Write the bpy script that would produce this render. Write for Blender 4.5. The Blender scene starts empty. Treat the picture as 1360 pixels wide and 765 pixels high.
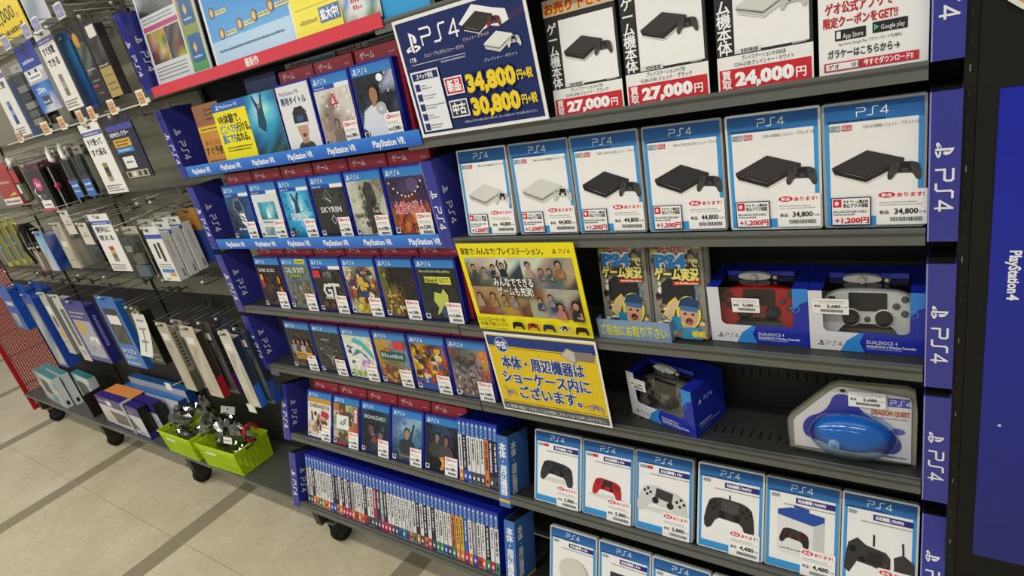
import bpy, math, random
from mathutils import Matrix, Vector

# ------------------------------------------------------------------ camera
CZ = 1.487                       # height of the lens above the floor
SC = bpy.context.scene
COL = SC.collection
camd = bpy.data.cameras.new('camera')
cam = bpy.data.objects.new('camera', camd)
COL.objects.link(cam)
SC.camera = cam
camd.sensor_width = 36.0
camd.lens = 820.402 / 1360.0 * 36.0
camd.clip_start = 0.02
cam.matrix_world = Matrix(((0.810051, -0.033276, 0.585415, 0.9036), (0.542588, 0.421042, -0.726858, -0.9090), (-0.222297, 0.906431, 0.359120, CZ), (0, 0, 0, 1)))
# ------------------------------------------------------------------ world and light
W = bpy.data.worlds.new('shop_air'); SC.world = W; W.use_nodes = True
W.node_tree.nodes['Background'].inputs[0].default_value = (1.0, 0.975, 0.92, 1)
W.node_tree.nodes['Background'].inputs[1].default_value = 0.30
def tube_light(name, x, y, z, lx, ly, power, color=(1.0, 0.972, 0.915)):
    l = bpy.data.lights.new(name, 'AREA'); l.shape = 'RECTANGLE'; l.size = lx; l.size_y = ly
    l.energy = power; l.color = color
    o = bpy.data.objects.new(name, l); COL.objects.link(o); o.location = (x, y, z)
    return o
for k, xx in enumerate((-4.4, -3.0, -1.6, -0.2, 1.2)):
    tube_light('ceiling_tube_lamp', xx, -1.25, 2.75, 1.15, 0.10, 12.5)
    tube_light('ceiling_tube_lamp', xx, -2.9, 2.75, 1.15, 0.10, 14)
SC.view_settings.view_transform = 'Standard'
SC.view_settings.look = 'None'
SC.view_settings.gamma = 1.0
SC.view_settings.use_curve_mapping = False
SC.view_settings.exposure = 0.10

# ------------------------------------------------------------------ helpers
def lin(c):
    return c / 12.92 if c <= 0.04045 else ((c + 0.055) / 1.055) ** 2.4
_hx = {}
def C(h):
    if not isinstance(h, str): return h
    if h not in _hx:
        s = h.lstrip('#')
        if len(s) == 3: s = ''.join(q * 2 for q in s)
        _hx[h] = tuple(lin(int(s[i:i + 2], 16) / 255.0) for i in (0, 2, 4)) + (1.0,)
    return _hx[h]
_mats = {}
FIN = {  # roughness, specular, metallic, noise amount
    'paper': (0.62, 0.3, 0, 0.05), 'gloss': (0.22, 0.5, 0, 0.03), 'plastic': (0.38, 0.5, 0, 0.04), 'matte': (0.8, 0.2, 0, 0.08),
    'metal': (0.42, 0.5, 0.35, 0.08), 'chrome': (0.42, 0.5, 0.7, 0.04), 'rubber': (0.75, 0.3, 0, 0.1), 'board': (0.55, 0.4, 0, 0.10)}
def mat(fin):
    if fin in _mats: return _mats[fin]
    m = bpy.data.materials.new(fin); m.use_nodes = True
    nt = m.node_tree; N = nt.nodes; L = nt.links
    b = N['Principled BSDF']
    at = N.new('ShaderNodeAttribute'); at.attribute_name = 'Col'
    if fin in ('clear', 'bag'):
        tr = N.new('ShaderNodeBsdfTransparent'); gl = N.new('ShaderNodeBsdfGlossy'); gl.inputs['Roughness'].default_value = 0.08
        fr = N.new('ShaderNodeLayerWeight'); fr.inputs[0].default_value = 0.18
        ad = N.new('ShaderNodeMath'); ad.operation = 'MULTIPLY_ADD'
        ad.inputs[1].default_value = 0.5; ad.inputs[2].default_value = 0.03 if fin == 'clear' else 0.26
        mx = N.new('ShaderNodeMixShader')
        L.new(at.outputs['Color'], tr.inputs[0]); L.new(fr.outputs['Facing'], ad.inputs[0]); L.new(ad.outputs[0], mx.inputs[0])
        L.new(tr.outputs[0], mx.inputs[1]); L.new(gl.outputs[0], mx.inputs[2])
        L.new(mx.outputs[0], N['Material Output'].inputs[0])
    else:
        r, s, me, nz = FIN[fin]
        tc = N.new('ShaderNodeTexCoord'); no = N.new('ShaderNodeTexNoise'); no.inputs['Scale'].default_value = 35
        no.inputs['Detail'].default_value = 4
        mp = N.new('ShaderNodeMapRange'); mp.inputs[3].default_value = 1 - nz; mp.inputs[4].default_value = 1 + nz
        mi = N.new('ShaderNodeMix'); mi.data_type = 'RGBA'; mi.blend_type = 'MULTIPLY'; mi.inputs[0].default_value = 1.0
        L.new(tc.outputs['Object'], no.inputs['Vector']); L.new(no.outputs[0], mp.inputs[0])
        L.new(at.outputs['Color'], mi.inputs[6]); L.new(mp.outputs[0], mi.inputs[7]); L.new(mi.outputs[2], b.inputs['Base Color'])
        b.inputs['Roughness'].default_value = r; b.inputs['Metallic'].default_value = me
        b.inputs['Specular IOR Level'].default_value = s
    _mats[fin] = m
    return m

_gly = {}
def glyphs(s, bold, res):
    k = (s, bold, res)
    if k not in _gly:
        c = bpy.data.curves.new('t', 'FONT'); c.body = s; c.resolution_u = res; c.offset = bold
        o = bpy.data.objects.new('t', c); COL.objects.link(o)
        dg = bpy.context.evaluated_depsgraph_get()
        m = bpy.data.meshes.new_from_object(o.evaluated_get(dg))
        vs = [(v.co.x, v.co.y) for v in m.vertices]; fs = [tuple(p.vertices) for p in m.polygons]
        bpy.data.objects.remove(o); bpy.data.meshes.remove(m); bpy.data.curves.remove(c)
        x0 = min(v[0] for v in vs); x1 = max(v[0] for v in vs)
        _gly[k] = ([(x - x0, y) for x, y in vs], fs, x1 - x0)
    return _gly[k]

LAY = 0.00008
AUTO = 0.00002
class MB:
    """collects faces; the flat art methods draw on a plane facing -y in layers"""
    def __init__(s):
        s.v = []; s.f = []; s.c = []; s.m = []; s.sm = []; s.M = None; s.y = 0.0
    def face(s, pts, col, fin='paper', smooth=False):
        n = len(s.v)
        if s.M is not None: pts = [tuple(s.M @ Vector(p)) for p in pts]
        s.v += [tuple(p) for p in pts]; s.f.append(tuple(range(n, n + len(pts))))
        s.c.append([C(c) for c in col] if isinstance(col, list) else C(col)); s.m.append(fin); s.sm.append(smooth)
    def mesh(s, vs, fs, col, fin, smooth=False):
        n = len(s.v)
        if s.M is not None: vs = [tuple(s.M @ Vector(p)) for p in vs]
        s.v += [tuple(p) for p in vs]
        for f in fs:
            s.f.append(tuple(n + i for i in f)); s.c.append(C(col)); s.m.append(fin); s.sm.append(smooth)
    # ---- flat art
    def up(s, k=1): s.y -= LAY * k; return s
    def poly(s, p2, col, fin='paper'):
        s.face([(x, s.y, z) for x, z in p2], col, fin); s.y -= AUTO
    def rect(s, x0, z0, x1, z1, col, fin='paper'): s.poly([(x0, z0), (x1, z0), (x1, z1), (x0, z1)], col, fin)
    def grad(s, x0, z0, x1, z1, lo, hi, fin='paper'):
        s.face([(x0, s.y, z0), (x1, s.y, z0), (x1, s.y, z1), (x0, s.y, z1)], [lo, lo, hi, hi], fin); s.y -= AUTO
    def disc(s, x, z, rx, rz, col, fin='paper', n=20):
        s.poly([(x + rx * math.cos(2 * math.pi * k / n), z + rz * math.sin(2 * math.pi * k / n)) for k in range(n)], col, fin)
    def line(s, pts, w, col, fin='paper'):
        for (a, b), (c, d) in zip(pts, pts[1:]):
            l = math.hypot(c - a, d - b) or 1e-9; nx, nz = -(d - b) / l * w / 2, (c - a) / l * w / 2
            ex, ez = (c - a) / l * w / 2, (d - b) / l * w / 2
            s.poly([(a - ex + nx, b - ez + nz), (a - ex - nx, b - ez - nz), (c + ex - nx, d + ez - nz), (c + ex + nx, d + ez + nz)], col, fin)
    def text(s, t, x, z, h, col, w=None, al='l', bold=0.0, rot=0.0, fin='paper', res=2):
        cjk = any(ord(ch) > 0x2000 for ch in t)
        vs, fs, wd = glyphs(t, 0.0 if cjk else bold, res)
        sz = h / 0.73; sx = sz if w is None else w / wd
        tw = wd * sx; ox = {'l': 0, 'c': -tw / 2, 'r': -tw}[al]
        ca, sa = math.cos(math.radians(rot)), math.sin(math.radians(rot))
        q = bold * sz * .8
        for dx, dz in (((q, q), (-q, -q), (q, -q), (-q, q)) if cjk and bold > .011 else ((0, 0),)):
            pts = []
            for a, b in vs:
                a = a * sx + ox + dx; b = b * sz + dz
                pts.append((x + a * ca - b * sa, s.y, z + a * sa + b * ca))
            s.mesh(pts, fs, col, fin); s.y -= AUTO
    def vtext(s, t, x, z, h, col, gap=1.12, bold=0.02, fin='paper'):
        for k, ch in enumerate(t):
            if ch == '|':  s.rect(x - h * .08, z - h * (k * gap + .9), x + h * .08, z - h * (k * gap), col, fin)
            elif ch == '・': s.disc(x, z - h * (k * gap + .5), h * .12, h * .12, col, fin, 8)
            else: s.text(ch, x, z - h * (k * gap + .95), h * .88, col, al='c', bold=bold, fin=fin)
    def scrib(s, x0, x1, z, h, col, seed=0, fin='paper'):
        r = random.Random(seed * 77 + 5); x = x0; y0 = s.y
        while x < x1 - h * .5:
            w = h * r.uniform(.35, .9)
            s.y = y0; s.rect(x, z, min(x + w, x1), z + h * r.uniform(.6, 1), col, fin); x += w + h * .28
    def mosaic(s, x0, z0, x1, z1, rows, pal, fin='paper', jit=0.0, seed=1):
        r = random.Random(seed); nr, nc = len(rows), len(rows[0])
        cs = [[tuple(max(0, v * (1 + r.uniform(-jit, jit))) for v in C(pal[ch])[:3]) + (1,) for ch in row] for row in rows]
        X = [x0 + (x1 - x0) * j / (nc - 1) for j in range(nc)]; Zs = [z1 - (z1 - z0) * i / (nr - 1) for i in range(nr)]
        for i in range(nr - 1):
            for j in range(nc - 1):
                s.face([(X[j], s.y, Zs[i + 1]), (X[j + 1], s.y, Zs[i + 1]), (X[j + 1], s.y, Zs[i]), (X[j], s.y, Zs[i])],
                       [cs[i + 1][j], cs[i + 1][j + 1], cs[i][j + 1], cs[i][j]], fin)
        s.y -= AUTO
    def blobs(s, x0, z0, x1, z1, n, cols, smin, smax, seed=1, fin='paper'):
        r = random.Random(seed)
        for k in range(n):
            a = r.uniform(smin, smax); b = r.uniform(smin, smax)
            cx = r.uniform(x0 + a, x1 - a); cz = r.uniform(z0 + b, z1 - b); m = r.randint(5, 8); ph = r.uniform(0, 6.28)
            s.poly([(cx + a * r.uniform(.55, 1) * math.cos(ph + 6.283 * i / m), cz + b * r.uniform(.55, 1) * math.sin(ph + 6.283 * i / m)) for i in range(m)], r.choice(cols), fin)
    # ---- solids
    def box(s, x0, x1, y0, y1, z0, z1, col, fin='plastic'):
        v = [(x, y, z) for x in (x0, x1) for y in (y0, y1) for z in (z0, z1)]
        s.mesh(v, [(0, 1, 3, 2), (4, 6, 7, 5), (0, 4, 5, 1), (2, 3, 7, 6), (0, 2, 6, 4), (1, 5, 7, 3)], col, fin)
    def prism(s, p2, y0, y1, col, fin='plastic', cap=True, smooth=False):
        n = len(p2); v = [(x, y0, z) for x, z in p2] + [(x, y1, z) for x, z in p2]
        s.mesh(v, [(i, (i + 1) % n, n + (i + 1) % n, n + i) for i in range(n)], col, fin, smooth)
        if cap: s.mesh(v, [tuple(range(n - 1, -1, -1)), tuple(range(n, 2 * n))], col, fin)
    def rbox(s, x0, x1, y0, y1, z0, z1, r, col, fin='plastic', n=3):
        s.prism(rr(x0, z0, x1, z1, r, n), y0, y1, col, fin)
    def tube(s, pts, r, col, fin='chrome', n=6):
        pts = [Vector(p) for p in pts]; vs = []; fs = []
        for k, p in enumerate(pts):
            d = (pts[min(k + 1, len(pts) - 1)] - pts[max(k - 1, 0)]).normalized()
            u = d.cross(Vector((0, 0, 1))); u = u.normalized() if u.length > 1e-3 else Vector((1, 0, 0)); w = d.cross(u)
            for i in range(n):
                a = 2 * math.pi * i / n; vs.append(tuple(p + r * (math.cos(a) * u + math.sin(a) * w)))
        for k in range(len(pts) - 1):
            for i in range(n):
                fs.append((k * n + i, k * n + (i + 1) % n, (k + 1) * n + (i + 1) % n, (k + 1) * n + i))
        fs.append(tuple(range(n))); fs.append(tuple(range(len(vs) - n, len(vs))))
        s.mesh(vs, fs, col, fin, True)
    def lathe(s, prof, axis, org, col, fin='plastic', n=16):
        """prof: (radius, height) along axis 'x','y' or 'z'"""
        vs = []; fs = []
        for r, h in prof:
            for i in range(n):
                a = 2 * math.pi * i / n; p, q = r * math.cos(a), r * math.sin(a)
                o = {'x': (h, p, q), 'y': (p, h, q), 'z': (p, q, h)}[axis]
                vs.append(tuple(org[k] + o[k] for k in range(3)))
        for k in range(len(prof) - 1):
            for i in range(n): fs.append((k * n + i, k * n + (i + 1) % n, (k + 1) * n + (i + 1) % n, (k + 1) * n + i))
        fs.append(tuple(range(n))); fs.append(tuple(range(len(vs) - n, len(vs))))
        s.mesh(vs, fs, col, fin, True)
    def build(s, name, parent=None, loc=(0, 0, 0), rot=(0, 0, 0)):
        me = bpy.data.meshes.new(name); me.from_pydata(s.v, [], s.f)
        fins = sorted(set(s.m)); idx = {f: i for i, f in enumerate(fins)}
        for f in fins: me.materials.append(mat(f))
        me.polygons.foreach_set('material_index', [idx[f] for f in s.m])
        me.polygons.foreach_set('use_smooth', s.sm)
        at = me.color_attributes.new('Col', 'FLOAT_COLOR', 'CORNER'); buf = []
        for f, c in zip(s.f, s.c):
            if isinstance(c, list):
                for q in c: buf += q
            else: buf += list(c) * len(f)
        at.data.foreach_set('color', buf); me.update()
        o = bpy.data.objects.new(name, me); COL.objects.link(o)
        o.location = loc; o.rotation_euler = rot
        if parent is not None: o.parent = parent
        return o
def rr(x0, z0, x1, z1, r, n=3):
    o = []
    for cx, cz, a0 in ((x1 - r, z1 - r, 0), (x0 + r, z1 - r, 90), (x0 + r, z0 + r, 180), (x1 - r, z0 + r, 270)):
        for k in range(n + 1):
            a = math.radians(a0 + 90 * k / n); o.append((cx + r * math.cos(a), cz + r * math.sin(a)))
    return o
def tag(o, label, cat, group=None):
    o['label'] = label; o['category'] = cat
    if group: o['group'] = group
    return o
def thing(name, label, cat, loc, rot=(0, 0, 0), group=None):
    o = bpy.data.objects.new(name, None); COL.objects.link(o); o.location = loc; o.rotation_euler = rot
    o.empty_display_size = 0.05
    return tag(o, label, cat, group)
def struct(o): o['kind'] = 'structure'; return o
def ordn(k):
    return ['first', 'second', 'third', 'fourth', 'fifth', 'sixth', 'seventh', 'eighth', 'ninth', 'tenth'][k]
R = math.radians
LEAN = R(-5)

# ---- marks and logos drawn flat
def ps_mark(mb, x, z, h, col, rot=0.0, w=1.0):
    """the shapes mark: upright letter standing on a swoosh"""
    P = [[(.40, .06), (.55, 0), (.55, .80), (.62, .77), (.62, .46), (.78, .42), (.86, .56), (.80, .76), (.62, .90), (.40, .98)],
         [(.36, .36), (.06, .24), (0, .14), (.10, .06), (.36, .12), (.36, .22), (.22, .18), (.20, .22), (.36, .28)],
         [(.60, .34), (.86, .32), (1.02, .22), (.96, .13), (.60, 0), (.60, .11), (.82, .19), (.80, .23), (.60, .22)]]
    ca, sa = math.cos(R(rot)), math.sin(R(rot))
    for p in P:
        q = [((a - .5) * h * w, (b - .5) * h) for a, b in p]
        mb.poly([(x + a * ca - b * sa, z + a * sa + b * ca) for a, b in q], col)
def ps4_word(mb, x, z, h, col, rot=0.0, t=.13, w=1.0):
    """angular three character word mark, x,z its centre"""
    L = [[(0, 0), (0, .5), (.85, .5), (.98, .62), (.98, .88), (.85, 1), (0, 1)],
         [(1.25, 0), (1.72, 0), (1.85, .12), (1.85, .88), (1.98, 1), (2.45, 1)],
         [(3.62, .26), (2.75, .26), (3.4, 1), (3.4, 0)]]
    ca, sa = math.cos(R(rot)), math.sin(R(rot))
    for l in L:
        q = [((a - 1.81) * h * w * .9, (b - .5) * h) for a, b in l]
        mb.line([(x + a * ca - b * sa, z + a * sa + b * ca) for a, b in q], t * h, col)
PAD = [(-.33, .22), (-.2, .25), (.2, .25), (.33, .22), (.42, .16), (.47, 0), (.5, -.2), (.48, -.32), (.42, -.36), (.35, -.32), (.27, -.17), (.2, -.12),
       (-.2, -.12), (-.27, -.17), (-.35, -.32), (-.42, -.36), (-.48, -.32), (-.5, -.2), (-.47, 0), (-.42, .16)]
def xf(p2, x, z, s, rot=0, sq=1.0):
    ca, sa = math.cos(R(rot)), math.sin(R(rot))
    return [(x + s * (a * ca - b * sq * sa), z + s * (a * sa + b * sq * ca)) for a, b in p2]
def pad_art(mb, x, z, s, col, dark='#26272a', btn='#1d1d20', rot=0, sq=1.0, shade=None):
    if shade: mb.poly(xf(PAD, x, z - s * .02, s, rot, sq), shade); mb.up()
    mb.poly(xf(PAD, x, z, s, rot, sq), col); mb.up()
    mb.poly(xf([(-.17, .02), (.17, .02), (.17, .22), (-.17, .22)], x, z, s, rot, sq), dark)
    for a, b, r in ((-.15, -.04, .07), (.15, -.04, .07), (-.33, .15, .03), (-.33, .03, .03), (-.39, .09, .03), (-.27, .09, .03), (.33, .16, .03), (.33, .02, .03), (.4, .09, .03), (.26, .09, .03)):
        (cx, cz), = xf([(a, b)], x, z, s, rot, sq); mb.disc(cx, cz, r * s, r * s * sq, btn, n=10)
def console_art(mb, x, z, s, top, left, right, pad, rot=0, padbtn='#222226', pads=.36, pdx=.845, pdz=.20, padtp='#1c1c1f'):
    T = lambda p: xf([(u, v * .72) for u, v in p], x, z, s, rot)
    mb.poly(T([(.03, .17), (.40, -.03), (.86, .27), (.84, .33), (.40, .02), (.02, .22)]), '#d9d8d2'); mb.up()
    mb.poly(T([(0, .30), (.40, .07), (.40, 0), (.03, .20)]), left); mb.poly(T([(.40, .07), (.84, .36), (.82, .28), (.40, 0)]), right)
    mb.poly(T([(0, .33), (.43, .60), (.84, .39), (.40, .12)]), top); mb.poly(T([(0, .33), (.40, .12), (.40, .085), (.005, .30)]), left); mb.poly(T([(.40, .12), (.84, .39), (.84, .355), (.40, .085)]), right); mb.up()
    mb.line(T([(.01, .275), (.40, .07), (.83, .33)]), s * .010, '#0c0c0d'); mb.up()
    (px, pz), = T([(pdx, pdz)])
    pad_art(mb, px - s * .006, pz - s * .012, s * pads * 1.04, right, btn=right, dark=right, rot=rot - 4)
    pad_art(mb, px, pz, s * pads, pad, dark=padtp, btn=padbtn, rot=rot - 4)
def price_sticker(w, h, price, seed=0, red='新品', redw='あります!'):
    """white shop sticker with red pill, small print, price and bar code"""
    mb = MB(); mb.rbox(0, w, -.0004, 0, 0, h, .0015, '#f2f1ec', 'paper'); mb.y = -.0005; mb.up()
    mb.disc(w * .21, h * .86, w * .17, h * .085, '#d8222c'); mb.text(redw, w * .41, h * .80, h * .10, '#d8222c', w=w * .52, bold=.03)
    mb.scrib(w * .06, w * .8, h * .63, h * .035, '#8b8b88', seed); mb.scrib(w * .06, w * .9, h * .56, h * .03, '#a5a5a2', seed + 3)
    mb.text('新品', w * .07, h * .32, h * .085, '#333', bold=.02)
    mb.text(price, w * .36, h * .31, h * .155, '#1a1a1a', w=w * .46, bold=.03); mb.text('円+税', w * .84, h * .32, h * .06, '#333', w=w * .13)
    r = random.Random(seed + 9); x = w * .28
    while x < w * .9:
        b = w * r.uniform(.008, .02); mb.rect(x, h * .1, x + b, h * .22, '#333'); x += b + w * r.uniform(.01, .018)
    mb.up(); mb.text(red, w * .21, h * .825, h * .075, '#fff', w=w * .2, al='c', bold=.03)
    return mb
def price_tag(w, h, price, seed=0):
    """wide white price sticker"""
    mb = MB(); mb.rbox(0, w, -.0004, 0, 0, h, .001, '#efeee9', 'paper'); mb.y = -.0005; mb.up()
    mb.scrib(w * .05, w * .9, h * .82, h * .05, '#8a8a88', seed); mb.scrib(w * .2, w * .9, h * .72, h * .04, '#9a9a98', seed + 1)
    mb.text('新品', w * .06, h * .45, h * .12, '#222', bold=.03)
    mb.text(price, w * .4, h * .42, h * .2, '#161616', w=w * .38, bold=.03); mb.text('円+税', w * .81, h * .43, h * .08, '#333', w=w * .15)
    r = random.Random(seed + 9); x = w * .22
    while x < w * .85:
        b = w * r.uniform(.006, .015); mb.rect(x, h * .14, x + b, h * .32, '#333'); x += b + w * r.uniform(.006, .012)
    return mb
def person_art(a, w, h, cx, base, s, shirt, skin, hair, arms=0):
    """plain generic figure on a printed cover"""
    P = lambda p: [(w * cx + s * u, h * base + s * v) for u, v in p]
    a.poly(P([(-.42, 0), (.42, 0), (.46, .5), (.36, .82), (.12, .92), (-.12, .92), (-.36, .82), (-.46, .5)]), shirt, 'gloss'); a.up()
    a.poly(P([(-.09, .86), (.1, .86), (.11, 1.02), (-.08, 1.02)]), skin, 'gloss')
    if arms: a.line(P([(-.4, .7), (-.55, .35), (-.3, .15)]), s * .16, shirt, 'gloss'); a.line(P([(.4, .7), (.55, .4), (.3, .3)]), s * .16, shirt, 'gloss')
    a.up(); x, z = P([(.02, 1.2)])[0]; a.disc(x, z + s * .05, s * .22, s * .27, hair, 'gloss'); a.up(); a.disc(x + s * .03, z - s * .03, s * .17, s * .22, skin, 'gloss'); a.up()


# ------------------------------------------------------------------ the setting
def floor_material():
    m = bpy.data.materials.new('floor_tiles'); m.use_nodes = True; nt = m.node_tree; N = nt.nodes; L = nt.links; b = N['Principled BSDF']
    tc = N.new('ShaderNodeTexCoord'); sp = N.new('ShaderNodeSeparateXYZ'); L.new(tc.outputs['Object'], sp.inputs[0])
    def mth(op, a, v=None, v2=None):
        n = N.new('ShaderNodeMath'); n.operation = op; L.new(a, n.inputs[0])
        if v is not None:
            if hasattr(v, 'links'): L.new(v, n.inputs[1])
            else: n.inputs[1].default_value = v
        if v2 is not None: n.inputs[2].default_value = v2
        return n.outputs[0]
    def band(o, off, pitch, half):
        a = mth('ADD', o, off); a = mth('FLOORED_MODULO', a, pitch); a = mth('SUBTRACT', a, pitch / 2); a = mth('ABSOLUTE', a)
        return mth('LESS_THAN', a, half)
    stripe = band(sp.outputs[0], 1.558 + 1.037 / 2, 1.037, .048)
    seam = mth('MAXIMUM', band(sp.outputs[1], .87 + .3, .6, .0016), band(sp.outputs[0], 1.558, 1.037, .0012))
    n1 = N.new('ShaderNodeTexNoise'); n1.inputs['Scale'].default_value = 3.2; n1.inputs['Detail'].default_value = 6; n1.inputs['Roughness'].default_value = .65
    n2 = N.new('ShaderNodeTexNoise'); n2.inputs['Scale'].default_value = 45; n2.inputs['Detail'].default_value = 3
    L.new(tc.outputs['Object'], n1.inputs['Vector']); L.new(tc.outputs['Object'], n2.inputs['Vector'])
    cr = N.new('ShaderNodeValToRGB'); cr.color_ramp.elements[0].position = .3; cr.color_ramp.elements[1].position = .7
    cr.color_ramp.elements[0].color = C('#b9ae90'); cr.color_ramp.elements[1].color = C('#d0c6a9'); L.new(n1.outputs[0], cr.inputs[0])
    fine = N.new('ShaderNodeMix'); fine.data_type = 'RGBA'; fine.blend_type = 'OVERLAY'; fine.inputs[0].default_value = .18
    L.new(cr.outputs[0], fine.inputs[6]); L.new(n2.outputs[0], fine.inputs[7])
    a = N.new('ShaderNodeMix'); a.data_type = 'RGBA'; a.inputs[7].default_value = C('#8f866c'); L.new(stripe, a.inputs[0]); L.new(fine.outputs[2], a.inputs[6])
    c2 = N.new('ShaderNodeMix'); c2.data_type = 'RGBA'; c2.inputs[7].default_value = C('#a3987c'); L.new(seam, c2.inputs[0]); L.new(a.outputs[2], c2.inputs[6])
    L.new(c2.outputs[2], b.inputs['Base Color']); b.inputs['Roughness'].default_value = .42; b.inputs['Specular IOR Level'].default_value = .35
    return m
fm = bpy.data.meshes.new('floor'); fm.from_pydata([(-9, -4.5, 0), (3.5, -4.5, 0), (3.5, 4, 0), (-9, 4, 0)], [], [(0, 1, 2, 3)])
fm.materials.append(floor_material()); fo = bpy.data.objects.new('floor', fm); COL.objects.link(fo); struct(fo)

# dark end panel right of the shelving
mb = MB(); mb.box(.914, 1.75, .0, .17, 0, 2.35, '#1d1e1b', 'matte'); struct(mb.build('wall_right'))
# ------------------------------------------------------------------ shelving units
BACK = .15
ROW = {  # front edge y, height of the front lip above lens level, tilt in degrees
    'L0': (0, .100, 0), 'L1': (0, -.120, 0), 'L2': (0, -.333, 0), 'L3': (0, -.546, 0), 'L4': (0, -.752, 0), 'L5': (-.022, -1.004, 18), 'L6': (-.085, -1.238, 18),
    'Z': (0, .092, 0), 'A': (0, -.127, 0), 'B': (0, -.338, 0), 'Cc': (0, -.548, 0), 'D': (0, -.752, 0), 'E': (-.022, -1.004, 18), 'F': (-.085, -1.238, 18)}
def place(row, x, d, h=0.0):
    yf, z, t = ROW[row]; t = R(t)
    z = z + CZ - .004
    return (x, yf + d * math.cos(t) + h * math.sin(t), z - d * math.sin(t) + h * math.cos(t))
def rotx(row, lean=5.0): return -R(ROW[row][2] + lean)
LIP = '#6b6d67'; DECK = '#3e403c'; DARK = '#1b1c1a'
def shelf(row, x0, x1, parent, slots=False, lipcol=LIP):
    mb = MB(); yf, z, t = ROW[row]
    dep = (BACK - yf - .004) / math.cos(R(t)); dep = dep - (.012 if t else 0)
    mb.box(x0, x1, .0, dep, -.016, 0, DECK, 'metal')
    mb.box(x0, x1, -.005, .0, -.018, .004, lipcol, 'metal')
    mb.box(x0, x1, -.0065, -.005, -.004, -.001, '#4b4d49', 'metal')
    mb.box(x0, x1, .007, .010, 0, .0012, '#7d7f78', 'metal')
    if slots:
        n = int((x1 - x0) / .0165)
        for k in range(n):
            xx = x0 + .02 + k * .0165
            if xx < x1 - .02: mb.face([(xx, .04, .0006), (xx + .003, .04, .0006), (xx + .003, .062, .0006), (xx, .062, .0006)], '#0b0c0b', 'matte')
    return mb.build('shelf', parent, (0, yf, z + CZ - .004), (-R(t), 0, 0))
def caster(parent, x, y):
    mb = MB(); mb.box(x - .03, x + .03, y - .03, y + .03, .098, .106, '#77776f', 'metal')
    for s in (-1, 1):
        mb.prism([(x + s * .021 - .0015, .1), (x + s * .021 + .0015, .1), (x + s * .021 + .0015, .03), (x + s * .021 - .0015, .03)], y - .020, y + .034, '#2f2f2b', 'metal')
    c = mb.build('caster', parent)
    w = MB(); w.lathe([(.012, -.018), (.036, -.017), (.040, -.009), (.040, .009), (.036, .017), (.012, .018)], 'x', (x, y + .008, .041), '#141413', 'rubber', 22)
    w.build('wheel', c)
    return c
def unit(name, label, x0, x1, rows, back='#232522', slotrows=(), casters=()):
    t = thing(name, label, 'shelving', ((x0 + x1) / 2, BACK, 0)); ox = -(x0 + x1) / 2
    P = lambda n, m: m.build(n, t, (ox, -BACK, 0))
    mb = MB(); mb.box(x0, x1, BACK, BACK + .02, .16, 2.35, back, 'board')
    for r in slotrows:
        z = ROW[r][1] + CZ
        n = int((x1 - x0) / .0165)
        for k in range(n):
            xx = x0 + .02 + k * .0165; mb.face([(xx, BACK - .0006, z + .06), (xx + .003, BACK - .0006, z + .06), (xx + .003, BACK - .0006, z + .078), (xx, BACK - .0006, z + .078)], '#080908', 'matte')
    P('back_panel', mb)
    for xx in (x0, x1):
        mb = MB(); a = .018; s = 1 if xx == x0 else -1
        mb.box(min(xx, xx + s * a), max(xx, xx + s * a), BACK - .012, BACK - .0005, .12, 2.35, '#2c2e2b', 'metal'); P('upright', mb)
        mb = MB(); mb.box(min(xx, xx + s * .03), max(xx, xx + s * .03), -.05, BACK + .02, .106, .16, '#33352f', 'metal'); P('base_foot', mb)
    for r in rows:
        a0 = {'Z': .002, 'A': .002, 'B': .0535, 'Cc': .002, 'D': .002, 'E': .0315, 'F': .0315}.get(r, .0345)
        o = shelf(r, x0 + a0, x1 - (.0335 if x1 > .5 and r != 'Z' else .002), t, r in slotrows); o.location.x += ox; o.location.y -= BACK
    for cx in casters:
        c = caster(t, cx, 0.0); c.location = (ox, -BACK, 0)
    return t
unit('shelving_unit', 'dark grey metal shelving unit holding the pictured console cards and boxed controllers', 0, .9, ('Z', 'A', 'B', 'Cc', 'D', 'E', 'F'), '#232622', ('Cc', 'D'), (.866,))
unit('shelving_unit', 'dark grey metal shelving unit holding the rows of blue game cases', -.9, 0, ('L0', 'L1', 'L2', 'L3', 'L4', 'L5', 'L6'), '#1d1f1d', (), (-.866, -.034))
# slotted post at the right end
mb = MB(); mb.box(.9005, .9135, .004, .15, .1, 2.35, '#141513', 'metal')
for k in range(64):
    z = .35 + k * .030; mb.box(.9056, .9068, .0030, .0042, z, z + .008, '#8f8d82' if k % 4 == 1 else '#3a3a36', 'metal')  # pale marks paint in the reflections on the slot edges
tag(mb.build('slotted_post'), 'black slotted metal post between the shelving and the dark end panel', 'post')

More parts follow.
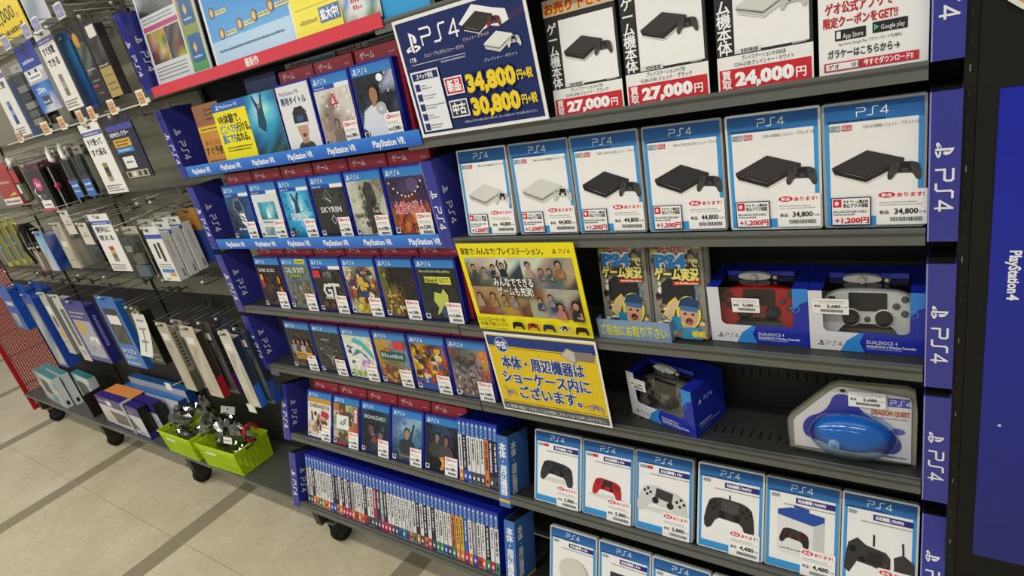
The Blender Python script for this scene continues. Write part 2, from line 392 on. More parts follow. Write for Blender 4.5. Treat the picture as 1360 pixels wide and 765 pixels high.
# pegboard wall: three units
BASEZ = -1.268 + CZ; BFRONT = -.062
for k, (x0, x1) in enumerate(((-1.8, -.9), (-2.7, -1.8), (-3.6, -2.7))):
    lab = ('grey panel display unit beside the game shelves, lime baskets on its base', 'grey panel display unit in the middle of the accessory wall', 'grey panel display unit at the far end by the red mesh')[k]
    t = thing('pegboard_unit', lab, 'display unit', ((x0 + x1) / 2, BACK, 0)); ox = -(x0 + x1) / 2
    P = lambda n, m: m.build(n, t, (ox, -BACK, 0))
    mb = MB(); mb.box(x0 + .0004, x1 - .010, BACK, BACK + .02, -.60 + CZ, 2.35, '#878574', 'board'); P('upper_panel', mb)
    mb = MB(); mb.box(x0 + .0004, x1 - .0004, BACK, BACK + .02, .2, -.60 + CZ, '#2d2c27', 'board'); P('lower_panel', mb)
    mb = MB(); mb.box(x0 + .0004, x0 + .014, BACK - .006, BACK + .015, .12, 2.35, '#23231f', 'metal'); P('upright', mb)
    mb = MB(); xl = x0 + (.0006 if k < 2 else -.06)
    mb.box(xl, x1 - .001, BFRONT, BACK, BASEZ - .012, BASEZ, '#5a5b55', 'metal'); mb.box(xl, x1 - .001, BFRONT - .004, BFRONT, BASEZ - .012, BASEZ, '#74756d', 'metal'); P('base_shelf', mb)
    mb = MB(); mb.box(x0 + .001, x0 + .04, -.04, BACK + .02, .106, BASEZ - .014, '#2b2b27', 'metal'); P('base_foot', mb)
    for zz in (.40, .10, -.170, -.500):
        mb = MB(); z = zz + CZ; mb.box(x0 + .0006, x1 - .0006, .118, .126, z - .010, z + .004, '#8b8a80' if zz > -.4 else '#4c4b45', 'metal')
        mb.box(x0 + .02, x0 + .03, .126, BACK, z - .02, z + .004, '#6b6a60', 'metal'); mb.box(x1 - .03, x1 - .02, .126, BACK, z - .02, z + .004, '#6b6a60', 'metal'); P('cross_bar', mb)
    for cx in ((), (x1 - .033,), (x1 - .033, x0 + .04))[k]:
        c = caster(t, cx, .0); c.location = (ox, -BACK, 0)
# thin rail that carries the brown price tags
t = thing('price_rail', 'thin pale rail with brown price tags across the upper accessory wall', 'rail', (-1.3, -.05, .072 + CZ))
mb = MB(); mb.tube([(-.62, 0, 0), (.47, 0, 0)], .0028, '#c9c7ba', 'metal'); mb.build('rod', t)
for xx in (-.54, .02, .36):
    mb = MB(); mb.tube([(xx, 0, 0), (xx, .196, .012)], .0028, '#b9b7aa', 'metal'); mb.build('arm', t)
# red perforated end panel
def mesh_material():
    m = bpy.data.materials.new('perforated_red'); m.use_nodes = True; nt = m.node_tree; N = nt.nodes; L = nt.links; b = N['Principled BSDF']
    b.inputs['Base Color'].default_value = C('#b03a38'); b.inputs['Roughness'].default_value = .45
    tc = N.new('ShaderNodeTexCoord'); sp = N.new('ShaderNodeSeparateXYZ'); L.new(tc.outputs['Object'], sp.inputs[0])
    def mth(op, a, v=None):
        n = N.new('ShaderNodeMath'); n.operation = op
        for k, q in enumerate((a, v)):
            if q is None: continue
            if hasattr(q, 'links'): L.new(q, n.inputs[k])
            else: n.inputs[k].default_value = q
        return n.outputs[0]
    def cell(o): return mth('SUBTRACT', mth('FLOORED_MODULO', o, .0125), .00625)
    a, c = cell(sp.outputs[1]), cell(sp.outputs[2])
    d = mth('SQRT', mth('ADD', mth('MULTIPLY', a, a), mth('MULTIPLY', c, c)))
    L.new(mth('GREATER_THAN', d, .0039), b.inputs['Alpha'])
    return m
t = thing('mesh_end_panel', 'red perforated metal end panel at the far end of the accessory wall', 'end panel', (-3.672, .15, 0))
mb = MB(); mb.box(-.004, .012, -.21, -.185, .10, 2.1, '#b3121f', 'plastic'); mb.box(-.004, .012, .30, .325, .10, 2.1, '#a3121c', 'plastic'); mb.box(-.004, .012, -.185, .3, .10, .125, '#a3121c', 'plastic'); mb.build('frame', t)
me = bpy.data.meshes.new('mesh_sheet'); me.from_pydata([(0, -.185, .125), (0, .30, .125), (0, .30, 2.1), (0, -.185, 2.1)], [], [(0, 1, 2, 3)]); me.materials.append(mesh_material())
o = bpy.data.objects.new('mesh_sheet', me); COL.objects.link(o); o.parent = t

# ------------------------------------------------------------------ blue end sleeves with the word mark
NAVY = '#383b93'
def sleeve(row, x, label, zoff, h=.188, w=.033, dep=.092, side=1, group='navy sleeves on the shelf ends', txt='ps4', col=NAVY, marks=True):
    t = thing('shelf_end_sleeve', label, 'shelf sleeve', place(row, x, -.006, zoff), (rotx(row, 0), 0, 0), group)
    mb = MB(); mb.prism([(0, 0), (w, 0), (w, h), (0, h)], 0, dep, col, 'gloss', cap=True)
    # closed top; dark sheet paints in the shade of a hollow
    mb.face([(.002, .002, h + .0004), (w - .002, .002, h + .0004), (w - .002, dep - .002, h + .0004), (.002, dep - .002, h + .0004)], '#121312', 'matte')
    f = mb; f.y = -.0004
    if txt == 'ps4':
        f.rect(.0006, 0, .0022, h, '#8f92c8', 'gloss'); f.up()  # lavender line is a painted highlight along the left front edge
        ps_mark(f, w * .5, h * .63, w * .62, '#e9e9ee', -90, .95); ps4_word(f, w * .52, h * .36, w * .52, '#e9e9ee', -90, .15, .95)
    else:
        f.vtext('本体・周辺機器', w * .5, h * .90, h * .098, '#eef0f2', 1.06, .03); f.rect(0, h * .07, w, h * .11, '#e0b43a', 'gloss')
    s = mb; s.M = Matrix.Translation((w, 0, 0)) @ Matrix.Rotation(R(90), 4, 'Z'); s.y = -.0004
    sw = dep
    if txt == 'ps4':
        ps_mark(s, sw * .25, h * .66, w * .60, '#dfe0ea', -90, .95); ps4_word(s, sw * .25, h * .39, w * .48, '#e9eaf2', -90, .17, .95)
    else:
        s.vtext('本体・周辺機器', sw * .26, h * .90, h * .098, '#e8ecf0', 1.06, .03); s.rect(0, h * .07, sw, h * .11, '#e0b43a', 'gloss')
    s.M = None; mb.build('sleeve_body', t)
    return t
LN = ['top', 'second', 'third', 'fourth', 'fifth', 'sixth', 'bottom']
for k, (r, zo) in enumerate((('L0', -.004), ('L1', -.018), ('L2', -.022), ('L3', -.016), ('L4', -.016), ('L5', -.022), ('L6', -.020))):
    sleeve(r, -.902, 'navy console sleeve on the left end of the %s shelf of game cases' % LN[k], zo, .205 if k == 0 else .19)
sleeve('B', .022, 'navy console sleeve between the taiko-style game and the console cards', -.018, .186, .03, .082).__setitem__('label', 'navy console sleeve at the left end of the six console cards')
BLUE = '#3f6fb4'
sleeve('E', -.0013, 'blue hardware divider with white characters at the end of the nine upright spines', -.030, .182, .0325, .085, txt='jp', col=BLUE, group='blue hardware dividers')
sleeve('F', -.0013, 'blue hardware divider with white characters at the end of the long bottom row of spines', -.012, .182, .0325, .085, txt='jp', col=BLUE, group='blue hardware dividers')
RN = ['beside the download notice', 'at the right end of the six console cards', 'beside the white boxed controller', 'beside the blue blister-packed controller', 'at the right end of the upper controller cards', 'at the right end of the lowest controller cards']
for k, (r, zo) in enumerate((('A', .002), ('B', -.012), ('Cc', -.024), ('D', -.026), ('E', -.014), ('F', -.02))):
    sleeve(r, .868, 'navy console sleeve on the right post %s' % RN[k], zo, .19 if k else .2, .033, .06)

# ------------------------------------------------------------------ right unit: shelf row of six console cards and its relatives
def card(row, x, lab, art, lean=6, w=.1295, h=.172, d=.015, group='pictured shop cards in clear cases', name='display_card', shell='#a9adac', price=None, sx=.55, sy=.006, sw=.058, sh=.052, shear=0, head=True, cat='display card', seed=0, h0=.0026):
    t = thing(name, lab, cat, place(row, x, d, h0), (rotx(row, lean), 0, 0), group)
    mb = MB(); mb.rbox(0, w, 0, .013, 0, h, .004, shell, 'gloss'); mb.build('clear_case', t)
    a = MB(); a.y = -.0005; m = .0035
    a.rect(m, .003, w - m, h - m, '#3d97d6'); a.up(); a.grad(m, h - .0275, w - m, h - m, '#2f74b6', '#1f5290'); a.up()
    a.rect(m + .0055, .016, w - m - .0055, h - .027, '#efeeea'); a.rect(m + .0055, .0135, w - m - .0055, .0165, '#3d97d6'); a.up()
    ps4_word(a, w * .5, h - .0145, .0105, '#eef2f6', 0, .11, 1.05)
    a.scrib(w * .06, w * .62, h - .0262, .0032, '#15335c', seed + 20); a.up()
    art(a, w, h)
    a.build('cover_sheet', t)
    if price:
        p = price_sticker(sw, sh, price, seed); p.build('price_label', t, (w * sx, -.0026, sy))
    return t
def console_card(kind, model, plus=True):
    def f(a, w, h):
        a.rect(w * .075, h - .0375, w * .19, h - .030, '#8d949c'); a.rect(w * .205, h - .0375, w * .30, h - .030, '#c3202c'); a.up()
        a.text('ゲーム機', w * .13, h - .0360, .0042, '#f2f2f2', w=w * .1, al='c'); a.text('純正品', w * .252, h - .0360, .0044, '#fff', w=w * .08, al='c')
        a.text(model, w * .94, h - .0362, .0042, '#6b6b6b', w=w * .53, al='r'); a.up()
        if kind == 'white': console_art(a, w * .15, h * .35, w * .80, '#d5d5cf', '#b9b9b2', '#c3c3bc', '#cdcdc6')
        elif kind == 'pro': console_art(a, w * .13, h * .36, w * .82, '#2f2e2e', '#1f1e1e', '#262525', '#454342', pads=.36)
        elif kind == 'slimwhite': console_art(a, w * .15, h * .34, w * .78, '#dadad4', '#c3c3bc', '#cbcbc4', '#c6c6bf')
        else: console_art(a, w * .10, h * .36, w * .84, '#3a3533', '#292523', '#2f2b29', '#46423f', rot=2)
        a.up(6)
    return f
def plus_tag(t, w):
    a = MB(); W_, H_ = .049, .040
    a.rbox(0, W_, -.0004, 0, 0, H_, .0006, '#1d2a55', 'paper'); a.y = -.0006; a.rect(.0014, .0014, W_ - .0014, H_ - .0014, '#f1f0ec'); a.up()
    a.rect(.0025, H_ * .66, W_ * .27, H_ * .94, '#c8232f'); a.text('ゲオ ゲーム機本体', W_ * .31, H_ * .80, .0036, '#222', w=W_ * .62, bold=.03)
    a.text('安心プラス保証', W_ * .31, H_ * .65, .0046, '#1c1c1c', w=W_ * .62, bold=.03)
    a.rect(.0025, H_ * .54, W_ - .0025, H_ * .545, '#333'); a.scrib(.003, W_ - .004, H_ * .46, .0026, '#555', 4); a.scrib(.003, W_ * .6, H_ * .37, .0026, '#555', 6); a.up()
    a.disc(W_ * .15, H_ * .8, W_ * .055, H_ * .08, '#f6dada'); a.text('+1,200円', W_ * .1, H_ * .1, .0072, '#cf1f2a', w=W_ * .84, bold=.04)
    a.build('warranty_label', t, (w * .075, -.0024, .004))
B6 = [(.083, 'white', '44,800', 'PS4Pro CUH-7000BB02 ホワイト 1TB', 'white console picture card, narrow first of six beside the navy sleeve', 9),
      (.215, 'white', '44,800', 'PS4Pro CUH-7000BB02 ホワイト 1TB', 'white console picture card second from the navy sleeve in the row of six', 6.5),
      (.3465, 'pro', '44,800', 'PS4 Pro 1TB CUH-7100 ジェット・ブラック', 'black stepped console picture card, just right of the two white console cards', 6.5),
      (.480, 'pro', '44,800', 'PS4 Pro 1TB CUH-7100 ジェット・ブラック', 'black stepped console picture card with dark gap on its right', 7.5),
      (.6145, 'slim', '34,800', 'CUH-2100BB01 ジェット・ブラック 1TB', 'flat black console picture card in white-edged case, fifth of six', 6),
      (.746, 'slim', '34,800', 'CUH-2100BB01 ジェット・ブラック 1TB', 'flat black console picture card at the right end beside the post sleeve', 3)]
for k, (x, kind, pr, model, lab, ln) in enumerate(B6):
    w = (.122, .129, .129, .129, .129, .1195)[k]
    t = card('B', x, lab, console_card(kind, model), ln, w, .172, .013, 'six console picture cards', 'console_card', '#d9dcd8' if k in (0, 4) else '#9ea2a2', pr, .535, .004, .058, .048, seed=k)
    plus_tag(t, w)

# controller cards on the tilted shelf
def purple_tag(a, w, h, txt='対応機種 | PS4'):
    a.rect(w * .42, h - .042, w * .93, h - .0315, '#2e2a78'); a.up(); a.text(txt, w * .45, h - .0392, .005, '#f4f4f8', w=w * .36, bold=.04)
    a.scrib(w * .26, w * .93, h - .048, .0026, '#9a9a98', 8); a.rect(w * .09, h - .0365, w * .20, h - .030, '#9aa09f')
def ctrl_card(col, dark, btn, z=.47, s=.70, red=True, rot=-6):
    def f(a, w, h):
        purple_tag(a, w, h)
        if red: a.rect(w * .21, h - .0365, w * .31, h - .030, '#c9353d')
        a.up(); a.disc(w * .5, h * (z - .13), w * .36, h * .03, '#d6d5d0'); a.up()
        pad_art(a, w * .5, h * z, w * s, col, dark, btn, rot, .95); a.up(4)
    return f
def pro_pad(a, w, h):
    purple_tag(a, w, h, '対応機種 | PS4/PS3'); a.up(); a.line([(w * .5, h * .58), (w * .5, h * .67)], .003, '#2a2726'); a.up()
    pad_art(a, w * .5, h * .46, w * .76, '#35322f', '#4a4744', '#191817', -4, 1.15); a.up(4)
def boxed_pad(a, w, h):
    purple_tag(a, w, h, '対応機種 | PS4/PS3'); a.up()
    a.poly([(w * .18, h * .60), (w * .66, h * .555), (w * .66, h * .16), (w * .18, h * .20)], '#e2e1de'); a.poly([(w * .66, h * .555), (w * .80, h * .62), (w * .80, h * .24), (w * .66, h * .16)], '#c9c9c8')
    a.poly([(w * .18, h * .60), (w * .66, h * .545), (w * .80, h * .61), (w * .80, h * .665), (w * .36, h * .70), (w * .18, h * .655)], '#2a4fa0'); a.up()
    a.poly([(w * .40, h * .70), (w * .40, h * .735), (w * .60, h * .715), (w * .60, h * .68)], '#2b4a93')
    pad_art(a, w * .42, h * .39, w * .40, '#2a2827', '#3a3836', '#6d2420', -8, 1.0); a.scrib(w * .22, w * .6, h * .235, .003, '#777', 3); a.up(3)
def wired_pad(a, w, h):
    purple_tag(a, w, h, '対応機種 | PS4/PS3'); a.up()
    a.line([(w * .44, h * .50), (w * .44, h * .60)], .003, '#2a2726'); a.line([(w * .82, h * .46), (w * .81, h * .575)], .003, '#2a2726')
    a.poly([(w * .06, h * .32), (w * .05, h * .20), (w * .12, h * .165), (w * .22, h * .30), (w * .40, h * .285), (w * .61, h * .255), (w * .66, h * .30), (w * .66, h * .40), (w * .60, h * .45), (w * .34, h * .485), (w * .22, h * .545), (w * .10, h * .48)], '#3a3634')
    a.poly([(w * .72, h * .14), (w * .70, h * .42), (w * .82, h * .47), (w * .96, h * .40), (w * .97, h * .15)], '#3d3936'); a.up()
    a.disc(w * .16, h * .42, w * .055, h * .035, '#181716'); a.disc(w * .29, h * .33, w * .05, h * .03, '#181716'); a.rect(w * .36, h * .31, w * .56, h * .43, '#2c2927'); a.disc(w * .60, h * .32, w * .02, h * .014, '#8a2a22'); a.up(3)
E6 = [(.091, ctrl_card('#34363a', '#232427', '#17181a'), '5,880', 'controller card picturing a black gamepad, first beside the blue divider'),
      (.222, ctrl_card('#b8272b', '#3a2a2c', '#571518', .42, .56), '5,880', 'controller card picturing a red gamepad'),
      (.352, ctrl_card('#cfcfc9', '#3a3a3a', '#26262a', .42, .86, True, -9), '5,880', 'controller card picturing a large white gamepad'),
      (.489, pro_pad, '4,480', 'controller card picturing a black winged gamepad, left of the boxed gamepad card'),
      (.619, boxed_pad, '4,480', 'controller card picturing a gamepad in a blue topped carton'),
      (.749, wired_pad, '4,980', 'controller card picturing a one-handed grip and a dark block, by the post')]
for k, (x, art, pr, lab) in enumerate(E6):
    card('E', x, lab, art, 5, .1285 if k < 5 else .1150, .172, .012, 'controller picture cards', 'controller_card', '#d8dad6' if k in (0, 3, 5) else '#a4a7a6', pr, .50, .0, .058, .05, seed=40 + k)
def drum_art(a, w, h):
    purple_tag(a, w, h); a.up(); a.poly([(w * .3, h * .3), (w * .36, h * .12), (w * .44, h * .12), (w * .42, h * .3)], '#8b3c22'); a.poly([(w * .62, h * .26), (w * .68, h * .08), (w * .76, h * .09), (w * .76, h * .28)], '#8b3c22')
    a.disc(w * .53, h * .42, w * .31, h * .2, '#b9b8a8'); a.up(); a.disc(w * .50, h * .43, w * .29, h * .19, '#d2d1c2'); a.up(); a.line([(w * .10, h * .22), (w * .46, h * .14)], .008, '#d59a2c'); a.up(2)
def dark_pack_art(a, w, h):
    purple_tag(a, w, h); a.up(); a.rect(w * .24, h * .05, w * .72, h * .62, '#34363a'); a.up(); a.mosaic(w * .27, h * .06, w * .69, h * .5, ['abab', 'bcba', 'abcb', 'babc'], {'a': '#25282c', 'b': '#4a5156', 'c': '#7b868a'}); a.scrib(w * .28, w * .68, h * .54, .006, '#cfd2d4', 5); a.up(2)
def blue_pack_art(a, w, h):
    purple_tag(a, w, h); a.up(); a.poly([(w * .12, h * .45), (w * .5, h * .56), (w * .9, h * .44), (w * .9, h * .05), (w * .12, h * .05)], '#2b59a8'); a.up(); a.poly([(w * .5, h * .56), (w * .56, h * .5), (w * .8, h * .46), (w * .72, h * .43), (w * .45, h * .5)], '#dfe3e8'); a.up(2)
for k, (x, art, lab) in enumerate(((.116, drum_art, 'lowest row card picturing a pale drum with two sticks'), (.249, dark_pack_art, 'lowest row card picturing a dark grey packet'),
        (.380, blue_pack_art, 'lowest row card picturing a blue carton'), (.512, ctrl_card('#3a3a3c', '#222', '#111', .42, .7, False), 'lowest row card cut off by the frame below the black winged gamepad'))):
    card('F', x, lab, art, 5, .1285, .172, .012, 'lowest row of picture cards', 'accessory_card', '#c9ccc8', None)

# buy-back cards on the upper shelf
def buy_art(kind, model1, model2, price, head):
    def f(a, w, h):
        a.rect(.0, .0, w, h, '#2b2c2b'); a.up()
        a.rect(w * .20, h * .255, w * .965, h * .815, '#efefeb'); a.rect(0, 0, w, h * .235, '#ecebe6'); a.up()
        a.vtext('ゲーム機本体', w * .095, h * .80, h * .088, '#f2f2f0', 1.05, .02)
        a.rect(w * .02, 0, w * .98, h * .145, '#c9252f'); a.up()
        a.text(model1, w * .5, h * .198, h * .027, '#2a2a2a', w=w * .46, al='c', bold=.01); a.text(model2, w * .5, h * .158, h * .027, '#2a2a2a', w=w * .62, al='c', bold=.01)
        a.text('買', w * .05, h * .08, h * .05, '#f6f3ef', bold=.03); a.text('取', w * .05, h * .015, h * .05, '#f6f3ef', bold=.03)
        a.text(price, w * .19, h * .028, h * .088, '#f8f6f2', w=w * .62, bold=.06); a.text('円', w * .83, h * .03, h * .055, '#f8f6f2', bold=.03)
        a.rect(w * .2, h * .243, w * .48, h * .275, '#dcdcd8'); a.up()
        r = random.Random(3); x = w * .27
        while x < w * .45: b = w * r.uniform(.006, .014); a.rect(x, h * .246, x + b, h * .272, '#222'); x += b * 1.8
        a.scrib(w * .80, w * .94, h * .245, .003, '#cfcfcb', 2)
        if head:
            a.rect(w * .0, h * .86, w, h, '#cdb9a4'); a.up(); a.text('お売り下さい!!', w * .03, h * .885, h * .075, '#f2c21c', w=w * .94, bold=.1); a.up(); a.text('お売り下さい!!', w * .03, h * .885, h * .075, '#c5281e', w=w * .94, bold=.03)
        if kind == 'slim': console_art(a, w * .25, h * .44, w * .66, '#3d3936', '#2c2927', '#322e2c', '#4a4542', rot=3)
        else: console_art(a, w * .24, h * .45, w * .70, '#d3d3cd', '#bdbdb6', '#c5c5be', '#c2c2bb', rot=3)
    return f
def app_art(a, w, h):
    a.rect(0, 0, w, h, '#efeeea'); a.up(); a.rect(w * .13, h * .47, w * .80, h, '#cc2631'); a.up()
    a.text('2,500', w * .17, h * .53, h * .12, '#fbf6f2', w=w * .5, bold=.06); a.disc(w * .82, h * .455, w * .105, h * .065, '#c9303a'); a.up()
    for k, q in enumerate(('もちろん', 'ガラケー', 'でも使える')): a.text(q, w * .82, h * (.475 - .03 * k), h * .021, '#fff', w=w * .15, al='c', bold=.02)
    a.text('ゲオ公式アプリで', w * .07, h * .375, h * .056, '#bb2530', w=w * .62, bold=.03); a.text('限定クーポンをGET!!', w * .05, h * .295, h * .05, '#bb2530', w=w * .68, bold=.03)
    a.rect(w * .16, h * .205, w * .45, h * .27, '#252526'); a.rect(w * .51, h * .215, w * .82, h * .28, '#252526'); a.up()
    a.text('App Store', w * .235, h * .215, h * .032, '#f0f0f0', w=w * .19); a.text('Google play', w * .585, h * .23, h * .03, '#f0f0f0', w=w * .21); a.rect(w * .175, h * .217, w * .215, h * .262, '#e8e8e8')
    a.poly([(w * .525, h * .23), (w * .525, h * .268), (w * .57, h * .249)], '#58b0a0')
    a.text('App Store, Google Play でダウンロード可(無料)', w * .19, h * .175, h * .017, '#555', w=w * .58)
    a.text('ガラケーはこちらから→', w * .09, h * .105, h * .042, '#2b2b2b', w=w * .66, bold=.02)
    a.rect(w * .05, h * .02, w * .92, h * .075, '#c9303a'); a.up(); a.rect(w * .07, h * .028, w * .38, h * .067, '#f2f0ec'); a.up(); a.text('ゲオ', w * .09, h * .034, h * .026, '#333', bold=.02); a.text('検索', w * .31, h * .034, h * .024, '#555')
    a.text('今すぐダウンロード!!', w * .43, h * .032, h * .032, '#f8f3f0', w=w * .44, bold=.03)
def poster_card(x, lab, art, w, h, lean=7.5, sh='#26282a'):
    t = thing('buyback_card' if 'buy' in lab else 'notice_card', lab, 'price card', place('A', x, .012, .0018), (rotx('A', lean), 0, 0), 'price cards on the upper shelf')
    mb = MB(); mb.rbox(0, w, 0, .004, 0, h, .002, sh, 'gloss'); mb.build('card_holder', t)
    a = MB(); a.y = -.0006; art(a, w, h); a.build('printed_sheet', t)
BM = ('プレイステーション4 1TB', 'CUH-2100 ジェット・ブラック')
poster_card(.344, 'black buy-back price card with orange heading, beside the navy poster', buy_art('slim', *BM, '27,000', True), .126, .180)
poster_card(.4765, 'black buy-back price card between the headed card and the white console card', buy_art('slim', *BM, '27,000', False), .128, .192)
poster_card(.617, 'buy-back price card picturing a white console, priced 24,000', buy_art('white', 'プレイステーション4 500GB', 'CUH-2100 グレイシャー・ホワイト', '24,000', False), .124, .192)
poster_card(.7475, 'white notice card with red writing about downloading an app', app_art, .118, .195, 6, '#c9cac7')

# posters hung on the shelf fronts
def hung(name, lab, cat, x0, x1, z0, z1, art, border='#efeee9', tilt=0, y=-.0085):
    w, h = x1 - x0, z1 - z0
    t = thing(name, lab, cat, (x0, y, z0 + CZ), (R(tilt), 0, 0))
    mb = MB(); mb.box(0, w, 0, .0015, 0, h, border, 'gloss'); mb.y = -.0004; art(mb, w, h); mb.build('board', t)
    return t
def navy_art(a, w, h):
    m = .006; a.rect(m, m, w - m, h - m, '#1f2c63', 'gloss'); a.up()
    a.poly([(m, h * .60), (w * .35, h * .66), (w * .7, h * .74), (w - m, h * .86), (w - m, h * .80), (w * .6, h * .70), (w * .25, h * .635), (m, h * .59)], '#3d2c58'); a.up()
    ps_mark(a, w * .125, h * .80, h * .17, '#f4f4f6', 0, 1); ps4_word(a, w * .36, h * .825, h * .125, '#f4f4f6', 0, .13, 1.0)
    a.text('1TB', w * .075, h * .645, h * .035, '#f2f2f4', bold=.02); a.text('ジェット・ブラック/グレイシャー・ホワイト', w * .2, h * .66, h * .028, '#e6e6ea', w=w * .32, bold=.01)
    a.rect(w * .075, h * .618, w * .52, h * .622, '#e8e8ec'); a.scrib(w * .32, w * .52, h * .59, h * .017, '#b9bcd0', 2)
    # picture of a black and of a white console
    a.poly([(w * .52, h * .84), (w * .64, h * .955), (w * .78, h * .89), (w * .86, h * .86), (w * .87, h * .78), (w * .80, h * .75), (w * .74, h * .77), (w * .64, h * .74)], '#f0f0f0'); a.up()
    console_art(a, w * .545, h * .735, w * .27, '#3a3034', '#2a2226', '#30282b', '#7b3a3e', rot=2)
    console_art(a, w * .67, h * .57, w * .25, '#e4e4de', '#c9c9c2', '#d2d2cb', '#d6d6d0', rot=2)
    a.text('ジェット・ブラック', w * .53, h * .71, h * .022, '#dadde6'); a.text('グレイシャー・ホワイト', w * .65, h * .52, h * .022, '#dadde6')
    a.rect(w * .05, h * .05, w * .285, h * .565, '#e9ebf0'); a.up(); a.rect(w * .06, h * .49, w * .275, h * .55, '#1f2c63'); a.up(); a.text('スペック情報', w * .165, h * .502, h * .036, '#f2f2f5', al='c', w=w * .14, bold=.02)
    for k in range(5):
        z = h * (.40 - .085 * k); a.rect(w * .065, z, w * .105, z + h * .06, '#26346e'); a.scrib(w * .115, w * (.14 + .12 * (k % 3) / 2 + .02), z + h * .035, h * .012, '#888', k); a.scrib(w * .115, w * .2, z + h * .012, h * .012, '#999', k + 9)
    for z, tx, col, pr in ((.325, '新品', '#c8323a', '34,800'), (.135, '中古', '#3a3d42', '30,800')):
        a.rect(w * .31, h * (z - .005), w * .455, h * (z + .14), '#eeeef0'); a.up(); a.rect(w * .318, h * (z + .006), w * .447, h * (z + .129), col); a.up()
        a.text(tx, w * .3825, h * (z + .03), h * .075, '#f6f6f6', w=w * .1, al='c', bold=.04)
        a.text(pr, w * .48, h * (z - .005), h * .135, '#1b2452', w=w * .365, bold=.13); a.up(); a.text(pr, w * .48, h * (z - .005), h * .135, '#f0d22e', w=w * .365, bold=.06); a.text('円+税', w * .855, h * (z + .02), h * .06, '#f0d22e', w=w * .105, bold=.03)
    a.text('※新品および中古の台数には限りがあります。詳しくは売場スタッフまでお問い合わせ下さい。', w * .4, h * .075, h * .016, '#cfd3e4', w=w * .55)
hung('price_poster', 'navy landscape poster with yellow prices hung from the upper shelf edge', 'poster', .052, .342, -.128, .083, navy_art, tilt=0)
def family_art(a, w, h):
    a.rect(0, 0, w, h, '#f0e01e'); a.up()
    a.text('家族で! みんなで! プレイステーション。', w * .03, h * .885, h * .06, '#3a340f', w=w * .72, bold=.02); ps_mark(a, w * .84, h * .915, h * .05, '#4a4420'); ps4_word(a, w * .92, h * .915, h * .035, '#4a4420')
    x0, x1, z0, z1 = w * .04, w * .965, h * .19, h * .85; xm, zm = w * .54, h * .52
    a.mosaic(x0, zm, xm, z1, ['gggghhhh', 'dggghhhk', 'dddbhhkk', 'kkddbbkk', 'kkkdbddk'], {'g': '#b9b6a8', 'h': '#cbc7ba', 'd': '#6b6a55', 'k': '#3a3c42', 'b': '#5a616b'}, jit=.25, seed=2)
    a.mosaic(xm, zm, x1, z1, ['wwwwshhs', 'wwwshhss', 'wwshhsss', 'ddddbbsk', 'kddbbbkk'], {'w': '#c9c5ba', 's': '#a99a80', 'h': '#8c8b80', 'd': '#7c7a70', 'k': '#45433f', 'b': '#5c6a66'}, jit=.2, seed=3)
    a.mosaic(x0, z0, xm, zm, ['tttttuuu', 'tttttuuu', 'suuttttu', 'srrsytvu', 'vvrryyvv'], {'t': '#a58a5c', 'u': '#7b6242', 's': '#9a7a68', 'r': '#7a4538', 'y': '#b08a35', 'v': '#5f3b30'}, jit=.2, seed=4)
    a.mosaic(xm, z0, x1, zm, ['oooggggg', 'oooggggd', 'cccbbgkk', 'cccbbrrk', 'ccccbrrt'], {'o': '#8b6648', 'g': '#a8a297', 'd': '#4f463a', 'c': '#a79c86', 'b': '#3f4c66', 'r': '#9a6a5c', 'k': '#3a3430', 't': '#7a5a32'}, jit=.2, seed=5)
    a.up()
    def figure(cx, cz, s, shirt, arm=0, hair='#231c18', skin='#b98a68'):
        a.poly([(cx - s * .62, cz - s * 1.75), (cx + s * .66, cz - s * 1.75), (cx + s * .58, cz - s * .75), (cx + s * .25, cz - s * .42), (cx - s * .25, cz - s * .42), (cx - s * .58, cz - s * .8)], shirt)
        if arm: a.line([(cx - s * .5, cz - s * .8), (cx - s * .85, cz + s * .2), (cx - s * .55, cz + s * .85)], s * .24, skin if arm == 1 else shirt); a.line([(cx + s * .5, cz - s * .8), (cx + s * .95, cz + s * .1), (cx + s * .8, cz + s * .8)], s * .24, skin if arm == 1 else shirt)
        else: a.line([(cx + s * .45, cz - s * .85), (cx + s * .5, cz - s * 1.35), (cx + s * .05, cz - s * 1.3)], s * .22, skin)
        a.up(); a.disc(cx, cz + s * .12, s * .44, s * .5, hair, n=12); a.up(.5); a.disc(cx + s * .04, cz - s * .05, s * .33, s * .40, skin, n=12); a.up(.5)
        a.disc(cx - s * .08, cz + s * .0, s * .05, s * .05, '#2a211c', n=6); a.disc(cx + s * .17, cz + s * .0, s * .05, s * .05, '#2a211c', n=6); a.disc(cx + s * .05, cz - s * .24, s * .13, s * .05, '#8a4a3c', n=8); a.up(.5)
    s = w * .052
    for q in ((.11, .74, .95, '#3a4a3e', 1), (.20, .71, .85, '#8f8a80', 0), (.29, .74, .95, '#2a2f3a', 0), (.375, .76, .95, '#252a35', 2),
              (.60, .77, 1.05, '#a89c86', 0), (.70, .71, .82, '#56646a', 0), (.77, .71, .85, '#3c5c4a', 0), (.85, .78, 1.15, '#8b6a42', 0),
              (.10, .42, 1.0, '#a58a78', 0), (.225, .42, 1.05, '#96763c', 0), (.33, .41, .8, '#8a6a52', 0), (.41, .42, .95, '#7f8088', 0),
              (.64, .40, .9, '#2f4468', 0), (.735, .44, .85, '#7d7590', 0), (.80, .34, 1.1, '#b4776c', 0), (.925, .36, 1.35, '#2b2a2e', 0)):
        figure(w * q[0], h * q[1], s * q[2], q[3], q[4])
    a.up(6)
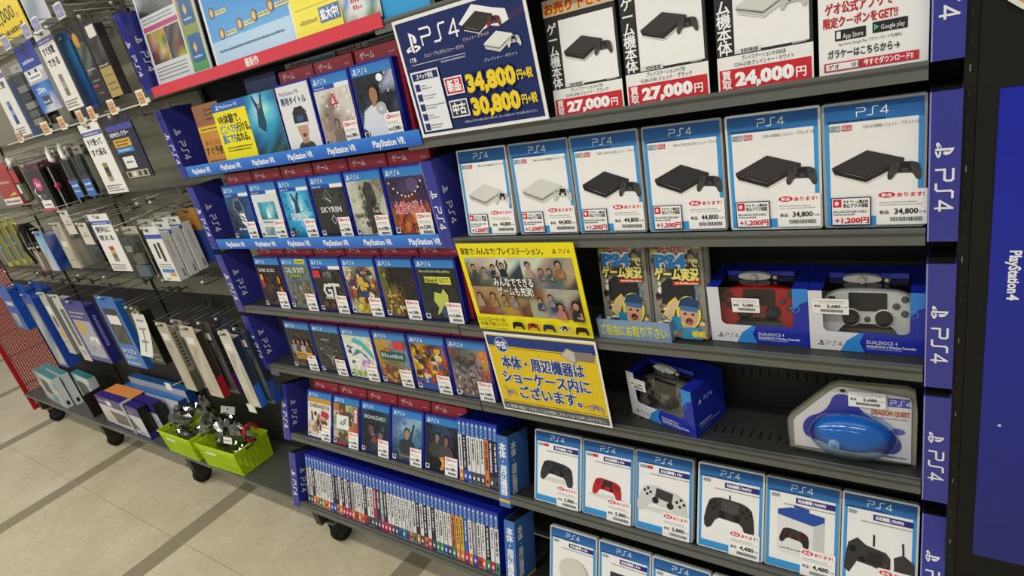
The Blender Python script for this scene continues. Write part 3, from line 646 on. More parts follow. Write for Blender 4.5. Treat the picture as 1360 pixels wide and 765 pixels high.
    a.text('みんなでできる', w * .285, h * .555, h * .078, '#3f3a36', w=w * .34, bold=.06); a.text('ゲームも充実!', w * .30, h * .455, h * .078, '#3f3a36', w=w * .31, bold=.06); a.up()
    a.text('みんなでできる', w * .285, h * .555, h * .078, '#f6f4ee', w=w * .34, bold=.016); a.text('ゲームも充実!', w * .30, h * .455, h * .078, '#f6f4ee', w=w * .31, bold=.016)
    a.text('コントローラーを', w * .03, h * .125, h * .045, '#3a340f', w=w * .26, bold=.02); a.text('持ち寄って楽しくプレイ!', w * .045, h * .075, h * .034, '#3a340f', w=w * .26, bold=.02); a.scrib(w * .04, w * .3, h * .035, h * .015, '#8a8020', 3)
    for k, c in enumerate(('#1f2020', '#b0402a', '#27365c', '#c4bda6', '#26241c')): pad_art(a, w * (.40 + .135 * k), h * .105, w * .105, c, '#15161a', '#121214')
hung('family_poster', 'yellow poster with four photographs of people playing, hung below the console cards', 'poster', .067, .344, -.545, -.346, family_art, '#e8d81c', tilt=2)
def notice_art(a, w, h):
    m = .0045; a.rect(m, m, w - m, h - m, '#e2c326'); a.up(); a.rect(m, h * .845, w - m, h * .965, '#2a3f80'); a.rect(m, h * .825, w - m, h * .832, '#4a4218'); a.rect(m, h * .13, w - m, h * .137, '#4a4218'); a.rect(m, m, w - m, h * .115, '#5b5d63'); a.up()
    a.disc(w * .15, h * .86, w * .064, h * .095, '#c9d2e6'); a.up(); a.disc(w * .15, h * .86, w * .058, h * .087, '#2f4c94'); a.up(); a.text('中古', w * .15, h * .822, h * .075, '#f6f7f9', w=w * .09, al='c', bold=.05)
    a.poly([(w * .68, h * .80), (w * .75, h * .90), (w * .86, h * .84), (w * .80, h * .72)], '#a49b8f'); a.up(); a.poly([(w * .69, h * .805), (w * .75, h * .885), (w * .85, h * .84), (w * .79, h * .745)], '#c5bdae'); a.up(); a.rbox(w * .81, w * .965, a.y - .0004, a.y, h * .765, h * .87, .004, '#8c7c76', 'paper'); a.up(4); a.rect(w * .85, h * .78, w * .93, h * .855, '#5d5562'); a.up()
    for t, x, z, ww in (('本体・周辺機器は', .115, .585, .74), ('ショーケース内に', .09, .40, .79), ('ございます。', .22, .215, .56)):
        a.text(t, w * x, h * z, h * .125, '#f1f0ea', w=w * ww, bold=.085)
    a.up()
    for t, x, z, ww in (('本体・周辺機器は', .115, .585, .74), ('ショーケース内に', .09, .40, .79), ('ございます。', .22, .215, .56)):
        a.text(t, w * x, h * z, h * .125, '#2c4486', w=w * ww, bold=.034)
    a.text('※ご希望の商品につきましてはお気軽にスタッフまでお申し付け下さい。', w * .04, h * .048, h * .036, '#f1f0ea', w=w * .92, bold=.01); pad_art(a, w * .12, h * .25, w * .1, '#b9a898', '#7d7068', '#6d5f58', 20); pad_art(a, w * .90, h * .22, w * .115, '#b9a898', '#7d7068', '#6d5f58', -8)
    a.line([(w * .07, h * .34), (w * .09, h * .30), (w * .11, h * .28)], .0012, '#5a5048'); a.line([(w * .80, h * .21), (w * .84, h * .24), (w * .88, h * .25)], .0012, '#5a5048')
hung('notice_board', 'yellow notice board with big blue characters hung under the family poster', 'notice board', .073, .346, -.752, -.552, notice_art, tilt=.5)

# wall poster on the end panel
def blue_poster_art(a, w, h):
    a.grad(0, 0, w, h, '#1a2274', '#1022a8', 'gloss'); a.up()
    a.text('PlayStation', .0195, h * .718, .0118, '#f1f2f6', w=.058, rot=-90, bold=.035, fin='gloss'); a.text('4', .0195, h * .6335, .0118, '#f1f2f6', rot=-90, bold=.035, fin='gloss'); a.scrib(.0195, .026, h * .345, .005, '#c9cde6', 3)
hung('tall_poster', 'tall blue poster with sideways white lettering on the dark end panel', 'poster', .9345, 1.42, -.874, -.170, blue_poster_art, '#16206e', 0, -.0016)
t = thing('round_sign', 'round black sign with white and orange rim at the top of the end panel', 'sign', (1.012, -.001, -.004 + CZ))
mb = MB(); mb.y = -.0005; mb.prism([(.105 * math.cos(6.2832 * k / 48), .105 * math.sin(6.2832 * k / 48)) for k in range(48)], -.004, 0, '#e9e4da', 'gloss'); mb.y = -.0043
mb.disc(0, 0, .1, .1, '#d9a060', 'gloss', 48); mb.up(); mb.disc(0, 0, .097, .097, '#191a1a', 'gloss', 48); mb.build('sign_disc', t)

# shelf above: blue topped card and red price strip just in view
card('Z', .008, 'blue-based picture card standing on the topmost shelf above the navy poster', lambda a, w, h: (a.rect(0, 0, w, h, '#3aa0d8'), a.up()), 5, .128, .172, .012, None, 'console_card')
t = thing('shelf_price_strip', 'short red and white strip on the edge of the topmost shelf', 'price strip', (.285, -.0075, .082 + CZ))
mb = MB(); mb.box(0, .12, 0, .0012, 0, .026, '#d86a70', 'paper'); mb.y = -.0004; mb.rect(.03, .006, .11, .02, '#f1e9e6'); mb.build('strip', t)

# ------------------------------------------------------------------ boxed controllers and flyers on the open shelves
def loft(mb, p2, rings, col, fin='plastic', c=(0, 0)):
    n = len(p2); vs = []; fs = []
    for k, y in rings: vs += [(c[0] + a * k, y, c[1] + b * k) for a, b in p2]
    for i in range(len(rings) - 1):
        for j in range(n): fs.append((i * n + j, i * n + (j + 1) % n, (i + 1) * n + (j + 1) % n, (i + 1) * n + j))
    fs += [tuple(range(n - 1, -1, -1)), tuple(range((len(rings) - 1) * n, len(rings) * n))]
    mb.mesh(vs, fs, col, fin)
def smooth2(p2, it=2):
    for _ in range(it):
        q = []
        for i in range(len(p2)):
            a, b = p2[i], p2[(i + 1) % len(p2)]; q += [(a[0] * .75 + b[0] * .25, a[1] * .75 + b[1] * .25), (a[0] * .25 + b[0] * .75, a[1] * .25 + b[1] * .75)]
        p2 = q
    return p2
def gamepad(parent, cx, cy, cz, s, col, dark, tilt, btn='#2b2c2e', stick='#232326', ring=None):
    root = MB(); P = [(a * s, b * s) for a, b in smooth2(PAD, 2)]
    loft(root, P, [(.90, -.006), (.97, -.003), (1.0, .004), (.99, .016), (.9, .024)], col)
    b = root.build('gamepad_body', parent, (cx, cy, cz), (R(tilt), 0, 0))
    m = MB(); m.rbox(-.175 * s, .175 * s, -.0075, -.005, .03 * s, .225 * s, .002, dark, 'plastic'); m.build('touch_pad', b)
    for sx in (-.15, .15):
        m = MB(); m.lathe([(.085 * s, -.004), (.082 * s, -.009), (.062 * s, -.0095), (.05 * s, -.016), (.066 * s, -.019), (.066 * s, -.0215), (.03 * s, -.021)], 'y', (sx * s, 0, -.04 * s), stick, 'rubber', 18)
        if ring: m.lathe([(.098 * s, -.004), (.098 * s, -.008), (.086 * s, -.0085)], 'y', (sx * s, 0, -.04 * s), ring, 'plastic', 18)
        m.build('thumb_stick', b)
    m = MB()
    for u, v in ((0, .06), (0, -.06), (.06, 0), (-.06, 0)): m.rbox((-.33 + u - .03) * s, (-.33 + u + .03) * s, -.009, -.005, (.09 + v - .03) * s, (.09 + v + .03) * s, .001, btn, 'plastic')
    m.build('direction_keys', b)
    for k, (u, v) in enumerate(((0, .075), (0, -.075), (.075, 0), (-.075, 0))):
        m = MB(); m.lathe([(.033 * s, -.005), (.033 * s, -.0085), (.028 * s, -.0095)], 'y', ((.33 + u) * s, 0, (.09 + v) * s), btn, 'plastic', 12)
        m.y = -.0098; x, z, q = (.33 + u) * s, (.09 + v) * s, .016 * s; cc = ('#5aa58a', '#8fb0d0', '#c0545a', '#c08aa8')[k]
        if k == 0: m.line([(x - q, z - q * .8), (x + q, z - q * .8), (x, z + q), (x - q, z - q * .8)], .0006, cc)
        elif k == 1: m.line([(x - q, z - q), (x + q, z + q)], .0006, cc); m.line([(x - q, z + q), (x + q, z - q)], .0006, cc)
        elif k == 3: m.line([(x - q, z - q), (x + q, z - q), (x + q, z + q), (x - q, z + q), (x - q, z - q)], .0006, cc)
        else: m.line([(x + q * math.cos(i), z + q * math.sin(i)) for i in range(8)], .0006, cc)
        m.build('button', b)
    m = MB(); m.lathe([(.03 * s, -.005), (.03 * s, -.0075)], 'y', (0, 0, -.06 * s), '#55565a', 'plastic', 12); m.build('home_button', b)
def pad_box(lab, row, x, y, yaw, pcol, dark, sticker, ring=None, btn='#2b2c2e'):
    w, h, d = .157, .103, .098; wl, wr, zb, wd = .020, .134, .034, .052
    p = place(row, x, y, .0008)
    t = thing('gamepad_carton', lab, 'boxed controller', p, (0, 0, R(yaw)), 'boxed controllers')
    N = '#1c2ca0'; WH = '#d9d9dc'; LB = '#2f86d2'
    mb = MB(); r = .007
    fp = [(0, 0), (w, 0), (w, h), (wr, h), (wr, zb + r), (wr - r * .3, zb + r * .3), (wr - r, zb), (wl + r, zb), (wl + r * .3, zb + r * .3), (wl, zb + r), (wl, h), (0, h)]
    mb.face([(a, 0, b) for a, b in fp], N, 'gloss')
    mb.face([(0, 0, 0), (0, d, 0), (0, d, h), (0, 0, h)], '#2334a8', 'gloss'); mb.face([(w, 0, 0), (w, d, 0), (w, d, h), (w, 0, h)], N, 'gloss')
    mb.face([(0, d, 0), (w, d, 0), (w, d, h), (0, d, h)], N, 'gloss'); mb.face([(0, 0, 0), (w, 0, 0), (w, d, 0), (0, d, 0)], N, 'gloss')
    mb.face([(0, 0, h), (wl, 0, h), (wl, wd, h), (wr, wd, h), (wr, 0, h), (w, 0, h), (w, d, h), (0, d, h)], N, 'gloss')
    a = mb; a.y = -.0004
    a.poly([(0, 0), (w * .27, 0), (w * .33, zb * .55), (w * .44, zb * .97), (wl + r, zb * .99), (wl + r * .3, zb + r * .3), (wl - .0003, zb + r), (wl - .0003, h), (0, h)], WH, 'gloss')
    a.poly([(w * .27, 0), (w * .48, 0), (w * .44, zb * .5), (w * .48, zb * .97), (w * .44, zb * .97), (w * .33, zb * .55)], LB, 'gloss')
    a.poly([(wr + .0003, h), (wr + .0003, h * .62), (w * .92, h * .74), (w, h * .80), (w, h)], LB, 'gloss'); a.up()
    ps_mark(a, .0155, .0125, .0095, '#22242c'); ps4_word(a, .034, .0125, .0068, '#3a3c44', 0, .1)
    a.text('DUALSHOCK 4', w * .50, .0155, .0062, '#eef0f6', w=.040, fin='gloss'); a.text('DUALSHOCK 4 Wireless Controller', w * .50, .0095, .0042, '#e2e6f2', w=.064, bold=.03, fin='gloss'); a.scrib(w * .5, w * .8, .0062, .0018, '#9aa8d8', 3, 'gloss')
    a.line([(w * .88 + .006 * math.cos(k * .8), h * .66 + .006 * math.sin(k * .8)) for k in range(9)], .0006, '#6fb6ea', 'gloss')
    s = mb; s.M = Matrix.Translation((w, 0, 0)) @ Matrix.Rotation(R(90), 4, 'Z'); s.y = -.0004; ps_mark(s, d * .22, h * .68, .010, '#e6e8f2'); ps4_word(s, d * .48, h * .69, .0075, '#e6e8f2', 0, .11); s.text('DUALSHOCK 4', d * .14, h * .20, .0055, '#cfd4ee', w=.038, bold=.02); s.scrib(d * .14, d * .8, h * .145, .003, '#9aa6d8', 3); s.scrib(d * .16, d * .5, h * .07, .002, '#7a88c8', 4)
    s.M = None; mb.build('carton_shell', t)
    i = MB(); i.box(.003, w - .003, .006, d - .004, .003, .010, '#c5c6ca', 'plastic'); i.box(.003, w - .003, .058, d - .004, .010, h - .004, '#141518', 'matte');
    i.build('inner_tray', t)
    gamepad(t, w * .5, .024, .056, .146, pcol, dark, -12, btn, ring=ring)
    c = MB(); c.face([(wl, .0012, zb), (wr, .0012, zb), (wr, .0012, h - .0006), (wl, .0012, h - .0006)], '#e8ebea', 'clear'); c.face([(wl, .0012, h - .0006), (wr, .0012, h - .0006), (wr, wd, h - .0006), (wl, wd, h - .0006)], '#e8ebea', 'clear'); c.build('clear_window', t)
    f = MB(); f.box(wl + .004, wr - .004, wd - .004, wd - .002, h, h + .0085, '#2a3ab0', 'gloss'); f.build('hang_flap', t)
    g = MB(); g.M = Matrix.Translation((w * .45, wd - .014, h + .0045)); g.prism([(.026 * math.cos(6.2832 * k / 24), .0065 * math.sin(6.2832 * k / 24)) for k in range(24)], -.004, .004, '#d2d1ca', 'plastic'); g.M = None
    g.lathe([(.006, -.0045), (.006, -.007), (.004, -.009)], 'y', (w * .45, wd - .014, h + .0040), '#c5c4bc', 'plastic', 14); g.lathe([(.001, -.004), (.004, -.0025), (.004, .0025), (.001, .004)], 'x', (w * .66, wd - .018, h + .004), '#c9c2a8', 'chrome', 10); g.build('security_tag', t)
    sx, sz, sw, sh, pr = sticker
    p = price_tag(sw, sh, pr, 4); p.build('price_label', t, (sx, -.0012, sz))
pad_box('boxed red game controller beside the flyers', 'Cc', .5565, .034, 1.0, '#c8141e', '#2a1214', (.040, .058, .044, .026, '5,680'), None, '#2a1316')
pad_box('boxed white game controller beside the right post', 'Cc', .7145, .033, 1.0, '#eceae4', '#17181a', (.006, .064, .050, .026, '5,680'), '#eceae4', '#3a3b3e')
pad_box('boxed grey and clear game controller turned aside, alone on the lower open shelf', 'D', .362, .056, -17, '#7a776e', '#1a1a1a', (.010, .066, .038, .025, '5,680'), None)

# flyers free to take
def flyer_art(a, w, h):
    a.rect(0, 0, w, h, '#8f8a7c', 'gloss'); a.up()
    a.blobs(0, 0, w, h, 120, ['#d9cfa8', '#2a2826', '#a8a290', '#ece8dc', '#8a4a34', '#4f86a4', '#d9bc3a', '#3a3632', '#e6dcb0'], w * .03, w * .11, 5, 'gloss'); a.up()
    a.poly([(w * .16, h * .34), (w * .84, h * .36), (w * .80, h * .58), (w * .30, h * .60), (w * .18, h * .54)], '#26262a', 'gloss'); a.rect(w * .06, h * .61, w * .92, h * .84, '#5a5244', 'gloss'); a.up()
    a.blobs(w * .05, h * .60, w * .95, h * .86, 26, ['#3a342a', '#7a705c', '#9a8c6c', '#2a2622'], w * .04, w * .10, 15, 'gloss'); a.up()
    a.text('やろうぜ!', w * .20, h * .86, h * .065, '#f2e6d0', w=w * .48, bold=.14, fin='gloss'); a.text('やろうぜ!', w * .20, h * .86, h * .065, '#c23a34', w=w * .48, bold=.05, fin='gloss')
    a.text('PS4', w * .09, h * .71, h * .125, '#eef4f4', w=w * .62, bold=.14, fin='gloss'); a.text('で', w * .76, h * .72, h * .07, '#efe6a0', bold=.06, fin='gloss'); a.text('ゲーム実況', w * .08, h * .595, h * .095, '#221e1a', w=w * .84, bold=.14, fin='gloss'); a.up()
    a.text('PS4', w * .09, h * .71, h * .125, '#2f8cd0', w=w * .62, bold=.06, fin='gloss'); a.text('ゲーム実況', w * .08, h * .595, h * .095, '#ece07a', w=w * .84, bold=.05, fin='gloss'); a.poly([(w * .42, h * .53), (w * .94, h * .55), (w * .93, h * .59), (w * .42, h * .575)], '#b8302a', 'gloss'); a.up(); a.scrib(w * .47, w * .9, h * .548, h * .022, '#f6e2b8', 3, 'gloss')
    # generic shouting player in a cap
    a.poly([(w * .18, h * .24), (w * .30, h * .36), (w * .44, h * .42), (w * .52, h * .36), (w * .42, h * .28), (w * .34, h * .16)], '#e6d24a', 'gloss'); a.poly([(w * .22, h * .24), (w * .32, h * .34), (w * .44, h * .40), (w * .49, h * .36), (w * .40, h * .29), (w * .34, h * .18)], '#d9b498', 'gloss'); a.up()
    a.disc(w * .68, h * .27, w * .235, h * .165, '#e0dc4a', 'gloss'); a.disc(w * .68, h * .26, w * .19, h * .145, '#cf9f80', 'gloss'); a.up(); a.poly([(w * .48, h * .32), (w * .90, h * .30), (w * .86, h * .40), (w * .70, h * .43), (w * .54, h * .40)], '#22406a', 'gloss'); a.poly([(w * .52, h * .29), (w * .86, h * .27), (w * .86, h * .32), (w * .52, h * .335)], '#3f6fa0', 'gloss'); a.up()
    a.disc(w * .61, h * .255, w * .03, h * .012, '#241c18', 'gloss'); a.disc(w * .76, h * .25, w * .03, h * .012, '#241c18', 'gloss'); a.disc(w * .68, h * .18, w * .07, h * .035, '#6a2a26', 'gloss'); a.disc(w * .68, h * .165, w * .04, h * .012, '#c46a62', 'gloss'); a.poly([(w * .5, 0), (w * .92, 0), (w * .86, h * .12), (w * .56, h * .12)], '#3a8ab0', 'gloss'); a.up()
    a.rect(w * .34, h * .08, w * .52, h * .22, '#2f86b4', 'gloss'); a.blobs(0, h * .02, w * .34, h * .2, 18, ['#e6dcb0', '#4a90b4', '#c8bc4a', '#2f2d2a', '#ece8e0'], w * .03, w * .08, 9, 'gloss'); a.text('番組', w * .72, h * .03, h * .05, '#e6d23a', bold=.06, fin='gloss')
for k, (x, lab, y) in enumerate(((.352, 'stack of crowded colourful flyers on the left, behind the take-one strip', .032), (.458, 'stack of crowded colourful flyers on the right, next to the boxed red controller', .028))):
    w, h, d = .093, .186, .030
    t = thing('flyer_stack', lab, 'flyers', place('Cc', x, y, .0042), (rotx('Cc', 7), 0, 0), 'flyer stacks on the open shelf')
    mb = MB(); n = 9; rr2 = random.Random(k)
    for q in range(n):
        o = rr2.uniform(-.0008, .0008) + .0004 * q; mb.box(o, w + o, d * q / n, d * (q + .7) / n, 0, h - rr2.uniform(0, .003) + (.003 if q > 5 else 0), ('#cfccc2', '#8f8d86', '#b9b7ae')[q % 3], 'gloss')
    mb.build('sheets', t); a = MB(); a.y = -.0005; flyer_art(a, w, h); a.build('cover_print', t)
t = thing('flyer_holder', 'pale blue take-one strip with yellow characters in front of the flyers', 'flyer holder', place('Cc', .346, .010, .0012))
mb = MB(); W2 = .145; mb.box(0, W2, 0, .0012, 0, .039, '#7f99b8', 'gloss'); mb.box(0, .0012, .0012, .017, 0, .039, '#7f99b8', 'gloss'); mb.box(W2 - .0012, W2, .0012, .017, 0, .039, '#7f99b8', 'gloss'); a = mb; a.y = -.0004; a.text('ご自由にお取り下さい', .006, .008, .0185, '#d9d236', w=.132, bold=.02, fin='gloss'); a.build('front_strip', t)

# blister packed blue controller
t = thing('blister_pack', 'clear blister pack with a rounded blue controller beside the right post', 'blister pack', place('D', .674, .022, .003), (R(-4), 0, R(3)))
w, h = .186, .143
OUT = [(.000, .004), (.060, .0), (.185, -.0), (.186, .098), (.183, .136), (.172, .141), (.080, .142), (.066, .136), (.004, .072), (-.002, .060)]
INN = [(.008, .010), (.178, .004), (.178, .118), (.175, .122), (.082, .132), (.072, .129), (.012, .066), (.008, .058)]
mb = MB(); mb.prism(OUT, .006, .0075, '#8c8d80', 'gloss'); mb.build('plastic_back', t)
mb = MB(); mb.prism(OUT, -.004, .0058, '#c9ccc4', 'clear', cap=False); mb.build('plastic_rim', t)
mb = MB(); mb.prism(INN, .003, .005, '#d2d0d2', 'gloss'); mb.y = .0026
mb.rect(.146, .104, .177, .119, '#4a52a8', 'gloss'); mb.up(); ps4_word(mb, .164, .1115, .0085, '#dfe2f2', 0, .13); mb.disc(.084, .125, .0042, .003, '#17181a', 'gloss')
mb.text('DRAGON QUEST', .124, .088, .0085, '#b8622a', w=.052, bold=.05, fin='gloss'); mb.scrib(.126, .174, .081, .003, '#9a9aa0', 4, 'gloss'); mb.scrib(.142, .172, .010, .0035, '#3a3a40', 5, 'gloss'); mb.disc(.160, .060, .010, .006, '#5a60b0', 'gloss')
hump = [(.020, .048), (.030, .070), (.052, .080), (.064, .096), (.070, .116), (.086, .120), (.100, .112), (.106, .096), (.126, .078), (.152, .060), (.166, .040), (.164, .024), (.150, .014), (.030, .024)]
mb.poly(smooth2(hump, 2), '#353a98', 'gloss'); mb.build('backing_card', t)
def dome(cx, cy, cz, rx, ry, rz, col, fin):
    m = MB(); vs = []; fs = []; n, q = 28, 8
    for i in range(q + 1):
        f = math.pi / 2 * i / q
        for j in range(n):
            a = 2 * math.pi * j / n; vs.append((cx + rx * math.cos(f) ** .8 * math.cos(a), cy - ry * math.sin(f), cz + rz * math.cos(f) ** .8 * math.sin(a)))
    for i in range(q):
        for j in range(n): fs.append((i * n + j, i * n + (j + 1) % n, (i + 1) * n + (j + 1) % n, (i + 1) * n + j))
    m.mesh(vs, fs, col, fin, True); return m
m = dome(.096, .002, .050, .056, .026, .034, '#2a7fd6', 'gloss'); m.build('blue_shell', t)
for q, (u, v) in enumerate(((.072, .038),)):
    m = MB(); m.lathe([(.0085, -.018), (.0085, -.0275 + .002 * q), (.0055, -.028 + .002 * q)], 'y', (u, 0, v), '#b9cde0', 'plastic', 16); m.lathe([(.0045, -.026), (.004, -.031 + .002 * q)], 'y', (u, 0, v), '#4f9ad8', 'plastic', 14); m.build('thumb_stick', t)
m = dome(.096, .0024, .048, .066, .041, .043, '#d2e2ee', 'clear'); m.build('clear_dome', t)
p = price_tag(.052, .027, '2,680', 6); p.build('price_label', t, (.092, -.0002, .1))

# ------------------------------------------------------------------ game cases
CASEBLUE = '#1b2690'
def game_case(row, x, lab, art, price, d=.012, lean=5, w=.1265, seed=0, group='blue game cases shown face on', title_h=.0195, sub=False):
    t = thing('game_case', lab, 'game case', place(row, x, d, .0026), (rotx(row, lean), 0, 0), group)
    mb = MB(); mb.rbox(0, w, 0, .0145, 0, .1535, .004, CASEBLUE, 'gloss'); mb.build('case', t)
    a = MB(); a.y = -.0005; cw = w - .0055; ch = .149
    a.rect(.004, .003, cw, ch, '#1c1d20', 'gloss'); a.up(); a.grad(.004, ch - title_h, cw, ch, '#3a86c8', '#2f76bc', 'gloss'); a.up()
    ps_mark(a, .014, ch - .010, .0125, '#f0f4f8'); ps4_word(a, .038, ch - .0105, .0088, '#f0f4f8', 0, .13)
    if sub: a.rect(.004, ch - title_h - .009, cw, ch - title_h, '#e8ebee', 'gloss'); a.up(); a.rect(.004, ch - title_h - .009, cw * .62, ch - title_h, '#2c4aa8', 'gloss'); a.up(); a.text('PlayStation VR', .008, ch - title_h - .0065, .0042, '#f2f4f8')
    a.M = Matrix.Translation((.004, 0, .003)); art(a, cw - .004, ch - title_h - .003 - (.009 if sub else 0)); a.M = None
    a.build('cover_sheet', t)
    if price:
        p = price_sticker(.044, .050, price, seed); p.build('price_label', t, (w - .049, -.0038, -.001))
    return t
def rating(a, w, h): a.rect(w * .02, h * .02, w * .14, h * .12, '#e8e8e4'); a.up(); a.rect(w * .04, h * .045, w * .12, h * .11, '#3a3a3c'); a.up()
def M(rows, pal, jit=.18, seed=1, extra=None, rate=True):
    def f(a, w, h):
        a.mosaic(0, 0, w, h, rows, pal, 'gloss', jit, seed); a.up()
        r = random.Random(seed + len(rows)); cs = []
        for q in pal.values():
            for k in (.72, .9, 1.15, 1.35): c = C(q); cs.append(tuple(min(1, v * k) for v in c[:3]) + (1,))
        nr, nc = len(rows), len(rows[0]); ks = list(pal)
        for k in range(70 if jit > .05 else 12):
            u, v = r.random(), r.random(); key = rows[min(nr - 1, int((1 - v) * nr))][min(nc - 1, int(u * nc))]; q = C(pal[key]); f = r.uniform(.65, 1.4)
            rx, rz = w * r.uniform(.02, .08), h * r.uniform(.015, .06); u = rx / w + u * (1 - 2 * rx / w); v = rz / h + v * (1 - 2 * rz / h); m = r.randint(4, 7); ph = r.uniform(0, 6.28)
            a.poly([(w * u + rx * r.uniform(.5, 1) * math.cos(ph + 6.283 * i / m), h * v + rz * r.uniform(.5, 1) * math.sin(ph + 6.283 * i / m)) for i in range(m)], tuple(min(1, z * f) for z in q[:3]) + (1,), 'gloss')
        if extra: extra(a, w, h)
        if rate: rating(a, w, h)
    return f
def T(*items):
    def f(a, w, h):
        for (t, x, z, hh, col, ww) in items: a.text(t, w * x, h * z, h * hh, col, w=w * ww, bold=.02, fin='gloss')
        a.up()
    return f
def both(*fs):
    def f(a, w, h):
        for g in fs: g(a, w, h)
    return f
XR = {'L2': (-.781, .1312), 'L3': (-.764, .1302), 'L4': (-.741, .1310), 'L5': (-.797, .1312)}
# --- row of headset titles (first games row)
pale = M(['wwwwww', 'wwgwww', 'wggwww', 'sggsww', 'sggssw', 'ssggss', 'rsggss'], {'w': '#d6cfc6', 's': '#b3a093', 'g': '#8d7c72', 'r': '#6e5c55'}, .06, 5,
         lambda a, w, h: (a.poly([(w * .38, h * .70), (w * .5, h * .93), (w * .62, h * .72)], '#c43a40', 'gloss'), a.up(), a.poly([(w * .44, h * .735), (w * .5, h * .86), (w * .55, h * .74)], '#d9cfc8', 'gloss'), a.up(), person_art(a, w, h, .45, .02, h * .30, '#7d6c62', '#8f7d70', '#5a4c46')))
game_case('L1', -.262, 'pale beige game case with a small red triangle on its cover', pale, '1,980', seed=1, sub=True)
ball = M(['kkkkkw', 'kkkkww', 'kkkkkk', 'kbkkkb', 'bbkkkk', 'bbbkkk', 'kkkkbk'], {'k': '#24282f', 'b': '#44525f', 'w': '#a9b8c4'}, .15, 6,
         lambda a, w, h: (a.disc(w * .68, h * .92, w * .08, h * .06, '#f4f8fa', 'gloss'), person_art(a, w, h, .42, .02, h * .56, '#d7dde6', '#a5785c', '#2a211d', 1), a.disc(w * .58, h * .46, w * .13, h * .1, '#aeb4b8', 'gloss'), a.up(), T(('EA', .53, .43, .06, '#f4f4f4', .1), ('FIFA', .38, .25, .11, '#e9eef2', .30), ('18', .70, .25, .11, '#d9b646', .16))(a, w, h)))
game_case('L1', -.131, 'football game case with a player in white on a dark cover', ball, '5,980', seed=2)
# white headset case and flyers in the same row
t = thing('game_case', 'white case picturing a person wearing a headset visor', 'game case', place('L1', -.395, .012, .0026), (rotx('L1'), 0, 0), 'blue game cases shown face on')
mb = MB(); mb.rbox(0, .1265, 0, .0145, 0, .1535, .004, CASEBLUE, 'gloss'); mb.build('case', t)
a = MB(); a.y = -.0005; w, h = .122, .149; a.rect(.004, .003, w, h, '#e2e3e3', 'gloss'); a.up()
a.text('PlayStation VR', .012, .128, .0095, '#3a3d44', w=.072, fin='gloss'); a.text('専用タイトル', .012, .108, .0135, '#26305e', w=.092, bold=.03, fin='gloss')
a.poly([(.030, .003), (.104, .003), (.092, .018), (.076, .024), (.060, .024), (.044, .018)], '#3c3f45', 'gloss'); a.up(); a.poly([(.056, .018), (.08, .018), (.08, .036), (.056, .036)], '#b58c74', 'gloss'); a.up()
a.disc(.068, .052, .019, .026, '#c59a80', 'gloss'); a.up(); a.disc(.069, .036, .007, .0045, '#6e3a34', 'gloss'); a.disc(.068, .082, .022, .016, '#3a332f', 'gloss'); a.up()
a.poly(rr(.043, .060, .094, .086, .008), '#2a3038', 'gloss'); a.up(); a.poly(rr(.045, .058, .092, .064, .002), '#dfe5ea', 'gloss'); a.poly(rr(.056, .068, .080, .080, .003), '#3f5a80', 'gloss'); a.line([(.046, .086), (.056, .097), (.080, .098), (.092, .087)], .004, '#22262c', 'gloss'); a.build('cover_sheet', t)
def flyer(x, lab, w, h, d, art, lean=5, name='flyer'):
    t = thing(name, lab, 'flyer', place('L1', x, d, .0024), (rotx('L1', lean), 0, 0))
    mb = MB(); mb.box(0, w, 0, .0015, 0, h, '#d9d9d4', 'gloss'); mb.build('holder', t)
    a = MB(); a.y = -.0004; art(a, w, h); a.build('printed_sheet', t)
def orange_art(a, w, h):
    a.rect(0, 0, w, h, '#c98a3c', 'gloss'); a.up(); a.rect(0, h * .66, w, h, '#9a6a48', 'gloss'); a.rect(w * .02, h * .56, w * .98, h * .64, '#e6c92e', 'gloss'); a.up()
    a.scrib(w * .1, w * .92, h * .585, .006, '#3c3420', 2, 'gloss'); a.scrib(w * .42, w * .95, h * .88, .007, '#5c3c24', 3, 'gloss'); a.scrib(w * .42, w * .95, h * .81, .007, '#5c3c24', 4, 'gloss'); a.scrib(w * .42, w * .9, h * .74, .006, '#5c3c24', 5, 'gloss')
    a.text('思い立ったら', w * .12, h * .34, .011, '#5a3a1c', w=w * .6, fin='gloss'); a.text('すぐ予約!!', w * .06, h * .18, .018, '#3a2612', w=w * .8, bold=.02, fin='gloss'); a.scrib(w * .1, w * .9, h * .06, .004, '#6a4a26', 8, 'gloss')
flyer(-.782, 'orange and brown flyer at the left end beside the navy sleeve', .125, .158, .020, orange_art)
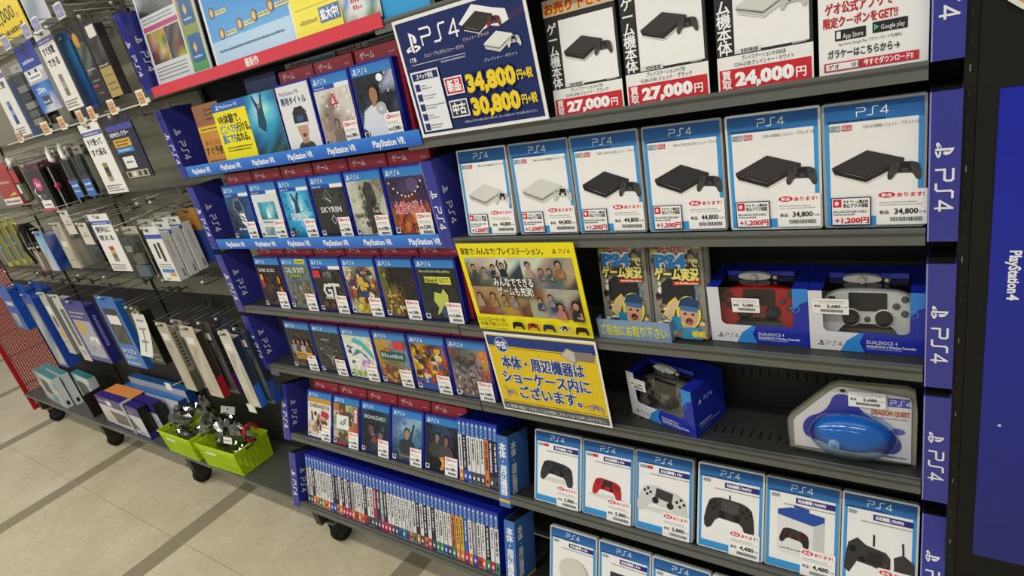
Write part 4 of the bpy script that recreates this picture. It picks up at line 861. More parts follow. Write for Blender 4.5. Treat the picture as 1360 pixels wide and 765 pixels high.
def yellow_art(a, w, h):
    a.rect(0, 0, w * .54, h, '#f2e414', 'gloss'); a.rect(0, h * .86, w * .54, h, '#2a64b4', 'gloss')
    a.mosaic(w * .54, 0, w, h, ['bcdccb', 'bcedcb', 'bdeedc', 'cdeddc', 'ccdccb', 'bbccbb', 'abbbab', 'aabaga', 'agagaa'], {'a': '#123f52', 'b': '#1d6f96', 'c': '#2f97c2', 'd': '#6cc2dc', 'e': '#b6e4ec', 'g': '#3a5c3c'}, 'gloss', .15, 4); a.up()
    a.poly([(w * .66, h * .50), (w * .70, h * .75), (w * .66, h * .97), (w * .68, h * .98), (w * .735, h * .82), (w * .76, h * .82), (w * .80, h * .99), (w * .82, h * .98), (w * .79, h * .76), (w * .79, h * .52), (w * .76, h * .40), (w * .71, h * .42)], '#1c4a62', 'gloss'); a.disc(w * .745, h * .80, w * .024, h * .04, '#9a7a68', 'gloss'); a.up()
    ps_mark(a, w * .09, h * .93, .013, '#f2f4f6'); a.text('PlayStation VR', w * .13, h * .905, .008, '#f2f4f6', w=w * .3, fin='gloss')
    a.text('VR体験で、', w * .05, h * .66, .0185, '#22262c', w=w * .37, bold=.02, fin='gloss'); a.text('どこへでも', w * .05, h * .50, .0180, '#2f7fc4', w=w * .28, bold=.02, fin='gloss'); a.text('行ける。', w * .335, h * .50, .0180, '#22262c', w=w * .2, bold=.02, fin='gloss')
    a.text('誰にでも', w * .05, h * .34, .0180, '#2f7fc4', w=w * .23, bold=.02, fin='gloss'); a.text('なれる。', w * .285, h * .34, .0180, '#22262c', w=w * .2, bold=.02, fin='gloss'); a.scrib(w * .08, w * .5, h * .24, .004, '#7a7420', 5, 'gloss'); a.scrib(w * .08, w * .46, h * .19, .004, '#7a7420', 6, 'gloss')
flyer(-.672, 'yellow and undersea landscape flyer about headset trials', .274, .150, .010, yellow_art)

# --- row 2
under = ['bcdccb', 'bcedcb', 'bceecb', 'cbdddc', 'bccdcb', 'bbccbb', 'agbbab']
UP = {'a': '#123f52', 'b': '#1d7fae', 'c': '#37a2d0', 'd': '#7fcfe4', 'e': '#b6e4ec', 'g': '#3a5c3c'}
def emblem(a, w, h):
    a.poly([(w * .34, h * .96), (w * .60, h * .98), (w * .74, h * .72), (w * .66, h * .5), (w * .44, h * .52), (w * .26, h * .72)], '#5d6f84', 'gloss'); a.up(); a.poly([(w * .40, h * .9), (w * .58, h * .9), (w * .64, h * .70), (w * .46, h * .62), (w * .34, h * .74)], '#202d44', 'gloss'); a.up()
    a.poly([(w * .46, h * .60), (w * .68, h * .60), (w * .70, h * .42), (w * .60, h * .28), (w * .48, h * .38)], '#e6ebef', 'gloss'); a.up(); a.line([(w * .50, h * .54), (w * .64, h * .47)], .004, '#222c3c', 'gloss'); a.line([(w * .50, h * .45), (w * .64, h * .40)], .004, '#222c3c', 'gloss'); a.scrib(w * .28, w * .74, h * .2, .006, '#d6dde4', 4, 'gloss'); a.up()
def isle(a, w, h):
    a.mosaic(w * .18, h * .42, w * .82, h * .82, ['bccb', 'bcdb', 'abca'], {'a': '#1b4b58', 'b': '#2a7f96', 'c': '#4fb0c0', 'd': '#a9dbe0'}, 'gloss'); a.up(); a.poly([(w * .42, h * .45), (w * .5, h * .74), (w * .58, h * .45)], '#dfeef0', 'gloss'); a.scrib(w * .2, w * .8, h * .34, .006, '#7a8a90', 6, 'gloss'); a.mosaic(w * .2, h * .05, w * .55, h * .24, ['aba', 'bab'], {'a': '#5a8a90', 'b': '#9ab0a8'}, 'gloss'); a.up()
skyx = lambda a, w, h: (a.line([(w * .34, h * .78), (w * .48, h * .98), (w * .60, h * .78)], .0018, '#8d8f88', 'gloss'), a.line([(w * .42, h * .80), (w * .54, h * .72)], .003, '#c9cbc4', 'gloss'), a.line([(w * .44, h * .35), (w * .52, h * .25), (w * .58, h * .34), (w * .51, h * .44), (w * .44, h * .35)], .002, '#b9bbb4', 'gloss'), T(('SKYRIM', .16, .50, .12, '#d9dbd6', .66))(a, w, h))
nier = lambda a, w, h: (a.poly([(w * .45, h * .02), (w * .62, h * .05), (w * .72, h * .30), (w * .60, h * .45), (w * .78, h * .62), (w * .70, h * .95), (w * .55, h * .98), (w * .44, h * .80), (w * .50, h * .6), (w * .38, h * .5), (w * .44, h * .3)], '#3c3a34', 'gloss'), a.up(), a.blobs(w * .3, h * .05, w * .85, h * .95, 26, ['#2b2a26', '#4f4c44', '#68645a', '#8a8578'], w * .03, w * .10, 4, 'gloss'), T(('NieR:Automata', .06, .33, .085, '#4a4740', .84))(a, w, h))
taiko = lambda a, w, h: (a.blobs(w * .05, h * .0, w * .95, h * .45, 34, ['#b5532c', '#d98a3c', '#8a3a2a', '#c2703a', '#6a3a2c'], w * .04, w * .11, 9, 'gloss'), a.disc(w * .68, h * .85, w * .16, h * .13, '#5a4a72', 'gloss'), a.up(), [a.disc(w * (.10 + .09 * k), h * (.66 + .012 * (k - 4.5) ** 2), w * .022, h * .018, '#f4e2a8', 'gloss', 8) for k in range(10)], a.text('太鼓の達人', w * .12, h * .38, h * .17, '#f6eee6', w=w * .78, bold=.05, fin='gloss'), a.up(), a.text('太鼓の達人', w * .12, h * .38, h * .17, '#c8304a', w=w * .78, bold=.02, fin='gloss'), a.up())
G2 = [('blue-grey game case with a shield shaped emblem, left end of its row', M(['bbggbb', 'bgggbb', 'dgggbb', 'ddgbbb', 'dddbbb', 'dbbbbd'], {'b': '#1f4f8c', 'g': '#3a4654', 'd': '#1b2a48'}, .2, 2, emblem), '1,980', True),
      ('white game case with a teal picture in the middle of its cover', M(['wwww', 'wwww', 'wwww', 'wwww'], {'w': '#d9dedd'}, .03, 2, isle), '1,980', True),
      ('undersea game case with pale lettering, third in its row', M(under, UP, .15, 3, lambda a, w, h: (a.poly([(w * .40, h * .52), (w * .44, h * .72), (w * .36, h * .95), (w * .40, h * .96), (w * .50, h * .80), (w * .60, h * .97), (w * .64, h * .95), (w * .55, h * .72), (w * .56, h * .54)], '#1c4a62', 'gloss'), a.up(), T(('PlayStation VR', .22, .48, .05, '#eaf4f8', .5), ('WORLDS', .20, .36, .12, '#f2fafc', .6))(a, w, h))), '4,980', True),
      ('charcoal game case with thin pale lettering across the middle', M(['kkkk', 'kggk', 'kkgk', 'kkkk', 'kkkk'], {'k': '#2f312e', 'g': '#464842'}, .12, 4, skyx), '5,980', True),
      ('game case with a dark ragged figure on a pale misty cover', M(['wwssgg', 'wwsssg', 'wwwssw', 'wwwsww', 'swwsws', 'swssws'], {'w': '#c2c1b2', 's': '#a39f8c', 'g': '#7d7a68'}, .08, 5, nier), '4,980', False),
      ('game case with orange festival cover and pink lettering, beside the sleeve', M(['ppppqq', 'ppqqpp', 'pprrpp', 'orrroo', 'oroooo', 'rooroo'], {'p': '#3a2c48', 'q': '#4c3c60', 'o': '#a05a2c', 'r': '#6b3326'}, .2, 6, taiko), '5,300', False)]
# --- row 3
ds = lambda a, w, h: (a.blobs(w * .15, h * .02, w * .9, h * .75, 26, ['#2a2326', '#3a2e30', '#4a3a38', '#1d1a1c'], w * .04, w * .13, 3, 'gloss'), a.rect(w * .08, h * .46, w * .22, h * .78, '#b03024', 'gloss'), a.disc(w * .15, h * .70, w * .05, h * .07, '#d9b23a', 'gloss'), a.disc(w * .84, h * .65, w * .05, h * .09, '#c9822a', 'gloss'), a.disc(w * .86, h * .42, w * .06, h * .07, '#b8701f', 'gloss'), a.up(), T(('DARK SOULS', .12, .84, .08, '#d5d0c6', .66))(a, w, h))
cod = lambda a, w, h: (a.blobs(w * .1, h * .02, w * .9, h * .70, 34, ['#5c5f58', '#7b7d72', '#3f423e', '#96968a', '#6d5c4c'], w * .04, w * .13, 5, 'gloss'), T(('CALL OF DUTY', .14, .84, .12, '#e9ebe4', .72))(a, w, h), a.scrib(w * .3, w * .72, h * .74, .010, '#9ab23a', 2, 'gloss'))
gts = lambda a, w, h: (a.blobs(w * .3, h * .7, w * .75, h * .98, 9, ['#8d8d88', '#6a6a66', '#45464a'], w * .05, w * .12, 5, 'gloss'), a.rect(w * .02, h * .80, w * .28, h * .97, '#c9323a', 'gloss'), a.line([(w * .52, h * .62), (w * .36, h * .62), (w * .30, h * .5), (w * .36, h * .38), (w * .54, h * .38), (w * .54, h * .5), (w * .46, h * .5)], .008, '#d9dad6', 'gloss'), a.line([(w * .52, h * .64), (w * .84, h * .64)], .008, '#d9dad6', 'gloss'), a.line([(w * .68, h * .64), (w * .66, h * .38)], .009, '#d9dad6', 'gloss'), a.scrib(w * .28, w * .84, h * .30, .006, '#c9cac6', 3, 'gloss'), a.blobs(w * .15, h * .08, w * .6, h * .2, 3, ['#8a4038', '#6a3a34'], w * .05, w * .1, 2, 'gloss'))
anime = lambda a, w, h: (a.blobs(0, h * .1, w, h, 46, ['#c9b090', '#5d2b2f', '#8a8f6a', '#2d3d5e', '#d5a83a', '#a5563e', '#dfd9c6', '#38322e'], w * .05, w * .15, 7, 'gloss'), a.blobs(w * .2, h * .08, w * .7, h * .25, 6, ['#d9c23a', '#a08f2c'], w * .06, w * .12, 2, 'gloss'))
ff = lambda a, w, h: (a.blobs(0, h * .02, w * .62, h * .6, 34, ['#8a6a34', '#6e5026', '#b59a52', '#4a3a20'], w * .04, w * .1, 11, 'gloss'), a.blobs(0, h * .55, w * .3, h, 9, ['#8a8f3a', '#a5a552', '#5c6428'], w * .05, w * .12, 12, 'gloss'), T(('FINAL FANTASY', .42, .17, .07, '#d9d2c4', .54))(a, w, h))
fo4 = lambda a, w, h: (a.rect(w * .18, h * .72, w * .52, h * .84, '#c9c94a', 'gloss'), a.rect(w * .53, h * .70, w * .86, h * .84, '#d6d852', 'gloss'), a.scrib(w * .08, w * .88, h * .92, .006, '#a9a98a', 4, 'gloss'), a.up(), T(('Fallout 4', .20, .735, .08, '#23281c', .3), ('G.O.T.Y.', .56, .735, .09, '#2c3226', .27))(a, w, h), a.poly([(w * .34, h * .10), (w * .42, h * .25), (w * .32, h * .38), (w * .38, h * .55), (w * .55, h * .52), (w * .62, h * .62), (w * .72, h * .50), (w * .70, h * .36), (w * .62, h * .22), (w * .50, h * .18)], '#bcc45a', 'gloss'), a.up(), a.poly([(w * .44, h * .16), (w * .56, h * .30), (w * .70, h * .26), (w * .82, h * .30), (w * .78, h * .08), (w * .55, h * .06)], '#33506e', 'gloss'), a.up())
G3 = [('dark brown game case with a red and gold strip, third row beside the navy sleeve', M(['kkkk', 'krkk', 'kkrk', 'kkkk'], {'k': '#221e1f', 'r': '#3c2a28'}, .2, 2, ds), '1,980', False),
      ('grey soldiers game case with a yellow flash in its blue header', M(['bbgg', 'gbgb', 'gggg', 'dggd'], {'b': '#5c6a66', 'g': '#6d6f68', 'd': '#494b48'}, .2, 3, cod), '1,980', False),
      ('dark game case with a large pale curved emblem and red flash', M(['kkgk', 'kkkk', 'kkkg', 'kkkk'], {'k': '#2c2a2a', 'g': '#4a4646'}, .2, 4, gts), '5,480', True),
      ('game case crowded with pale and blond cartoon heroes', M(['wgrw', 'gkbr', 'rbgk', 'wyyw'], {'w': '#cfc8b2', 'g': '#7a8262', 'r': '#7a3d36', 'b': '#37425a', 'k': '#3a3230', 'y': '#b59a34'}, .25, 5, anime), '3,980', False),
      ('dark game case with gold figures climbing from the lower left', M(['ykkk', 'ykkr', 'yykk', 'oykk', 'oykk'], {'y': '#6e6432', 'k': '#221f1e', 'r': '#3a1f20', 'o': '#6a4e28'}, .2, 6, ff), '3,980', False),
      ('charcoal game case with yellow-green title block and burst, third row right end', M(['kkkk', 'kkkk', 'kkkk'], {'k': '#26292a'}, .1, 7, fo4), '5,300', False)]
# --- row 4
fe = lambda a, w, h: ([person_art(a, w, h, .22 + .19 * k, .36, h * .26, c, '#9a6e58', '#2a221e') for k, c in enumerate(('#8a8a86', '#3a3a40', '#a9a8a4', '#5c3a36'))], a.rect(w * .22, h * .24, w * .90, h * .42, '#d6a437', 'gloss'), a.up(), T(('FEZERO', .27, .27, .12, '#231f1c', .58))(a, w, h), a.blobs(w * .1, h * .02, w * .6, h * .2, 8, ['#4a4a42', '#5a564c', '#33342f'], w * .04, w * .1, 6, 'gloss'))
tree = lambda a, w, h: (a.line([(w * .5, h * .2), (w * .52, h * .34), (w * .66, h * .44)], .0025, '#b9bab2', 'gloss'), a.line([(w * .52, h * .34), (w * .38, h * .46)], .0025, '#b9bab2', 'gloss'), a.line([(w * .55, h * .38), (w * .56, h * .48)], .002, '#b9bab2', 'gloss'), a.scrib(w * .18, w * .86, h * .55, .010, '#8f9088', 3, 'gloss'), a.scrib(w * .3, w * .62, h * .80, .006, '#a5a69e', 5, 'gloss'), a.disc(w * .5, h * .58, w * .22, h * .12, '#3c3e3a', 'gloss'))
swoosh = lambda a, w, h: (a.poly([(w * .30, h * .86), (w * .62, h * .78), (w * .98, h * .46), (w * .92, h * .68), (w * .66, h * .90), (w * .42, h * .95)], '#4fb0b0', 'gloss'), a.poly([(w * .2, h * .5), (w * .55, h * .62), (w * .85, h * .40), (w * .7, h * .58), (w * .45, h * .70)], '#2f8a94', 'gloss'), a.up(), a.blobs(w * .45, h * .22, w * .95, h * .5, 14, ['#d98ab0', '#c9a0c8', '#e6c2d6', '#9a8ac8'], w * .04, w * .09, 5, 'gloss'), a.blobs(w * .05, h * .02, w * .6, h * .22, 10, ['#6fae3a', '#9ac84a', '#d9b8c4'], w * .05, w * .1, 6, 'gloss'), a.blobs(w * .08, h * .3, w * .4, h * .8, 6, ['#2c3a44', '#3f525c'], w * .03, w * .07, 8, 'gloss'))
plaque = lambda a, w, h: (a.poly(rr(w * .12, h * .54, w * .9, h * .74, .006), '#2c4a4c', 'gloss'), a.rect(w * .60, h * .80, w * .94, h * .98, '#c9343a', 'gloss'), a.up(), a.scrib(w * .16, w * .86, h * .60, .012, '#9ac0b4', 4, 'gloss'), a.scrib(w * .3, w * .6, h * .77, .006, '#a53a34', 4, 'gloss'), a.blobs(0, 0, w, h * .45, 22, ['#8a4a34', '#6a3a30', '#b08a3a', '#5d5030', '#a8674a'], w * .05, w * .12, 8, 'gloss'))
pirate = lambda a, w, h: (a.blobs(0, h * .05, w, h, 50, ['#d9a52c', '#2b241e', '#c24a28', '#e6c84a', '#8a3a26', '#3a4a8a', '#cfc4a8'], w * .05, w * .14, 9, 'gloss'), a.rect(0, 0, w, h * .12, '#2a4a9a', 'gloss'), a.up())
crowd = lambda a, w, h: (a.blobs(w * .02, h * .03, w * .86, h * .72, 60, ['#8a8590', '#4a4650', '#b0a8a4', '#6a5c6a', '#a07a62', '#5a5a66'], w * .03, w * .08, 10, 'gloss'), a.blobs(w * .1, h * .55, w * .75, h * .98, 14, ['#4c4440', '#6a625a', '#3a3432'], w * .06, w * .14, 3, 'gloss'))
G4 = [('dark game case with a row of men and a gold title plate', M(['kkkk', 'kkkk', 'kggk', 'gggk'], {'k': '#2a2728', 'g': '#46433c'}, .2, 2, fe), '2,980', False),
      ('grey-black game case with a pale branching mark, fourth row', M(['kkkk', 'kgkk', 'kkkk', 'kkkk'], {'k': '#2e302e', 'g': '#3d3f3c'}, .12, 3, tree), '1,980', False),
      ('white game case with teal and pink swirls', M(['yyby', 'wwww', 'wwww', 'wwpw', 'gwww'], {'w': '#dfe3da', 'y': '#d6d8a8', 'b': '#a8ccd8', 'p': '#d9b0cc', 'g': '#a8c06a'}, .08, 4, swoosh), '3,980', False),
      ('gold and blue game case with a dark green plaque across its cover', M(['yybr', 'yybb', 'yggb', 'rrgy', 'rrrr'], {'y': '#b08f34', 'b': '#6a86a4', 'r': '#7a4434', 'g': '#6a7048'}, .15, 5, plaque), '2,480', False),
      ('game case with a yellow and red burst over black', M(['kykb', 'ykyr', 'yryk', 'bbkb'], {'y': '#c9962c', 'k': '#2c2622', 'r': '#a53c28', 'b': '#37478a'}, .2, 6, pirate), '2,980', False),
      ('game case with a grey crowd under an orange sky, fourth row right end', M(['rkgo', 'kggo', 'gggr', 'gggg', 'kgkg'], {'r': '#a5432c', 'o': '#d98a3a', 'k': '#4a4342', 'g': '#7d7672'}, .2, 7, crowd), '3,480', False)]
# --- row 5 (tilted)
ow = lambda a, w, h: (a.rect(0, h * .88, w, h, '#c9942f', 'gloss'), a.up(), T(('OVERWATCH', .08, .75, .1, '#3a3a3e', .84))(a, w, h), a.blobs(w * .05, h * .05, w * .9, h * .7, 22, ['#5a3a2c', '#a56a3c', '#3c3a40', '#b08a70', '#d9c8b4'], w * .06, w * .16, 4, 'gloss'), a.blobs(w * .55, h * .5, w * .95, h * .7, 4, ['#b0323c'], w * .08, w * .14, 2, 'gloss'))
def collage(a, w, h):
    r = random.Random(4); cs = ['#8a9a5c', '#b5763c', '#4a6a7a', '#c2b08a', '#5a4a3c', '#7a3a34', '#3a5a44', '#a8a49a']
    for i in range(5):
        for j in range(4): a.rect(w * j / 4, h * (.15 + .17 * i), w * (j + .96) / 4, h * (.15 + .17 * i + .163), r.choice(cs), 'gloss')
    a.up(); a.blobs(0, h * .1, w, h, 26, cs, w * .04, w * .09, 12, 'gloss'); a.rect(w * .14, h * .38, w * .62, h * .72, '#e6e8e2', 'gloss'); a.rect(0, 0, w * .5, h * .06, '#b0302c', 'gloss'); a.up(); a.blobs(w * .18, h * .4, w * .58, h * .7, 12, ['#bfc4bc', '#9aa49a', '#7a847c'], w * .03, w * .07, 3, 'gloss'); a.rect(w * .82, h * .35, w * .98, h * .95, '#b8504a', 'gloss'); a.up(); a.vtext('廉価版', w * .9, h * .92, .012, '#f0e6e0')
b1 = lambda a, w, h: (a.blobs(w * .2, h * .1, w * .9, h * .75, 18, ['#5d2a32', '#8a3c40', '#39343c', '#7a7078', '#3d5064'], w * .05, w * .13, 6, 'gloss'), T(('BIOHAZARD', .12, .80, .09, '#c3cdd2', .76))(a, w, h))
b2 = lambda a, w, h: (person_art(a, w, h, .5, .15, h * .42, '#2e3840', '#a08470', '#4a3a2e', 1), a.line([(w * .62, h * .52), (w * .74, h * .86)], .005, '#1f2429', 'gloss'), T(('BIOHAZARD', .30, .10, .07, '#9a8a6a', .62))(a, w, h))
b3 = lambda a, w, h: (person_art(a, w, h, .36, .30, h * .36, '#3a3f38', '#8f6e58', '#231e1b', 1), person_art(a, w, h, .64, .26, h * .36, '#4a4442', '#7d5a46', '#2a211d', 1), a.poly([(w * .46, h * .05), (w * .54, h * .18), (w * .44, h * .30), (w * .58, h * .34), (w * .62, h * .16), (w * .56, h * .04)], '#d98a34', 'gloss'), a.up(), a.poly([(w * .50, h * .12), (w * .56, h * .20), (w * .52, h * .28), (w * .58, h * .26)], '#f4d27a', 'gloss'), a.up())
G5 = [('white game case with orange top strip and dark figures, fifth row beside the navy sleeve', M(['wwww', 'wwww', 'wwgw', 'ggww', 'wwww'], {'w': '#e0dcd2', 'g': '#b5a08a'}, .05, 2, ow), '3,980', False),
      ('game case with a collage of small pictures and red side strip', M(['gggg', 'gggg'], {'g': '#5a5c50'}, .1, 3, collage), '3,980', False),
      ('dark teal game case with a red blurred figure under pale lettering', M(['bkkb', 'kkkk', 'kkbk', 'kkkk'], {'b': '#33505c', 'k': '#1f2a30'}, .2, 4, b1), '1,980', False),
      ('blue-grey game case with a man holding up a gun', M(['bbcc', 'bccb', 'bbbb', 'kbbk', 'kkkk'], {'b': '#4a6f92', 'c': '#86a8c0', 'k': '#2a3640'}, .12, 5, b2), '1,980', False),
      ('black game case with two figures and an orange flame', M(['kbbk', 'kbbk', 'kkkk', 'kkkk'], {'k': '#191b1e', 'b': '#2f4458'}, .2, 6, b3), '1,980', False)]
for row, G in (('L2', G2), ('L3', G3), ('L4', G4), ('L5', G5)):
    x0, p = XR[row]
    for k, (lab, art, pr, sub) in enumerate(G):
        t = game_case(row, x0 + p * k, lab, art, pr, seed=k + 10 * int(row[1]), sub=sub)
        if lab.startswith('grey soldiers'):
            a = MB(); a.poly(rr(.068, .134, .112, .1475, .003), '#d9c93a', 'gloss'); a.scrib(.074, .106, .1385, .005, '#6a6420', 3); a.scrib(.074, .1, .1375, .001, '#6a6420', 3); a.build('yellow_flash', t, (0, -.0014, 0))

# --- red dummy cases behind every face-on game
def red_case(row, x, lab, d=.031, w=.127, h=.180, lean=5, side=False):
    t = thing('dummy_case', lab, 'dummy case', place(row, x, d, .0026), (rotx(row, lean), 0, 0), 'red dummy cases behind the games')
    mb = MB(); mb.rbox(0, w, 0, .022, 0, h, .003, '#a12a3c', 'gloss'); mb.build('case', t)
    a = MB(); a.y = -.0004; a.rect(.003, .003, w - .003, h - .002, '#bb3346', 'gloss'); a.up(); a.text('ゲーム', w * .12, h - .0205, .012, '#f6eaea', w=.042, bold=.03, fin='gloss'); a.scrib(w * .78, w * .92, h - .020, .004, '#e2b8bc', 2, 'gloss'); a.build('cover_sheet', t)
RNAME = {'L1': 'headset row', 'L2': 'second row', 'L3': 'third row', 'L4': 'fourth row', 'L5': 'fifth row'}
for row, G in (('L2', G2), ('L3', G3), ('L4', G4), ('L5', G5)):
    x0, p = XR[row]
    for k, g in enumerate(G):
        red_case(row, x0 + p * k + .006, 'red dummy case behind the %s' % ' '.join(g[0].split(',')[0].split()[:11]))
red_case('L1', -.396 + .005, 'red dummy case behind the white headset case'); red_case('L1', -.260, 'red dummy case behind the pale beige game case'); red_case('L1', -.125, 'red dummy case behind the football game case')
# tall white-topped packs at the back of the headset row
for k, x in enumerate((-.40, -.265, -.13)):
    t = thing('price_card', 'tall red and white price card behind the %s' % ('white headset case', 'pale beige game case', 'football game case')[k], 'price card', place('L1', x, .062, .0016), (rotx('L1'), 0, 0), 'tall price cards at the back of the headset row')
    mb = MB(); mb.box(0, .132, 0, .002, 0, .196, '#b5303e', 'gloss'); mb.y = -.0004; mb.rect(0, .185, .132, .196, '#d9dad4', 'gloss'); mb.up(); mb.scrib(.02, .12, .1875, .006, ('#c43a44', '#c43a44', '#3c7a54')[k], k); mb.text('新品',   .104, .175, .008, '#f4e8e6', bold=.04); mb.text('ゲーム', .03, .175, .008, '#f4e8e6', bold=.04); mb.build('card_sheet', t)
t = thing('prepaid_card', 'light blue membership card on a white backing behind the pale game case', 'card', place('L1', -.312, .056, .0016), (rotx('L1'), 0, 0))
mb = MB(); mb.box(0, .10, 0, .0015, 0, .194, '#d9dcd8', 'gloss'); mb.y = -.0004; mb.rect(.003, .172, .097, .190, '#5aa2c4', 'gloss'); mb.up(); mb.disc(.014, .181, .006, .006, '#e6b83a'); mb.text('PlayStation Plus', .024, .178, .006, '#f2f6f8', w=.05); mb.build('card_sheet', t)
t = thing('dummy_case', 'dark blue dummy case standing behind the undersea flyer', 'dummy case', place('L1', -.535, .034, .0026), (rotx('L1'), 0, 0))
mb = MB(); mb.rbox(0, .127, 0, .022, 0, .188, .003, '#263a72', 'gloss'); mb.build('case', t)

# --- spines
def spine_case(row, x, lab, body, foot, seed, grp, th=.0142, d=.008, lean=0, light=True):
    t = thing('game_case', lab, 'game case', place(row, x, d, .0022), (rotx(row, lean), 0, 0), grp)
    mb = MB(); mb.rbox(0, th, 0, .127 if row == 'L6' else .104, 0, .170, .0015, '#1a2aa0', 'gloss', 2); mb.build('case', t)
    a = MB(); a.y = -.0004; m = .0008
    a.rect(m, .002, th - m, .162, body, 'gloss'); a.rect(m, .126, th - m, .162, '#2f62b0', 'gloss'); a.up(); a.rect(m, .003, th - m, .032, foot, 'gloss')
    ps_mark(a, th * .5, .1565, th * .58, '#f2f4f8'); ps4_word(a, th * .5, .139, th * .36, '#dfe6f0', -90, .16, 1.2); a.up()
    r = random.Random(seed); z = .120; ink = '#2a2a2c' if light else '#e2e0da'
    end = r.uniform(.035, .07)
    wd = r.uniform(.12, .2)
    while z > end:
        hh = r.uniform(.0015, .0055); q = wd * r.uniform(.7, 1.1); a.rect(th * (.5 - q), z - hh, th * (.5 + q), z, ink, 'gloss'); z -= hh + r.choice((.0008, .001, .0012, .004))
    a.rect(th * .32, .012, th * .68, .0205, '#f0efe8' if r.random() < .7 else '#222', 'gloss'); a.build('spine_sheet', t)
WHT, BLK, GRY = '#dcdbd4', '#232325', '#8f8a84'
N6 = {'w': (WHT, 'white'), 'k': (BLK, 'black'), 'r': ('#a8283a', 'red'), 'o': ('#d9762a', 'orange'), 'y': ('#dcae2c', 'yellow'), 'b': ('#2c5ea8', 'blue'), 'g': (GRY, 'grey')}
F6 = {'o': ('#d9822f', 'orange'), 'r': ('#bf3048', 'red'), 'b': ('#2f55a8', 'blue'), 'g': ('#3a8a58', 'green'), 'k': ('#4a4c4a', 'grey')}
bodies = 'gwkwwwwwwkkwkwkgwwwkwwrkgkwwwwwwwwkwkwkwwwwoyybwgwwkww'
feet   = 'kkoogooobboorrroroorkkkkrrrkkbgbogokorkggbkgoorobrogrg'
n6 = len(bodies)
for k in range(n6):
    x = -.835 + k * .01490
    b, bn = N6[bodies[k]]; f, fn = F6[feet[k % len(feet)]]
    suf = {1: 'st', 2: 'nd', 3: 'rd'}.get((k + 1) % 10 if (k + 1) // 10 != 1 else 0, 'th')
    spine_case('L6', x, '%s spined game case with %s foot, %d%s from the navy sleeve in the bottom row' % (bn, fn, k + 1, suf), b, f, k, 'game cases in the bottom row of spines', light=bodies[k] in 'wyo')
for k, (b, f) in enumerate((('w', 'o'), ('k', 'b'), ('w', 'b'), ('w', 'k'), ('w', 'k'), ('w', 'k'), ('o', 'o'), ('k', 'k'), ('k', 'k'))):
    spine_case('L5', -.138 + k * .0144, '%s spined game case, %s of the nine spines right of the flame cover' % (N6[b][1], ordn(k)), N6[b][0], F6[f][0], 90 + k, 'nine spines at the end of the fifth row', d=.004, light=b in 'wo')

# --- blue front strips and the red strip
def strip(row, lab, z0, x0, x1, n, step, start):
    t = thing('shelf_edge_strip', lab, 'shelf strip', (x0, -.0085, z0 + CZ), (0, 0, 0), 'blue headset strips')
    mb = MB(); mb.box(0, x1 - x0, 0, .0012, 0, .030, '#2f6ec8', 'gloss'); a = mb; a.y = -.0004; L = x1 - x0; a.grad(0, .002, L, .030, '#2a5fc0', '#3c86dc', 'gloss'); a.up()
    for k in range(n): a.text('PlayStation VR', start + step * k, .0075, .0140, '#f2f5fa', w=.094, bold=.03, fin='gloss')
    a.build('strip', t)
strip('L1', 'blue strip with white headset lettering under the flyers and football case', -.1405, -.858, .047, 6, .1475, .030)
strip('L2', 'blue strip with white headset lettering under the second row of games', -.3565, -.858, .022, 6, .1475, .050)
t = thing('shelf_edge_strip', 'red strip on the edge of the shelf that carries the tall leaflets', 'shelf strip', (-.862, -.0085, .080 + CZ))
mb = MB(); mb.box(0, .892, 0, .0012, 0, .026, '#dc4452', 'gloss'); a = mb; a.y = -.0004; a.text('最新作', .445, .006, .014, '#f6ecea', w=.052, bold=.03); a.build('strip', t)

